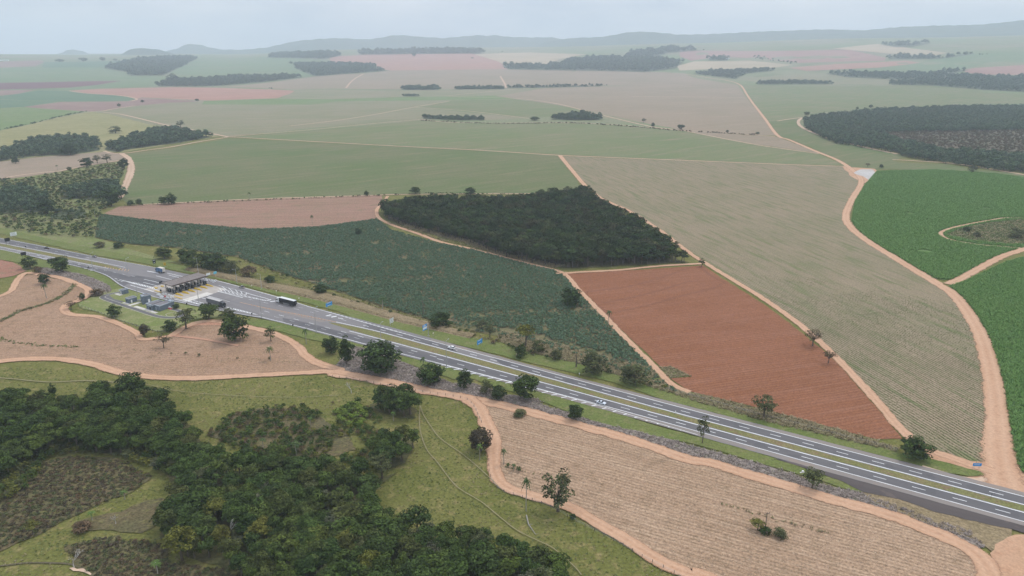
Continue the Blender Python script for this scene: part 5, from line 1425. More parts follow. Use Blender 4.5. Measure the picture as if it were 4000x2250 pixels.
# foreground wood: the 300 trees nearest to the camera are trees of their own, the rest one wood
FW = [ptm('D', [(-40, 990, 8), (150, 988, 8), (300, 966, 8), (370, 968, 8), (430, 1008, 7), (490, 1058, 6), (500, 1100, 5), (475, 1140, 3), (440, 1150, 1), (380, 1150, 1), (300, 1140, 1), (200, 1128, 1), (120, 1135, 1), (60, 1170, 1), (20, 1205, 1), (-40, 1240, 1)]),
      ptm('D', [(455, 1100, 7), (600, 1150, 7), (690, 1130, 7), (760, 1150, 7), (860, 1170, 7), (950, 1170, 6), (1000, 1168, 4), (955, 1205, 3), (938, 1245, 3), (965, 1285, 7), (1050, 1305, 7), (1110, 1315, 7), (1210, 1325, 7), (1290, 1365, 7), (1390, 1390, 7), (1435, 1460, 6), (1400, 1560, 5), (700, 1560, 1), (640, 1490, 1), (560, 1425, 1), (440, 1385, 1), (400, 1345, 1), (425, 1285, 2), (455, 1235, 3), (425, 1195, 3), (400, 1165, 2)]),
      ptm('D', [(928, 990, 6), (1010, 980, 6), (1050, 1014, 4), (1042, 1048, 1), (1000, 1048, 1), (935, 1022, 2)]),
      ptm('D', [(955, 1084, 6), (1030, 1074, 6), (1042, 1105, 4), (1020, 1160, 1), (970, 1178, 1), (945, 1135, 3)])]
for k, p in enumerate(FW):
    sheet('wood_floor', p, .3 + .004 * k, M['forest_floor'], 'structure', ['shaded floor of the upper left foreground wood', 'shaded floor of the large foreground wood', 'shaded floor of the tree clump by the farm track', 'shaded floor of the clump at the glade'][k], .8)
G = np.concatenate([jgrid(p, 4.9, .48) for p in FW])
G = G[in_view(G, 120)]
order = np.argsort(np.hypot(G[:, 0], G[:, 1]))
G = G[order]
HH = RNG.uniform(6.5, 11, len(G)) * (1 + .2 * vnoise(G, 14, 6))
for i in range(min(300, len(G))):
    r = random.random()
    kind = 'forest' if r < .86 else ('yellow' if r < .9 else ('open' if r < .96 else 'grey'))
    lb = {'forest': 'broad dark green tree in the dense foreground wood', 'yellow': 'yellowish green tree in the dense foreground wood', 'open': 'dull olive tree in the dense foreground wood', 'grey': 'greyish leaved tree in the dense foreground wood'}[kind]
    qx, qy, _ = project((G[i][0], G[i][1], 5))
    zone = 'along the bottom edge of the photo' if qy > 2120 else ('beside the open pasture' if qx > 1480 else ('beside the brown clearing' if qx < 760 else ('near the bare white tree' if qx < 1150 else 'in the middle of the wood')))
    lb = lb.replace('in the dense foreground wood', 'in the foreground wood ' + zone) if kind == 'forest' else lb
    plant_tree(kind, G[i], HH[i], HH[i] * random.uniform(.72, 1.05), lb, ('foreground wood trees ' + zone) if kind == 'forest' else kind + ' trees of the foreground wood', z=.28)
R2 = G[300:]
if len(R2):
    gn_scatter('foreground_wood', 'remaining dense trees at the back of the foreground wood', np.column_stack([R2, np.full(len(R2), .28)]), RNG.uniform(0, 6.28, len(R2)), HH[300:] / 10 * RNG.uniform(.85, 1.2, len(R2)), RNG.integers(0, len(fm), len(R2)), fm, HH[300:] / 10)
print('foreground trees', len(G))
# low scrub round the foreground wood
FR = pts(('D', [(-30, 1180), (60, 1150), (130, 1115), (220, 1105), (320, 1125), (420, 1145), (450, 1175), (420, 1200), (370, 1175), (280, 1150), (180, 1140), (110, 1165), (90, 1215), (40, 1260), (-30, 1270)]))

sb = [bushlet('scrub_bush', L['forest'], 60, 1.3, 2.2, .5, s) for s in range(3)] + [bushlet('scrub_bush_brown', L['brown'], 50, 1.2, 1.6, .45, 9), bushlet('scrub_bush_yellow', L['yellow'], 50, 1.2, 1.6, .45, 12)]
SCR = pts(('T7', [(1460, 440), (1680, 300), (1900, 260), (2250, 240), (2536, 200)]), ('T8', [(240, 260), (330, 330), (330, 560), (300, 700), (100, 700)]), ('T7', [(2300, 740), (2000, 700), (1750, 600), (1600, 520)]))
g = jgrid(SCR, 2.3, .5)
cover('scrub_thicket', 'mixed green and brown scrub in the glade', g[vnoise(g, 10, 8) > -.25], .25, sb, .6, 1.3)
cover('wood_fringe', 'yellowish green shrubs along the lower edge of the foreground wood', jgrid(FR, 2.6, .5), .2, [bushlet('fringe_bush', L['yellow'], 70, 1.5, 3.0, .5, 31), bushlet('fringe_bush', L['forest'], 70, 1.5, 3.2, .5, 32), bushlet('fringe_bush', L['open'], 70, 1.5, 2.6, .5, 33)], .7, 1.4)
BK = pts(('T7', [(180, 700), (500, 600), (880, 640), (1080, 740), (950, 850), (650, 970), (300, 1150), (-60, 1300), (-60, 860)]))
bk = [bushlet('bracken', L['brown'], 26, .8, .8, .4, 21), bushlet('bracken', L['open'], 26, .8, .8, .4, 22), bushlet('bracken', L['reddark'], 26, .8, .7, .4, 23)]
cover('bracken', 'low brown bracken in the clearing', jgrid(BK, 1.5, .5), .2, bk, .6, 1.2)
def weeds(label, n_m, wd, protos, s0, s1, *runs):
    c = catmull(pts(*runs), 8)
    A = []
    for a, b in zip(c[:-1], c[1:]):
        Ln = math.hypot(b[0] - a[0], b[1] - a[1])
        for k in range(int(Ln * n_m) + 1):
            t = random.random()
            A.append((a[0] + (b[0] - a[0]) * t + random.gauss(0, wd), a[1] + (b[1] - a[1]) * t + random.gauss(0, wd)))
    cover('weed_strip', label, np.array(A), .28, protos, s0, s1, excl_tracks=False)
weeds('grassy contour strip across the left stubble', 2.0, .9, gp + dp[:1], 1.2, 2.4, ('T4', [(-40, 1030), (60, 980), (150, 935), (300, 892), (420, 842), (500, 780), (530, 750)]))
weeds('thin grassy contour strip low in the left stubble', .9, .7, gp, 1.0, 2.0, ('T4', [(0, 1125), (70, 1150), (200, 1172), (350, 1182), (560, 1192)]))
weeds('scattered weeds in a line on the left stubble', .35, 1.6, gp + gp + sb[:1], .4, .9, ('T4', [(870, 1205), (1200, 1235), (1500, 1260), (1700, 1280), (1900, 1282), (2080, 1300)]))
weeds('faint weed line across the right stubble', .5, .6, gp + dp, .6, 1.2, ('T9', [(380, 935), (560, 985), (800, 1060), (1000, 1110), (1150, 1150)]))
weeds('weeds along the farm track corner in the right stubble', .5, .8, gp + sb[:1], .4, 1.0, ('T8', [(1200, 690), (1300, 700), (1450, 735), (1600, 760)]))
weeds('dark hedge like weeds along the fallow track', .8, 1.2, sb[:2] + dp, .5, 1.1, ('T4', [(880, 190), (1000, 186), (1200, 178)]), ('T5', [(340, 118), (450, 112), (700, 105), (1000, 108), (1300, 112), (1600, 112)]))
weeds('dry grass edge along the round wood track', .9, 1.0, dp, .8, 1.6, ('D', [(975, 560), (1050, 584), (1110, 604), (1190, 622), (1290, 648), (1370, 668)]))
weeds('brown grass margin below the central bush strip', .25, 4.0, [bfar[0]], .25, .5, ('D', [(1062, 304), (1250, 312), (1420, 310), (1560, 317), (1700, 329), (1900, 340)]))
LG = pts(('T8', [(10, 300), (60, 250), (150, 235), (240, 290), (250, 350), (180, 400), (60, 390)]))
cover('lime_thicket', 'bright lime green shrubs in the glade', jgrid(LG, 1.7, .5), .25, [bushlet('lime_bush', L['lime'], 60, 1.4, 2.0, .5, 41), bushlet('lime_bush', L['lime'], 60, 1.2, 1.5, .5, 42)], .7, 1.4)
BK2 = pts(('T7', [(450, 1240), (700, 1180), (1000, 1200), (1200, 1240), (1180, 1350), (1500, 1400), (1900, 1420), (2000, 1560), (800, 1560), (600, 1400)]))
cover('bracken', 'low brown bracken in the lower left corner', jgrid(BK2, 1.5, .5), .25, bk, .6, 1.2)
RS = pts(('T1', [(100, 1280), (400, 1235), (720, 1175), (850, 1160), (880, 1200), (850, 1300), (862, 1390)]), ('T4', [(860, 150), (720, 230), (690, 300), (690, 420), (300, 400), (0, 350), (0, 0)]))
g = jgrid(RS, 4.5, .5)
cover('slope_scrub', 'scattered lime and brown scrub on the slope above the highway', g[RNG.uniform(0, 1, len(g)) > .3], .25, sb, .8, 2.0)
ED = pts(('D', [(600, 650), (850, 740), (1150, 830), (1340, 870), (1480, 908), (1700, 985), (1660, 985), (1480, 925), (1340, 895), (1150, 845), (850, 755), (600, 665)]))
g = jgrid(ED, 3.2, .5)
cover('field_edge_scrub', 'scrub and dry grass along the lower edge of the cassava', g[RNG.uniform(0, 1, len(g)) > .35], .3, sb + dp + dp, .6, 1.4)

def treeline(label, per_m, h0, h1, wd, *runs):
    c = catmull(pts(*runs), 5)
    A = []
    for a, b in zip(c[:-1], c[1:]):
        Ln = math.hypot(b[0] - a[0], b[1] - a[1])
        for k in range(np.random.default_rng(len(A)).poisson(Ln * per_m)):
            t = random.random()
            A.append((a[0] + (b[0] - a[0]) * t + random.gauss(0, wd), a[1] + (b[1] - a[1]) * t + random.gauss(0, wd)))
    g = np.array(A); n = len(g)
    h = RNG.uniform(h0, h1, n) / 10
    gn_scatter('tree_line', label, np.array([(x, y, lift(x, y, 0)) for x, y in g]), RNG.uniform(0, 6.28, n), h * RNG.uniform(.8, 1.2, n), RNG.integers(0, len(farm), n), farm, h)
treeline('dotted line of small trees left of the mid tree line', .03, 3, 9, 8, ('T1', [(1900, 628), (2050, 638), (2300, 634)]), ('T2', [(0, 632), (300, 634), (480, 632)]))
treeline('dotted line of small trees right of the mid tree line', .03, 3, 9, 6, ('T2', [(1900, 608), (2100, 603), (2300, 598)]))
treeline('short far hedge on the pinkish stubble slope', .03, 6, 16, 10, ('T2', [(970, 416), (1060, 420), (1160, 424)]))
treeline('far hedge along the dull red field', .02, 6, 18, 25, ('T3', [(100, 360), (500, 362), (900, 360), (1180, 346)]))
treeline('far hedge below the dull red field', .03, 6, 20, 30, ('T3', [(620, 405), (760, 430), (900, 452), (1000, 448), (1150, 440), (1300, 436)]))
treeline('far scattered trees on the straw slope', .015, 6, 18, 60, ('T2', [(1050, 372), (1400, 376), (1800, 380)]))
treeline('far trees right of the straight road end', .02, 5, 12, 20, ('T3', [(270, 535), (500, 560), (650, 575)]))
treeline('far hedge across the right green plain', .02, 6, 16, 30, ('T3', [(2180, 384), (2350, 400), (2536, 395)]))
treeline('dark hedge along the bright cane at the left edge', .12, 2, 5, 2, ('T1', [(-40, 930), (200, 884), (400, 834), (600, 792)]))
# ------------------------------------------------------------------ single trees: tile, base x, base y, top row, width, kind, label
TREES = [
 ('T4', 215, 632, 545, 100, 'round', 'round dark tree at the corner of the reddish plot'),
 ('T4', 435, 657, 545, 130, 'round', 'large dark tree on the verge of the lower left highway'),
 ('T4', 275, 662, 612, 70, 'brush', 'greyish bush below the tree at the reddish plot'),
 ('T4', 318, 742, 665, 82, 'round', 'upright dark tree on the winding orange track'),
 ('T4', 330, 845, 742, 60, 'palm', 'palm standing in the left stubble under a dark tree'),
 ('T4', 585, 855, 805, 42, 'bush', 'small dark bush at the orange track bend'),
 ('T4', 505, 922, 862, 90, 'sparse', 'thin reddish shrub on the tip of the orange track'),
 ('T4', 690, 825, 775, 90, 'brush', 'brown bush left of the toll office drive'),
 ('T4', 810, 978, 890, 92, 'round', 'dark round tree on the slope of the toll lawn'),
 ('T4', 1205, 1072, 1000, 92, 'bush', 'dark bushy tree at the lower corner of the toll lawn'),
 ('T4', 1025, 1112, 1025, 72, 'reddark', 'small reddish tree just below the toll lawn'),
 ('T4', 1160, 1198, 1090, 120, 'sparse', 'thin brown half bare tree in the left stubble'),
 ('T4', 1318, 1062, 918, 155, 'open', 'tall olive tree right of the toll lawn'),
 ('T4', 1480, 992, 880, 135, 'round', 'dark tree in front of the dark lorry'),
 ('T4', 1610, 992, 918, 120, 'open', 'olive tree at the highway edge right of the lorry'),
 ('T4', 1665, 1142, 945, 205, 'round', 'biggest round dark tree on the left stubble field'),
 ('T4', 1918, 1150, 1042, 95, 'slender', 'slender pale tree near the green verge'),
 ('T4', 1915, 1285, 1188, 75, 'palm', 'short palm like tree low in the left stubble'),
 ('T4', 2168, 1166, 1060, 62, 'palm', 'lone palm on the green verge below the highway'),
 ('T4', 2345, 1232, 1115, 125, 'round', 'left tree of the dark pair beside the highway'),
 ('T4', 2450, 1312, 1115, 112, 'round', 'taller right tree of the dark pair beside the highway'),
 ('T4', 1165, 562, 480, 112, 'bush', 'leftmost bush of the row behind the toll plaza'),
 ('T4', 1320, 582, 484, 135, 'bush', 'second bush of the row behind the toll plaza'),
 ('T4', 1425, 622, 512, 175, 'bush', 'largest bush of the row behind the toll plaza'),
 ('T4', 1535, 642, 520, 165, 'bush', 'brownish bush in the row behind the toll plaza'),
 ('T4', 1635, 660, 570, 130, 'shrub', 'rightmost bush of the row behind the toll plaza'),
 ('T4', 1765, 690, 600, 120, 'brush', 'thin brown bush past the row behind the toll plaza'),
 ('T4', 1918, 738, 678, 85, 'bush', 'low bush at the cassava edge right of the toll'),
 ('T4', 2275, 812, 742, 95, 'bush', 'low dark bush at the cassava edge above the lorry'),
 ('T4', 840, 488, 445, 70, 'bush', 'small bush at the left end of the cassava field'),
 ('T4', 700, 484, 440, 82, 'brush', 'purplish brown bush at the left end of the cassava field'),
 ('T4', 1160, 178, 120, 62, 'round', 'left tree of the pair on the fallow track'),
 ('T4', 1215, 178, 98, 70, 'round', 'right and taller tree of the pair on the fallow track'),
 ('T4', 925, 188, 148, 45, 'bush', 'left small bush at the start of the fallow track'),
 ('T4', 987, 182, 138, 42, 'bush', 'right small bush at the start of the fallow track'),
 ('T4', 1768, 152, 92, 34, 'palm', 'lone palm on the track above the fallow strip'),
 ('T4', 2210, 322, 255, 34, 'palm', 'lone palm in the fallow strip'),
 ('T4', 370, 362, 330, 36, 'palm', 'small palm low on the lime green slope'),
 ('T4', 178, 352, 290, 36, 'palm', 'palm at the left of the lime green slope'),
 ('T4', 675, 272, 210, 34, 'palm', 'palm near the left end of the cassava field'),
 ('T4', 340, 246, 130, 110, 'bush', 'dark tall bush in the wood above the left highway'),
 ('T4', 790, 190, 60, 130, 'round', 'tall green tree beside the pale bending track'),
 ('T5', 585, 102, 55, 80, 'round', 'left round tree on the track above the round wood'),
 ('T5', 972, 112, 58, 82, 'round', 'right round tree on the track above the round wood'),
 ('T5', 237, 118, 82, 36, 'round', 'small tree on the track left of the round wood'),
 ('T5', 1660, 120, 50, 75, 'open', 'pale tree at the top tip of the round wood'),
 ('T5', 1800, 120, 45, 70, 'round', 'dark tree at the upper right tip of the round wood'),
 ('T5', 1880, 190, 130, 60, 'round', 'tree leaning over the track right of the round wood'),
 ('T5', 2420, 520, 440, 75, 'open', 'tree at the right tip of the round wood'),
 ('T5', 182, 398, 345, 46, 'bush', 'small dark tree alone in the cassava field'),
 ('T5', 352, 928, 832, 85, 'palm', 'bushy palm at the lower cassava edge left'),
 ('T5', 755, 1042, 935, 145, 'bush', 'large dark bush above the blue sign with a pole'),
 ('T5', 1112, 1122, 1030, 80, 'open', 'small open tree above the middle blue sign'),
 ('T5', 1055, 1065, 1000, 95, 'open', 'thin pale tree left of the small open tree'),
 ('T5', 1365, 1192, 1028, 135, 'yellow', 'tall yellowish tree at the lower cassava edge'),
 ('T5', 1335, 1258, 1170, 95, 'bush', 'dark bush below the tall yellowish tree'),
 ('T5', 1452, 1228, 1130, 92, 'shrub', 'greyish bush right of the tall yellowish tree'),
 ('T5', 1575, 1275, 1205, 90, 'shrub', 'dull bush above the highway near the round sign'),
 ('T5', 1950, 1042, 928, 58, 'palm', 'lone palm on the left edge of the red ploughed field'),
 ('T5', 1690, 902, 765, 150, 'round', 'dark tree at the corner of cassava and ploughed field'),
 ('T5', 1830, 1372, 1215, 185, 'shrub', 'wide olive bush above the highway'),
 ('T5', 2135, 1445, 1308, 190, 'shrub', 'wide dark bush at the tip of the cassava field'),
 ('T5', 335, 1365, 1165, 300, 'round', 'widest dark tree between farm road and highway'),
 ('T5', 640, 1352, 1262, 62, 'palm', 'palm in front of the lower carriageway'),
 ('T5', 690, 1445, 1305, 185, 'round', 'dark spreading tree below the palm at the highway'),
 ('T5', 1598, 655, 622, 24, 'palm_lt', 'small bright palm at the round wood corner'),
 ('T8', 930, 125, -4, 110, 'round', 'narrow dark tree at the end of the tick markings'),
 ('T8', 1085, 165, 62, 95, 'shrub', 'olive shrub between farm road and verge'),
 ('T8', 1170, 200, 98, 105, 'bush', 'dark shrub between farm road and verge'),
 ('T8', 1368, 195, 28, 195, 'round', 'tall dark tree overlapping the lower carriageway'),
 ('T8', 1712, 345, 240, 115, 'round', 'single dark tree on the lower verge near the silver car'),
 ('T8', 1325, 318, 272, 95, 'shrub', 'low leafy clump at the top of the right stubble'),
 ('T8', 1050, 565, 403, 165, 'reddark', 'round reddish dark tree on the curving farm track'),
 ('T8', 1040, 632, 520, 66, 'palm_lt', 'pale palm under the reddish dark tree'),
 ('T8', 1210, 665, 553, 66, 'palm', 'palm right of the curving farm track'),
 ('T8', 1280, 712, 662, 52, 'palm', 'very short palm in the right stubble'),
 ('T8', 1368, 992, 753, 90, 'palm', 'tallest slender palm beside the lower farm track'),
 ('T8', 1592, 992, 728, 250, 'open', 'large open tree with visible trunks on the lower farm track'),
 ('T8', 1700, 1050, 1018, 45, 'bush', 'little bush on the bank of the lower farm track'),
 ('T8', 400, 280, 90, 200, 'round', 'tall dark tree in the clump by the farm track'),
 ('T8', 430, 355, 290, 55, 'palm_lt', 'light green palm at the clump by the glade'),
 ('T8', 1200, 1260, 1160, 90, 'round', 'dark tree at the right tip of the foreground wood'),
 ('T9', 695, 332, 178, 172, 'open', 'round olive tree between ploughed field and highway'),
 ('T9', 260, 512, 312, 105, 'slender', 'slender tree on the lower verge'),
 ('T9', 1752, 618, 474, 205, 'round', 'dense round dark tree at the highway near the dirt apron'),
 ('T9', 1035, 832, 695, 150, 'open', 'spreading olive tree on the dry brush strip'),
 ('T9', 650, 1128, 1060, 105, 'yellow', 'yellowish bush at the foot of the utility pole'),
 ('T9', 705, 1158, 1105, 80, 'bush', 'dark green bush right of the utility pole foot'),
 ('T9', 805, 1172, 1118, 105, 'shrub', 'low bush in the stubble right of the utility pole'),
 ('T6', 255, 622, 562, 54, 'open', 'small tree at the top corner of the ploughed field'),
 ('T6', 1040, 1182, 1062, 145, 'sparse', 'thin spreading tree on the ploughed field track'),
 ('T6', 1150, 1305, 1203, 95, 'sparse', 'small leaning half bare tree on the ploughed field track'),
 ('T6', 2130, 372, 335, 50, 'bush', 'dark bush at the left of the scrub island'),
 ('T6', 2200, 412, 370, 60, 'shrub', 'grey green bush on the scrub island'),
 ('T6', 2490, 420, 345, 130, 'shrub', 'big dark bush on the scrub island at the right edge'),
 ('T1', 820, 942, 888, 78, 'shrub', 'lone greyish tree in the yellowish pasture'),
 ('T1', 842, 757, 733, 24, 'round', 'small dark tree on the brown field'),
 ('T1', 1010, 727, 708, 26, 'bush', 'small bush on the edge of the brown field'),
 ('T1', 1395, 718, 700, 30, 'round', 'small dark tree under the pink field'),
 ('T1', 615, 1182, 1112, 88, 'round', 'round dark tree on the edge of the greyish field'),
 ('T1', 690, 1158, 1098, 60, 'open', 'left thin tree beside the round dark one'),
 ('T1', 760, 1155, 1092, 68, 'open', 'right thin tree beside the round dark one'),
 ('T1', 880, 1195, 1122, 72, 'round', 'dark tree at the bend of the pale track'),
 ('T1', 408, 1205, 1168, 28, 'palm', 'left small palm on the greyish field track'),
 ('T1', 492, 1210, 1178, 30, 'bush', 'small bush on the greyish field track'),
 ('T1', 110, 1158, 1106, 48, 'bush', 'bush in the greyish field at the far left'),
 ('T1', 500, 1098, 1012, 108, 'round', 'big dark tree in front of the left bush belt'),
 ('T1', 1280, 905, 853, 64, 'open', 'tree standing above the right bush belt'),
 ('T1', 420, 438, 417, 60, 'round', 'leftmost tree of the far left skyline row'),
 ('T1', 588, 435, 408, 62, 'round', 'broadest tree of the far left skyline row'),
 ('T1', 728, 432, 404, 42, 'round', 'tallest tree of the far left skyline row'),
 ('T1', 818, 432, 414, 32, 'round', 'right small tree of the far left skyline row'),
 ('T1', 1220, 580, 520, 80, 'round', 'tall tree at the left end of the long wood strip'),
 ('T2', 2465, 918, 880, 52, 'round', 'single round tree on the central track'),
 ('T2', 2265, 900, 868, 30, 'round', 'small tree left of the single round tree'),
 ('T2', 2200, 868, 838, 34, 'open', 'thin tree above the central track'),
 ('T2', 1428, 852, 822, 62, 'bush', 'round bush between the two central bush strips'),
 ('T2', 575, 402, 370, 34, 'round', 'single far tree below the central tree row'),
 ('T2', 1568, 462, 434, 50, 'round', 'far tree left of the big hazy wood'),
 ('T3', 437, 938, 918, 22, 'bush', 'tiny tree on the track right of the single round tree'),
 ('T3', 650, 952, 932, 28, 'bush', 'small tree near the straight dirt road'),
 ('T3', 1000, 815, 790, 46, 'round', 'small tree at the left tip of the right wood'),
 ('T3', 1450, 765, 743, 32, 'round', 'small tree above the right wood'),
 ('T3', 1355, 776, 755, 22, 'round', 'tiny tree above the right wood'),
 ('T3', 1430, 1182, 1152, 36, 'sparse', 'left thin bush above the white gravel yard'),
 ('T3', 1525, 1190, 1162, 28, 'bush', 'right small bush above the white gravel yard'),
 ('T3', 2172, 1220, 1160, 60, 'shrub', 'greyish bush above the bright cane field'),
 ('T7', 885, 910, 850, 70, 'palm_lt', 'bright palm at the edge of the brown clearing'),
 ('T7', 655, 1058, 1000, 80, 'palm_lt', 'bright short palm in the lower clearing'),
 ('T7', 235, 1160, 1062, 100, 'yellow', 'small pale green tree in the brown clearing'),
 ('T7', 1118, 1449, 1350, 105, 'palm_lt', 'light green palm at the bottom left edge'),
 ('T7', 2098, 600, 500, 90, 'palm', 'palm with wide fronds in the glade'),
 ('T7', 1865, 555, 480, 70, 'palm', 'grey green palm in the glade'),
 ('T7', 2200, 395, 330, 60, 'palm_lt', 'small bright palm at the upper glade'),
 ('T7', 945, 190, 20, 200, 'round', 'tallest dark tree at the top of the foreground wood'),
 ('T7', 1130, 240, 115, 170, 'round', 'dark tree right of the tallest foreground wood tree'),
 ('T7', 378, 190, 88, 50, 'round', 'narrow dark tree at the top left of the foreground wood'),
 ('T7', 1290, 1340, 1130, 240, 'yellow', 'broad yellowish tree at the lower left wood edge'),
 ('T7', 590, 1130, 1060, 130, 'brush', 'brownish bush beside the bright short palm'),
 ('T7', 1120, 700, 615, 95, 'grey', 'silvery tree in the middle of the foreground wood'),
 ('T7', 1240, 700, 640, 70, 'grey', 'smaller silvery tree in the middle of the foreground wood'),
]
for i, (t, bx_, by_, top, w, kind, lb) in enumerate(TREES):
    b = W(t, bx_, by_)
    d = project((b.x, b.y, terrain(b.x, b.y)))[2]
    h = max(1.2, tall(b, t, top))
    wd = w / TILE[t][2] * d / F_PX
    plant_tree(kind, b, h, wd, lb, cat='bush' if kind in ('bush', 'shrub', 'brush') else ('palm' if 'palm' in kind else 'tree'), z=.3, variant=i % len(PROTO[kind]))
for k, (t, x, y, top, lb) in enumerate((('T7', 525, 1392, 1270, 'spreading bare white tree in the lower left corner'), ('T7', 1630, 1200, 1030, 'bare white tree rising from the foreground wood'), ('T7', 820, 1085, 1010, 'small bare tree beside the bright short palm'), ('T8', 130, 158, 70, 'bare pale tree at the upper pasture edge'), ('T8', 1230, 1440, 1365, 'bare grey tree in the lower foreground wood'))):
    b = W(t, x, y)
    h = tall(b, t, top)
    e = empty('bare_tree', (b.x, b.y, .2), k * 1.3)
    s = h / 9.5
    e.scale = (s, s, s)
    o = bpy.data.objects.new('branches', BARE[k % 3]); COL.objects.link(o); o.parent = e
    tag(e, lb, 'tree')
for t, x, y, top, lb in (('T5', 640, 968, 858, 'tall dead trunk at the cassava edge'), ('T5', 1722, 1332, 1235, 'thin dead trunk above the highway')):
    b = W(t, x, y); h = tall(b, t, top)
    mb = MB().tube([(0, 0, -.1), (.1, 0, h * .5), (-.1, .1, h)], [.4, .3, .12], 7).tube([(0, 0, h * .6), (1.2, .3, h * .85)], [.14, .05], 5).tube([(0, 0, h * .75), (-1.0, -.3, h * .98)], [.12, .04], 5)
    o = mb.build('dead_trunk', M['bark']); o.location = (b.x, b.y, .3)
    tag(o, lb, 'dead tree')
a, b, c = W('T8', 1370, 1025), W('T8', 1385, 1090), W('T8', 1435, 1160)
mb = MB().tube([(a.x, a.y, .35), (b.x, b.y, .4), (c.x, c.y, .3)], [.28, .22, .1], 7)
mb.tube([(b.x, b.y, .4), (b.x + 1.5, b.y - .3, .5)], [.1, .04], 5).tube([(c.x, c.y, .3), (c.x + 1.3, c.y + .6, .4)], [.08, .03], 5)
tag(mb.build('fallen_trunk', M['bark_pale']), 'fallen grey palm trunk lying in the pasture', 'fallen trunk')
# ------------------------------------------------------------------ things along the highway
M['steel'] = plain('galvanised', (0.42, 0.42, 0.42), 0.5, 0.4, 0.3, dirt=0.2)
M['slat'] = plain('roof_slat', (0.38, 0.32, 0.29), 0.6, 0.3, dirt=0.25, scale=.6)
M['slat_gap'] = plain('roof_deck', (0.1, 0.075, 0.068), 0.8, 0.2, dirt=0.3)
M['dark'] = plain('dark_panel', (0.03, 0.032, 0.038), 0.6, 0.3)
M['black'] = plain('black', (0.015, 0.015, 0.018), 0.6, 0.3)
M['yellow'] = plain('yellow_paint', (0.62, 0.4, 0.035), 0.6, 0.3, dirt=0.25)
M['white'] = plain('white_paint', (0.78, 0.78, 0.77), 0.5, 0.4, dirt=0.12)
M['red'] = plain('red_plastic', (0.6, 0.1, 0.1), 0.55, 0.3)
M['orange'] = plain('orange_plastic', (0.6, 0.2, 0.05), 0.55, 0.3)
M['wall'] = plain('blue_grey_wall', (0.145, 0.175, 0.215), 0.75, 0.25, dirt=0.15, scale=.5)
M['wall_lt'] = plain('parapet', (0.36, 0.4, 0.44), 0.7, 0.25, dirt=0.15)
M['roofgrey'] = plain('roof_sheet', (0.2, 0.185, 0.19), 0.85, 0.2, dirt=0.25, scale=.4)
M['glass'] = plain('dark_glass', (0.02, 0.025, 0.03), 0.12, 0.6, dirt=0.1)
M['sign_blue'] = plain('sign_blue', (0.03, 0.26, 0.62), 0.5, 0.4, dirt=0.08)
M['sign_cyan'] = plain('sign_cyan', (0.16, 0.5, 0.62), 0.5, 0.4, dirt=0.08)
M['sign_white'] = plain('sign_white', (0.72, 0.76, 0.74), 0.5, 0.4, dirt=0.08)
M['sign_cream'] = plain('sign_cream', (0.68, 0.62, 0.48), 0.6, 0.3, dirt=0.1)
M['rubber'] = plain('rubber', (0.02, 0.02, 0.02), 0.9, 0.1)
M['wood_pole'] = plain('wood_pole', (0.2, 0.165, 0.13), 0.9, 0.1, dirt=0.3)
M['rim'] = plain('rim', (0.35, 0.35, 0.36), 0.35, 0.5, 0.6)

def uv_thing(name, u, v, label, cat, group=None, rz=0.0, z=0.0):
    e = empty(name, RF(u, v, z), RANG + rz)
    return tag(e, label, cat, group)
PZ = ROAD_Z + .018

# toll canopy
can = uv_thing('toll_canopy', -458, 290, 'long slatted flat roof spanning the toll lanes', 'canopy', z=PZ)
MB().box(-6.0, 6.0, -14.2, 14.4, 6.05, 6.3).build('roof_deck', M['slat_gap'], can)
for k in range(28):
    y = -13.9 + k * 1.04
    MB().box(-6.3, 6.3, y - .19, y + .19, 6.303, 6.7).build('slat', M['slat'], can)
for x in (-5, 5):
    MB().box(x - .25, x + .25, -14.0, 14.2, 5.45, 6.047).build('beam', M['steel'], can)
for x in (-5, 5):
    for y in (-12, 2.4, 7.2):
        MB().box(x - .28, x + .28, y - .28, y + .28, 0, 5.447).build('column', M['concrete'], can)
MB().box(-6.36, -6.302, -14.2, 14.4, 6.06, 6.8).build('fascia', M['slat_gap'], can)
MB().box(6.302, 6.36, -14.2, 14.4, 6.06, 6.8).build('fascia', M['slat_gap'], can)
b1 = MB().box(6.0, 6.2, 13.0, 16.2, 6.83, 8.3).build('fascia_sign', M['sign_white'], can)
MB().box(6.0, 6.1, 16.25, 19.0, 7.0, 7.2).build('sign_arm', M['steel'], can)
MB().box(5.9, 6.15, 19.03, 21.6, 6.3, 8.0).build('hanging_sign', M['sign_cyan'], can)
MB().box(-7.6, -7.4, -15.0, -12.6, 6.0, 7.4).build('back_sign', M['black'], can)
MB().box(-7.37, -6.38, -13.9, -13.7, 6.5, 6.7).build('sign_arm', M['steel'], can)

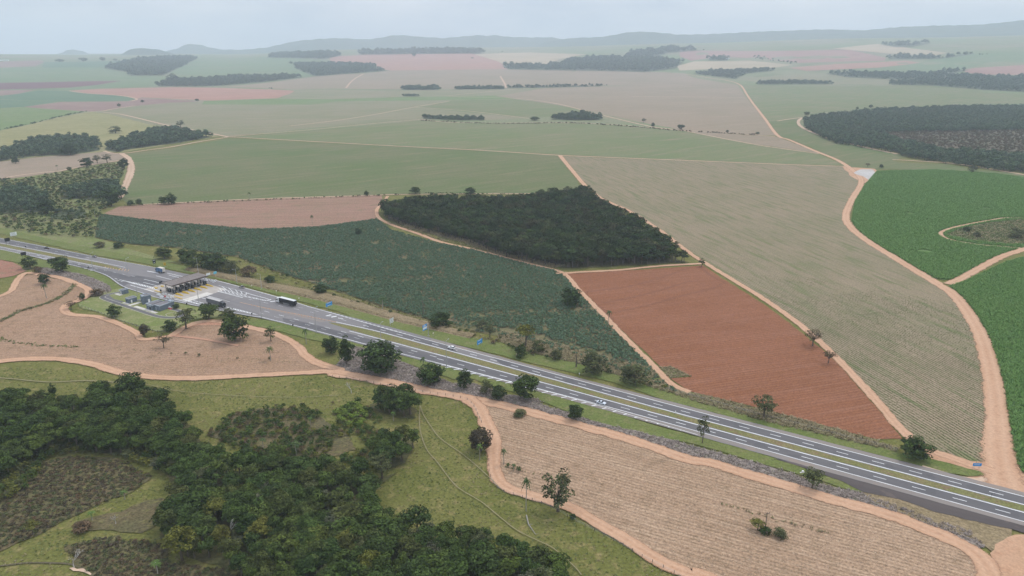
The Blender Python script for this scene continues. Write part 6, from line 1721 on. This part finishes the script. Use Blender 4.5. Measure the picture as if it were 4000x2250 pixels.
# islands, booths
names = ['front', 'second', 'third', 'fourth', 'fifth', 'sixth']
for k, v in enumerate((278, 282.8, 287.6, 292.4, 297.2, 302.0)):
    u0, u1 = -478, -443.5
    isl = uv_thing('toll_island', (u0 + u1) / 2, v, '%s raised toll island with yellow painted nose counted from the office side' % names[k], 'toll island', 'toll islands', z=PZ)
    h = (u1 - u0) / 2
    MB().prism([(-h + 4, -.8), (h - 8, -.8), (h - 8, .8), (-h + 4, .8)], 0, .22).build('kerb_base', M['concrete'], isl)
    MB().prism([(h - 7.98, -.85), (h - 1, -.4), (h, 0), (h - 1, .4), (h - 7.98, .85)], 0, .75, [(h - 7.98, -.7), (h - 2.5, -.25), (h - 1.5, 0), (h - 2.5, .25), (h - 7.98, .7)]).build('yellow_nose', M['yellow'], isl)
    MB().prism([(-h + 3.98, .8), (-h + 1, .35), (-h, 0), (-h + 1, -.35), (-h + 3.98, -.8)], 0, .7, [(-h + 3.98, .65), (-h + 2, .25), (-h + 1.2, 0), (-h + 2, -.25), (-h + 3.98, -.65)]).build('yellow_nose', M['yellow'], isl)
    MB().box(h - 10.5, h - 9.3, -.35, .35, .223, 1.5).build('barrier_housing', M['yellow'] if k < 3 else M['dark'], isl)
    MB().box(h - 9.95, h - 9.85, .36, 3.2, 1.15, 1.25).build('barrier_arm', M['white'], isl)
    for j, du in enumerate((-459.5, -453.6)):
        bt = uv_thing('toll_booth', du, v, '%s dark glazed toll booth under the canopy on the %s island' % ('western' if j == 0 else 'eastern', names[k]), 'toll booth', 'toll booths', z=PZ + .222)
        MB().box(-1.4, 1.4, -.72, .72, 0, 1.0).build('base_panel', M['dark'], bt)
        MB().box(-1.34, 1.34, -.66, .66, 1.003, 2.2).build('window_band', M['glass'], bt)
        for sx in (-1.37, 1.37):
            for sy in (-.69, .69):
                MB().box(sx - .05, sx + .05, sy - .05, sy + .05, 1.003, 2.2).build('post', M['steel'], bt)
        MB().box(-1.6, 1.6, -.85, .85, 2.203, 2.42).build('roof', M['dark'], bt)
        MB().box(-.5, .5, -.4, .4, 2.423, 2.9).build('cooling_unit', M['steel'], bt)
        MB().box(-1.75, -1.62, -.3, .3, 2.5, 3.1).build('lane_signal', M['black'], bt)
isl = uv_thing('traffic_island', -442.9, 273.6, 'low yellow painted traffic island at the corner of the toll apron', 'traffic island', z=PZ)
MB().prism([(-4.6, -.5), (4, -.5), (4.8, 0), (4, .5), (-4.6, .5)], 0, .3).build('kerb_base', M['concrete'], isl)
MB().prism([(-4.5, -.42), (3.9, -.42), (4.6, 0), (3.9, .42), (-4.5, .42)], .303, .42).build('yellow_top', M['yellow'], isl)
b = W('E', 415, 735)
isl = tag(empty('traffic_island', (b.x, b.y, PZ), RANG), 'low yellow painted traffic island near the toll entry lane', 'traffic island')
MB().prism([(-3.8, -.5), (3.8, -.5), (4.2, 0), (3.8, .5), (-3.8, .5)], 0, .3).build('kerb_base', M['concrete'], isl)
MB().prism([(-3.7, -.42), (3.7, -.42), (4.1, 0), (3.7, .42), (-3.7, .42)], .303, .42).build('yellow_top', M['yellow'], isl)
b = W('E', 500, 770)
o = MB().box(-.12, .12, -.12, .12, 0, 1.4).box(-.5, .5, -.35, .35, 1.4, 2.6).build('lane_signal', M['black']); o.location = (b.x, b.y, PZ); o.rotation_euler[2] = RANG
tag(o, 'dark signal box on a post by the toll entry island', 'signal box')

# plastic barriers
wb_me = MB().prism([(-.75, -.28), (.75, -.28), (.75, .28), (-.75, .28)], 0, .45, [(-.72, -.2), (.72, -.2), (.72, .2), (-.72, .2)]).prism([(-.72, -.16), (.72, -.16), (.72, .16), (-.72, .16)], .45, .85, [(-.7, -.09), (.7, -.09), (.7, .09), (-.7, .09)])
def barrier_mesh(nm, mat):
    me = bpy.data.meshes.new(nm); me.from_pydata(wb_me.v, [], wb_me.f); me.materials.append(mat); return me
BW, BR = barrier_mesh('barrier_white', M['white']), barrier_mesh('barrier_red', M['red'])
for gi, (grp, lst) in enumerate((('barriers on the office side', [(450, 800), (570, 795), (640, 805), (720, 830), (785, 850), (850, 875), (400, 820), (440, 835), (490, 845), (530, 865), (550, 882), (480, 892), (612, 872), (665, 895), (712, 910), (772, 910), (520, 900)]),
                ('barriers on the far side', [(1665, 370), (1755, 390), (1790, 405), (1855, 415), (1920, 420), (1970, 430), (1778, 425), (1750, 452), (1750, 490), (1960, 475), (2000, 450), (1900, 442), (2030, 425)]))):
    for k, (x, y) in enumerate(lst):
        p = W('E', x, y)
        redd = (gi == 0 and k in (12,))
        o = bpy.data.objects.new('traffic_barrier', BR if redd else BW)
        COL.objects.link(o)
        o.location = (p.x, p.y, PZ); o.rotation_euler[2] = RANG + random.uniform(-.3, .3)
        tag(o, 'single red plastic barrier among the white ones by the toll offices' if redd else ('white plastic barrier standing on the toll lane by the offices' if gi == 0 else 'white plastic barrier standing on the far side of the toll lanes'), 'barrier', grp)
dl = MB().prism([(.14 * math.cos(a), .14 * math.sin(a)) for a in [i * math.pi / 4 for i in range(8)]], 0, .06).tube([(0, 0, .06), (0, 0, .9)], .055, 6)
dme = bpy.data.meshes.new('delineator'); dme.from_pydata([tuple(v) for v in dl.v], [], dl.f); dme.materials.append(M['orange'])
for k in range(26):
    u = -388 + k * 2.7
    o = bpy.data.objects.new('delineator_post', dme); COL.objects.link(o)
    o.location = RF(u, float(np.interp(u, [-400, -379, -340, -318], [290.2, 291.7, 295.8, 297.9])) - .9 + random.uniform(-.4, .3), PZ)
    tag(o, 'small orange flexible post along the orange divider line', 'delineator', 'orange delineator posts')

# toll offices
def building(name, ring, h, u, v, label, parapet=.5, z=.35):
    e = uv_thing(name, u, v, label, 'building', z=z)
    R = [(a - u, b - v) for a, b in ring]
    MB().prism(R, 0, h).build('wall', M['wall'], e)
    cx = sum(p[0] for p in R) / len(R); cy = sum(p[1] for p in R) / len(R)
    ins = lambda p, d: (p[0] + (cx - p[0]) * d, p[1] + (cy - p[1]) * d)
    n = len(R)
    mb = MB()
    out = [ins(p, -.03) for p in R]; inn = [ins(p, .06) for p in R]
    vs = [(*p, h + .003) for p in out] + [(*p, h + parapet) for p in out] + [(*p, h + .003) for p in inn] + [(*p, h + parapet) for p in inn]
    fs = []
    for i in range(n):
        j = (i + 1) % n
        fs += [(i, j, n + j, n + i), (n + i, n + j, 3 * n + j, 3 * n + i), (3 * n + i, 3 * n + j, 2 * n + j, 2 * n + i), (i, 2 * n + i, 2 * n + j, j)]
    mb.add(vs, fs).build('parapet', M['wall_lt'], e)
    MB().prism([ins(p, .065) for p in R], h + .004, h + .12).build('roof', M['roofgrey'], e)
    return e
ring = [(-441, 249.4), (-434, 249.4), (-434, 251.0), (-428.6, 251.0), (-430.2, 262.4), (-435.4, 262.4), (-435.4, 258.2), (-441, 258.2)]
e = building('office_building', ring, 3.3, -435, 255, 'largest blue grey flat roofed office with an L shaped parapet')
MB().box(-4.6, -.7, -5.72, -4.2, 2.3, 3.27).build('entrance_canopy', M['wall_lt'], e)
MB().box(-2.6, -1.2, -5.68, -5.61, 0, 2.2).build('door', M['black'], e)
MB().box(-5.3, -4.5, -5.68, -5.61, .9, 2.0).build('window', M['glass'], e)
MB().box(1.6, 2.6, -4.08, -4.01, 0, 2.1).build('door', M['wall_lt'], e)
for y in (-1.5, 1.0, 3.4):
    MB().box(6.02 - (y + 4) * .14, 6.09 - (y + 4) * .14, y, y + 1.3, 1.0, 2.1).build('window', M['glass'], e)
MB().box(-1.6, -1.3, -5.4, 3.0, 3.43, 3.6).build('roof_gutter', M['black'], e)
MB().box(3.0, 5.4, 4.2, 5.6, 3.43, 4.5).build('roof_unit', M['wall_lt'], e)
e = building('pump_house', [(-457.3, 255.5), (-452.0, 255.5), (-452.0, 259.8), (-457.3, 259.8)], 4.6, -454.6, 257.6, 'tall blue grey service block with a flat roof and white door')
MB().box(2.72, 2.8, -.2, 1.1, .1, 2.2).build('door', M['white'], e)
MB().box(-1.6, -.4, -2.19, -2.12, 1.5, 2.6).build('window', M['glass'], e)
o = tag(empty('water_tower', RF(-451.0, 253.6, .35), RANG), 'narrow dark blue grey tower beside the service block', 'tower')
MB().box(-.75, .75, -.75, .75, 0, 5.6).build('shaft', M['wall'], o)
MB().box(-.85, .85, -.85, .85, 5.603, 6.0).build('cap', M['wall_lt'], o)
e = building('small_office', [(-464.4, 249.2), (-460.4, 249.2), (-460.4, 254.8), (-464.4, 254.8)], 2.9, -462.4, 252, 'low blue grey hut with parapet roof left of the service block')
MB().box(2.02, 2.09, -1.5, -.6, 0, 2.1).build('door', M['white'], e)
MB().box(-1.2, -.2, -2.87, -2.81, 1.0, 1.9).build('window', M['glass'], e)
e = building('gatehouse', [(-485.6, 258.0), (-482.4, 258.0), (-482.4, 262.0), (-485.6, 262.0)], 2.8, -484, 260, 'small blue grey gatehouse with pale flat roof at the end of the drive')
MB().prism([(-2.6, -3.0), (1.2, -2.2), (1.2, -1.9), (-2.2, -1.9)], 2.55, 2.79).build('porch_roof', M['wall_lt'], e)
MB().box(-1.2, -.3, -2.09, -2.02, 0, 2.1).build('door', M['white'], e)
mb = MB()
for s in (0, .9, 1.8):
    mb.tube([(-3.6, s, .5), (0, s, .5), (0, s, 1.6), (2.6, s, 1.6)], .16, 6)
o = mb.box(-3, -2.4, -.3, 2.2, 0, .4).build('pipe_rack', M['steel']); o.location = RF(-458.3, 255.6, .36); o.rotation_euler[2] = RANG
tag(o, 'row of grey pipes between the hut and the service block', 'pipe rack')
for (u0, u1, v0, v1, nm) in ((-458.5, -455.5, 246.8, 255, 'footpath'), (-452, -428, 247.0, 249.3, 'footpath'), (-488.5, -482, 255.2, 257.6, 'footpath'), (-466, -459.5, 247.4, 249.1, 'footpath'), (-451.9, -450.0, 255.6, 259.5, 'footpath')):
    sheet(nm, [RF(u0, v0), RF(u1, v0), RF(u1, v1), RF(u0, v1)], .353 + .002 * random.random(), M['concrete_light'], 'structure', 'concrete path at the toll offices', .03)
DRV = [(-487, 262.5), (-490.5, 256), (-491, 250), (-488, 246.6), (-480, 245.6), (-466, 245.2), (-448, 245.0), (-430, 244.6), (-420, 245), (-412.5, 247.5), (-409.5, 252), (-413, 256.5), (-420, 258.4), (-426.5, 258)]
V, F = ribbon_mesh(uvline(DRV), [3.4] * 5 + [2.6] * (len(uvline(DRV)) - 5), .362)
tag(mesh_obj('driveway', V, F, M['asphalt_dark']), 'narrow asphalt drive looping round the toll offices', kind='structure')
for off in (-1.75, 1.55):
    c = uvline(DRV)
    q = []
    for i, p in enumerate(c):
        a = c[max(0, i - 1)]; b = c[min(len(c) - 1, i + 1)]
        Ln = math.hypot(b[0] - a[0], b[1] - a[1]) + 1e-9
        q.append((p[0] - (b[1] - a[1]) / Ln * off, p[1] + (b[0] - a[0]) / Ln * off))
    V, F = ribbon_mesh(q, .35, .366)
    tag(mesh_obj('kerb', V, F, M['kerb']), 'pale kerb along the office drive', kind='structure')
sheet('drive_yard', [RF(u, v) for u, v in ((-490, 252), (-478, 249), (-468, 250), (-466.5, 246.5), (-480, 246.8), (-488, 247.5))], .358, M['asphalt_dark'], 'structure', 'asphalt turning yard at the toll offices', .1)
V, F = ribbon_mesh(uvline([(-417 + 4.2 * math.cos(a), 251.4 + 3.0 * math.sin(a)) for a in [i * math.pi / 8 for i in range(17)]]), .3, .366)
tag(mesh_obj('kerb', V, F, M['kerb']), 'oval kerb ring at the end of the office drive', kind='structure')
b = W('F', 2080, 920)
bx0 = empty('barrier_pile', (b.x, b.y, .36), RANG)
tag(bx0, 'pile of red and white plastic barriers at the office corner', 'barrier pile')
for i, (x, y, z, r, mt) in enumerate(((0, 0, 0, 0, BR), (.9, .9, 0, .4, BW), (-.8, .9, 0, -.2, BR), (.3, .5, .86, .2, BW), (-1.5, -.2, 0, .8, BW), (1.7, .2, 0, 1.2, BR))):
    o = bpy.data.objects.new('barrier', mt); COL.objects.link(o); o.parent = bx0; o.location = (x, y, z); o.rotation_euler[2] = r
b = W('F', 2280, 900); plant_tree('bush', b, 3.2, 4.2, 'small green bush right of the barrier pile', cat='bush', z=.34)

# vehicles -----------------------------------------------------------------
def wheel_part(par, x, y, r, w):
    s = 1 if y > 0 else -1
    t = MB().wheel(x, y, r, r, w).build('wheel', M['rubber'], par)
    MB().wheel(x, y + s * (w / 2 + .012), r, r * .58, .02).build('rim', M['rim'], t)
def car(u, v, heading, col, label, body='sedan', rough=.35):
    """heading +1 drives towards the right end of the highway"""
    pm = plain('car_paint_' + label.split()[0], col, rough, 0.5, dirt=.06)
    rd = math.atan(0.09) if u < -560 else 0
    e = uv_thing('car' if body != 'pickup' else 'pickup_truck', u, v, label, 'car' if body != 'pickup' else 'pickup', rz=(0 if heading > 0 else math.pi) + rd, z=PZ)
    Lh, wd = 2.2, .88
    hood, roof, tail = {'sedan': (.95, 1.42, .98), 'suv': (1.1, 1.68, 1.2), 'pickup': (1.15, 1.75, 1.12)}[body]
    lower = [(-Lh, .42), (-Lh * .97, .3), (Lh * .97, .3), (Lh, .5), (Lh * .97, hood - .22), (Lh * .45, hood), (-Lh * .62, tail), (-Lh * .98, tail - .05)]
    MB().sideprism(lower, -wd, wd, lambda z: .05 * max(0, z - .5)).build('body', pm, e)
    cab = {'sedan': [(Lh * .42, hood - .01), (Lh * .1, roof - .05), (-Lh * .3, roof - .06), (-Lh * .68, tail - .01)],
           'suv': [(Lh * .45, hood - .01), (Lh * .15, roof - .05), (-Lh * .72, roof - .08), (-Lh * .95, tail - .01)],
           'pickup': [(Lh * .4, hood - .01), (Lh * .14, roof - .05), (-Lh * .22, roof - .07), (-Lh * .34, tail - .01)]}[body]
    MB().sideprism(cab[::-1], -wd + .07, wd - .07, lambda z: .22 * max(0, z - hood)).build('window_band', M['glass'], e)
    rx0, rx1 = cab[2][0] + .03, cab[1][0] + .0
    MB().box(rx0, rx1, -wd + .24, wd - .24, roof - .055, roof).build('roof', pm, e)
    if body == 'pickup':
        MB().box(-Lh * .94, -Lh * .38, -wd + .12, wd - .12, tail + .003, tail + .04).build('load_bed', M['black'], e)
    for x in (Lh * .62, -Lh * .62):
        for y in (-wd + .06, wd - .06): wheel_part(e, x, y, .33, .22)
    for y in (-.62, .62):
        MB().box(Lh * .985, Lh * 1.003, y - .16, y + .16, .56, .7).build('headlight', M['white'], e)
        MB().box(-Lh * 1.008, -Lh * .985, y - .14, y + .14, .6, .78).build('tail_light', M['red'], e)
car(-130.5, 286.1, 1, (.62, .66, .72), 'silver saloon car on the lower carriageway', 'sedan', .25)
car(-231.5, 302.0, -1, (.82, .82, .82), 'white car on the upper carriageway', 'suv')
car(-424.8, 311.4, -1, (.36, .35, .34), 'grey pickup on the outermost upper lane past the toll', 'pickup')
car(-656, 293.0, -1, (.06, .065, .07), 'dark pickup with pale roof on the left carriageway', 'pickup')
car(-595, 300.2, -1, (.28, .27, .26), 'grey car on the left upper carriageway', 'sedan')

def lorry(u, v, heading, box_col, roof_col, cab_col, label, length, rigid=False):
    e = uv_thing('lorry', u, v, label, 'lorry', rz=0 if heading > 0 else math.pi, z=PZ)
    bm_ = plain('lorry_box_' + label.split()[0], box_col, .6, .3, dirt=.15)
    rm_ = plain('lorry_roof_' + label.split()[0], roof_col, .6, .3, dirt=.12)
    cm_ = plain('lorry_cab_' + label.split()[0], cab_col, .35, .5, dirt=.08)
    h = length / 2
    bf = h - 3.0                               # front of the load box
    bz = 1.25
    MB().box(-h, bf, -1.25, 1.25, bz, 3.95).build('load_box', bm_, e)
    MB().box(-h - .02, bf + .02, -1.28, 1.28, 3.953, 4.06).build('box_roof', rm_, e)
    MB().box(-h - .05, -h - .003, -1.2, 1.2, bz, 3.9).build('rear_door', rm_ if rigid else bm_, e)
    MB().box(-h + .3, h - .9, -.5, .5, .75, 1.247).build('chassis', M['black'], e)
    c = MB().sideprism([(h - 2.5, .55), (h, .55), (h, 1.7), (h - .22, 3.0), (h - .5, 3.35), (h - 2.5, 3.6)], -1.22, 1.22, lambda z: .06 * max(0, z - 1.7)).build('cab', cm_, e)
    MB().add([(h + .012, -1.0, 1.75), (h + .012, 1.0, 1.75), (h - .19, .95, 2.95), (h - .19, -.95, 2.95)], [(0, 1, 2, 3)]).build('windscreen', M['glass'], c)
    for s in (-1, 1):
        MB().box(h - 1.5, h - .5, min(s * 1.16, s * 1.235), max(s * 1.16, s * 1.235), 1.85, 2.65).build('side_window', M['glass'], c)
        MB().box(h - .3, h - .1, min(s * 1.25, s * 1.5), max(s * 1.25, s * 1.5), 1.9, 2.6).build('mirror', M['black'], c)
        MB().box(h - .02, h + .02, min(s * .7, s * 1.05), max(s * .7, s * 1.05), .8, 1.05).build('headlight', M['white'], c)
    MB().box(h - .4, h + .06, -1.2, 1.2, .35, .547).build('bumper', M['black'], e)
    ax = [h - 1.1, bf - 1.2] + ([-h + 1.8] if rigid else [bf - 2.5, -h + 1.4, -h + 2.7, -h + 4.0])
    for x in ax:
        for y in (-1.05, 1.05): wheel_part(e, x, y, .5, .32)
    for s in (-1, 1):
        MB().box(-h + 5 if not rigid else -h + 2.6, bf - 3.4 if not rigid else bf - 2, min(s * 1.1, s * 1.16), max(s * 1.1, s * 1.16), .6, 1.05).build('side_guard', M['steel'], e)
lorry(-370.4, 304.4, -1, (.02, .021, .026), (.66, .67, .66), (.78, .79, .78), 'white cabbed lorry with black curtain sides leaving the toll', 17.5)
lorry(-509, 303.3, -1, (.07, .14, .26), (.62, .57, .5), (.1, .18, .3), 'blue box lorry with cream roof past the toll canopy', 9.0, True)
lorry(-408, 277.9, 1, (.12, .12, .13), (.44, .42, .4), (.02, .022, .03), 'dark lorry half hidden behind the trees at the toll', 17.0)

# signs -----------------------------------------------------------------
def sign(u, v, w, h, zc, mat, back, label, face=-1, posts=2, lines=0, line_mat='sign_white', rz=0.0, name='road_sign', band=None):
    """board across the road; face -1 looks towards drivers coming from the left end"""
    e = uv_thing(name, u, v, label, 'sign', rz=(0 if face > 0 else math.pi) + rz, z=.35)
    MB().box(-.04, .0, -w / 2, w / 2, zc - h / 2, zc + h / 2).build('board_back', M[back], e)
    MB().box(.003, .03, -w / 2, w / 2, zc - h / 2, zc + h / 2).build('board_face', M[mat], e)
    for k in range(posts):
        y = 0 if posts == 1 else (-w * .3 + k * w * .6)
        MB().box(-.14, -.043, y - .05, y + .05, 0, zc + h * .4).build('post', M['steel'] if back != 'black' else M['black'], e)
    for k in range(lines):
        z = zc + h * .32 - k * h * .62 / max(1, lines - 1) if lines > 1 else zc
        ww = w * (.36, .28, .4)[k % 3]
        MB().box(.034, .04, -ww, ww * .8, z - h * .055, z + h * .055).build('lettering', M[line_mat], e)
    if band:
        MB().box(.034, .04, -w * .46, w * .46, zc - h * .3, zc + h * .1).build('white_band', M['sign_white'], e)
    return e
sign(-722.6, 297.8, 5.5, 3.2, 3.4, 'sign_white', 'steel', 'large white sign beside the far left carriageway', 1, 2, 3, 'steel')
sign(-699, 282.3, 4.2, 3.0, 4.6, 'black', 'black', 'black backed sign in the left median', 1)
sign(-724, 272.6, 3.2, 2.4, 2.8, 'black', 'black', 'black backed sign at the left photo edge', 1)
sign(-643, 269.0, 4.0, 2.6, 3.2, 'black', 'black', 'black backed sign left of the verge tree', 1)
sign(-604.5, 270.8, 4.0, 2.6, 3.0, 'black', 'black', 'black backed sign partly behind the verge tree', 1)
sign(-532.3, 313.2, 2.4, 3.2, 2.8, 'black', 'black', 'black sign with white marks before the toll', 1, 2, 2)
sign(-519.5, 313.8, 1.9, 2.4, 2.6, 'yellow', 'steel', 'small yellow sign beside the blue lorry', 1, 2, 1, 'black')
sign(-339.0, 312.6, 5.6, 2.6, 3.6, 'sign_blue', 'steel', 'blue sign right of the black curtain lorry', 1, 2, 2, rz=0)
sign(-285.0, 312.2, 3.4, 3.0, 3.2, 'sign_white', 'steel', 'white square sign on the upper verge', 1, 2, 3, 'steel')
sign(-219.5, 312.6, 5.2, 2.8, 3.4, 'sign_blue', 'steel', 'blue sign right of the white car', 1, 2, 2)
sign(22, 315.5, 3.4, 1.3, 1.9, 'sign_blue', 'steel', 'low blue sign at the dirt apron', 1, 2, 1, rz=-math.pi / 2 + .5)
g_ = uv_thing('gantry_sign', -254.8, 310.3, 'blue and white sign hung from a grey cantilever pole', 'sign', z=.35)
MB().tube([(0, 0, 0), (0, 0, 8.2)], .2, 8).build('pole', M['steel'], g_)
MB().tube([(0, 0, 7.9), (0, -2.2, 7.9)], .12, 6).build('arm', M['steel'], g_)
MB().tube([(0, 0, 6.4), (0, -2.2, 6.4)], .12, 6).build('arm', M['steel'], g_)
MB().box(.1, .2, -5.2, -1.4, 4.9, 8.4).build('board', M['sign_blue'], g_)
MB().box(.204, .21, -5.0, -1.6, 5.6, 6.9).build('white_band', M['sign_white'], g_)
for k in range(3):
    MB().box(.204, .21, -4.6, -2.2 - .4 * k, 7.2 + k * .36, 7.4 + k * .36).build('lettering', M['sign_white'], g_)
MB().box(-.5, .5, -.5, .5, 0, .35).build('footing', M['concrete'], g_)
def round_sign(u, v, mat, label, group, zc=2.1, r=.55, z=.35):
    e = uv_thing('round_sign', u, v, label, 'sign', group, z=z)
    n = 14
    vs = [(.03 * s, r * math.cos(2 * math.pi * k / n), zc + r * math.sin(2 * math.pi * k / n)) for s in (-1, 1) for k in range(n)]
    MB().add(vs, [tuple(range(n - 1, -1, -1)), tuple(range(n, 2 * n))] + [(k, (k + 1) % n, n + (k + 1) % n, n + k) for k in range(n)]).build('disc', M[mat], e)
    MB().tube([(-.08, 0, 0), (-.08, 0, zc + .3)], .04, 6).build('post', M['steel'] if mat != 'black' else M['black'], e)
for (u, v), lb in zip(((-418.5, 315), (-393.8, 316), (-368.5, 313.6), (-252, 311.4), (-193.5, 310.6)), ('cream round sign beside the grey pickup', 'cream round sign between pickup and curtain lorry', 'cream round sign behind the curtain lorry', 'cream round sign beside the cantilever pole', 'cream round sign below the dark verge bush')):
    round_sign(u, v, 'sign_cream', lb, None)
for (u, v), lb in zip(((-370.1, 276.2), (-332.6, 276.4), (-422.5, 266.2), (-563, 278.0), (27, 294.0), (-671, 283.5)), ('black backed round sign at the hatched lower edge', 'black backed round sign near the verge palm', 'black backed round sign by the toll exit', 'black backed round sign by the white road bars', 'black backed round sign in the right median', 'small black round sign in the left median')):
    round_sign(u, v, 'black', lb, None, z=.35 if v < 290 else ROAD_Z)
for (u, v), lb in zip(((-256.5, 298.2), (-170, 296.4), (-97, 295.2)), ('small white marker post left of the white car in the median', 'small white marker post in the median right of the white car', 'small white marker post in the median near the silver car')):
    e = uv_thing('marker_post', u, v, lb, 'marker post', z=ROAD_Z)
    MB().tube([(0, 0, 0), (0, 0, 1.0)], .06, 6).build('post', M['steel'], e)
    MB().box(-.12, .12, -.2, .2, 1.0, 1.45).build('reflector', M['white'], e)
b = W('A', 360, 400)
e = tag(empty('marker_post', (b.x, b.y, .35)), 'grey marker post on the grass below the olive bush', 'marker post')
MB().tube([(0, 0, 0), (0, 0, .9)], .07, 6).build('post', M['steel'], e); MB().box(-.2, .2, -.2, .2, .9, 1.5).build('reflector', M['white'], e)

# lamp posts -----------------------------------------------------------------
def lamp(u, v, h, label, arm=2.2, side=1):
    e = uv_thing('lamp_post', u, v, label, 'lamp post', z=.35)
    MB().tube([(0, 0, 0), (0, 0, h * .5), (0, 0, h)], [.17, .14, .09], 8).build('pole', M['steel'], e)
    MB().tube([(0, 0, h - .1), (0, side * arm * .6, h + .35), (0, side * arm, h + .45)], .06, 6).build('arm', M['steel'], e)
    MB().box(-.2, .2, side * arm - .45, side * arm + .45, h + .38, h + .56).build('lamp_head', M['steel'], e)
for u, v, h, sd, lb in ((-314.8, 278.4, 15.5, 1, 'tall lamp post on the lower verge near the median tip'), (-275.7, 292.0, 9.5, 1, 'shorter lamp post in the median'), (-217.9, 279.4, 15.5, 1, 'tall lamp post at the start of the tick markings'), (-362.1, 277.2, 15.5, 1, 'tall lamp post right of the dark lorry'),
                        (-417.5, 271.8, 14, 1, 'tall lamp post in front of the toll exit'), (-436, 316, 11, -1, 'lamp post behind the toll canopy'), (-411.8, 318, 11, -1, 'lamp post with white boxes behind the grey pickup'), (-483, 317.5, 12, -1, 'lamp post behind the left end of the canopy'),
                        (-560.6, 280, 13, 1, 'lamp post at the white road bars before the toll'), (-472, 262, 8, 1, 'lamp post between gatehouse and service block'), (-530, 289.8, 11, 1, 'lamp post at the end of the left median')):
    lamp(u, v, h, lb, side=sd)
b = W('T9', 705, 1112); h = tall(b, 'T9', 1002)
e = tag(empty('utility_pole', (b.x, b.y, .2), .4), 'wooden utility pole standing in the right stubble field', 'utility pole')
MB().tube([(0, 0, -.1), (0, 0, h)], [.17, .11], 8).build('pole', M['wood_pole'], e)
MB().box(-1.2, 1.2, -.07, .07, h - .7, h - .52).build('crossarm', M['wood_pole'], e)
for x in (-1.1, -.4, .4, 1.1): MB().tube([(x, 0, h - .517), (x, 0, h - .25)], .06, 6).build('insulator', M['black'], e)
b = W('T9', 950, 830); h = tall(b, 'T9', 722)
e = tag(empty('camera_mast', (b.x, b.y, .3), .2), 'thin mast with a white bird shaped head on the dry brush strip', 'mast')
MB().tube([(0, 0, -.1), (0, 0, h)], [.12, .08], 8).build('pole', M['wood_pole'], e)
MB().box(-.9, .9, -.12, .12, h, h + .22).build('crossarm', M['white'], e)
MB().box(-.1, .5, -.25, .25, h + .223, h + .8).build('head', M['white'], e)

# wire fences -----------------------------------------------------------------
pm_ = MB().box(-.08, .08, -.08, .08, -.1, 1.35)
pme = bpy.data.meshes.new('fence_post'); pme.from_pydata(pm_.v, [], pm_.f); pme.materials.append(M['wood_pole'])
def fence(label, line, sp=4.0):
    e = tag(empty('wire_fence', (*line[0], .2)), label, 'fence')
    acc, pos = 0.0, []
    for a, b in zip(line[:-1], line[1:]):
        Ln = math.hypot(b[0] - a[0], b[1] - a[1])
        while acc < Ln:
            pos.append((a[0] + (b[0] - a[0]) * acc / Ln, a[1] + (b[1] - a[1]) * acc / Ln)); acc += sp
        acc -= Ln
    x0, y0 = line[0]
    for p in pos:
        o = bpy.data.objects.new('post', pme); COL.objects.link(o); o.parent = e
        o.location = (p[0] - x0, p[1] - y0, .1); o.rotation_euler[2] = random.random() * 3
    mb = MB()
    for z in (.55, .95, 1.3):
        mb.tube([(p[0] - x0, p[1] - y0, z) for p in pos], .018, 3)
    mb.build('wire', M['steel'], e)
fence('wire fence along the lower farm track', catmull(pts(('T8', [(1105, 640), (1110, 740), (1170, 840), (1300, 890), (1450, 935), (1600, 1000), (1700, 1060), (1900, 1160), (2050, 1240), (2200, 1330), (2400, 1430), (2500, 1490)])), 3))
fence('wire fence between upper pasture and farm road', catmull(pts(('T8', [(0, 45), (250, 85), (480, 130), (700, 165), (950, 208), (1030, 320), (1060, 390)])), 3))
fence('wire fence above the upper highway verge', catmull(pts(('T9', [(0, 130), (300, 215), (600, 300), (900, 375), (1200, 455), (1500, 530), (1640, 570)])), 3))
fence('wire fence along the foot of the toll lawn', catmull(pts(('T4', [(560, 900), (700, 950), (850, 1008), (1000, 1055), (1110, 1085), (1210, 1078), (1300, 1030)])), 3))

# far farm buildings
for t, x, y, w, lb in (('T1', 30, 432, 60, 'long white shed at the far left edge of the plain'), ('T3', 440, 420, 22, 'tiny white farmhouse beside the far red field')):
    b = W(t, x, y); d = project((b.x, b.y, terrain(b.x, b.y)))[2]
    ww = w / TILE[t][2] * d / F_PX
    e = tag(empty('farm_shed', (b.x, b.y, lift(b.x, b.y, 0)), .1), lb, 'shed')
    MB().box(-ww / 2, ww / 2, -8, 8, 0, 6).build('wall', M['white'], e)
    MB().sideprism([(-ww / 2 - .5, 6.01), (ww / 2 + .5, 6.01), (ww / 2 + .5, 6.5), (0, 8.5), (-ww / 2 - .5, 6.5)], -8.5, 8.5).build('roof', M['white'], e)

# ------------------------------------------------------------------ haze
HZ = MB().box(-16300, 16300, -16300, 16300, -1.0, 720)
hz = HZ.build('haze', None)
m = bpy.data.materials.new('haze'); m.use_nodes = True
nt = m.node_tree; nt.nodes.clear()
out = nt.nodes.new('ShaderNodeOutputMaterial'); pv = nt.nodes.new('ShaderNodeVolumePrincipled')
pv.inputs['Color'].default_value = (0.80, 0.90, 1.0, 1)
pv.inputs['Density'].default_value = 1.05e-4
pv.inputs['Anisotropy'].default_value = 0.0
nt.links.new(pv.outputs[0], out.inputs['Volume'])
hz.data.materials.append(m)
tag(hz, 'pale even haze over the whole farmland', kind='stuff')
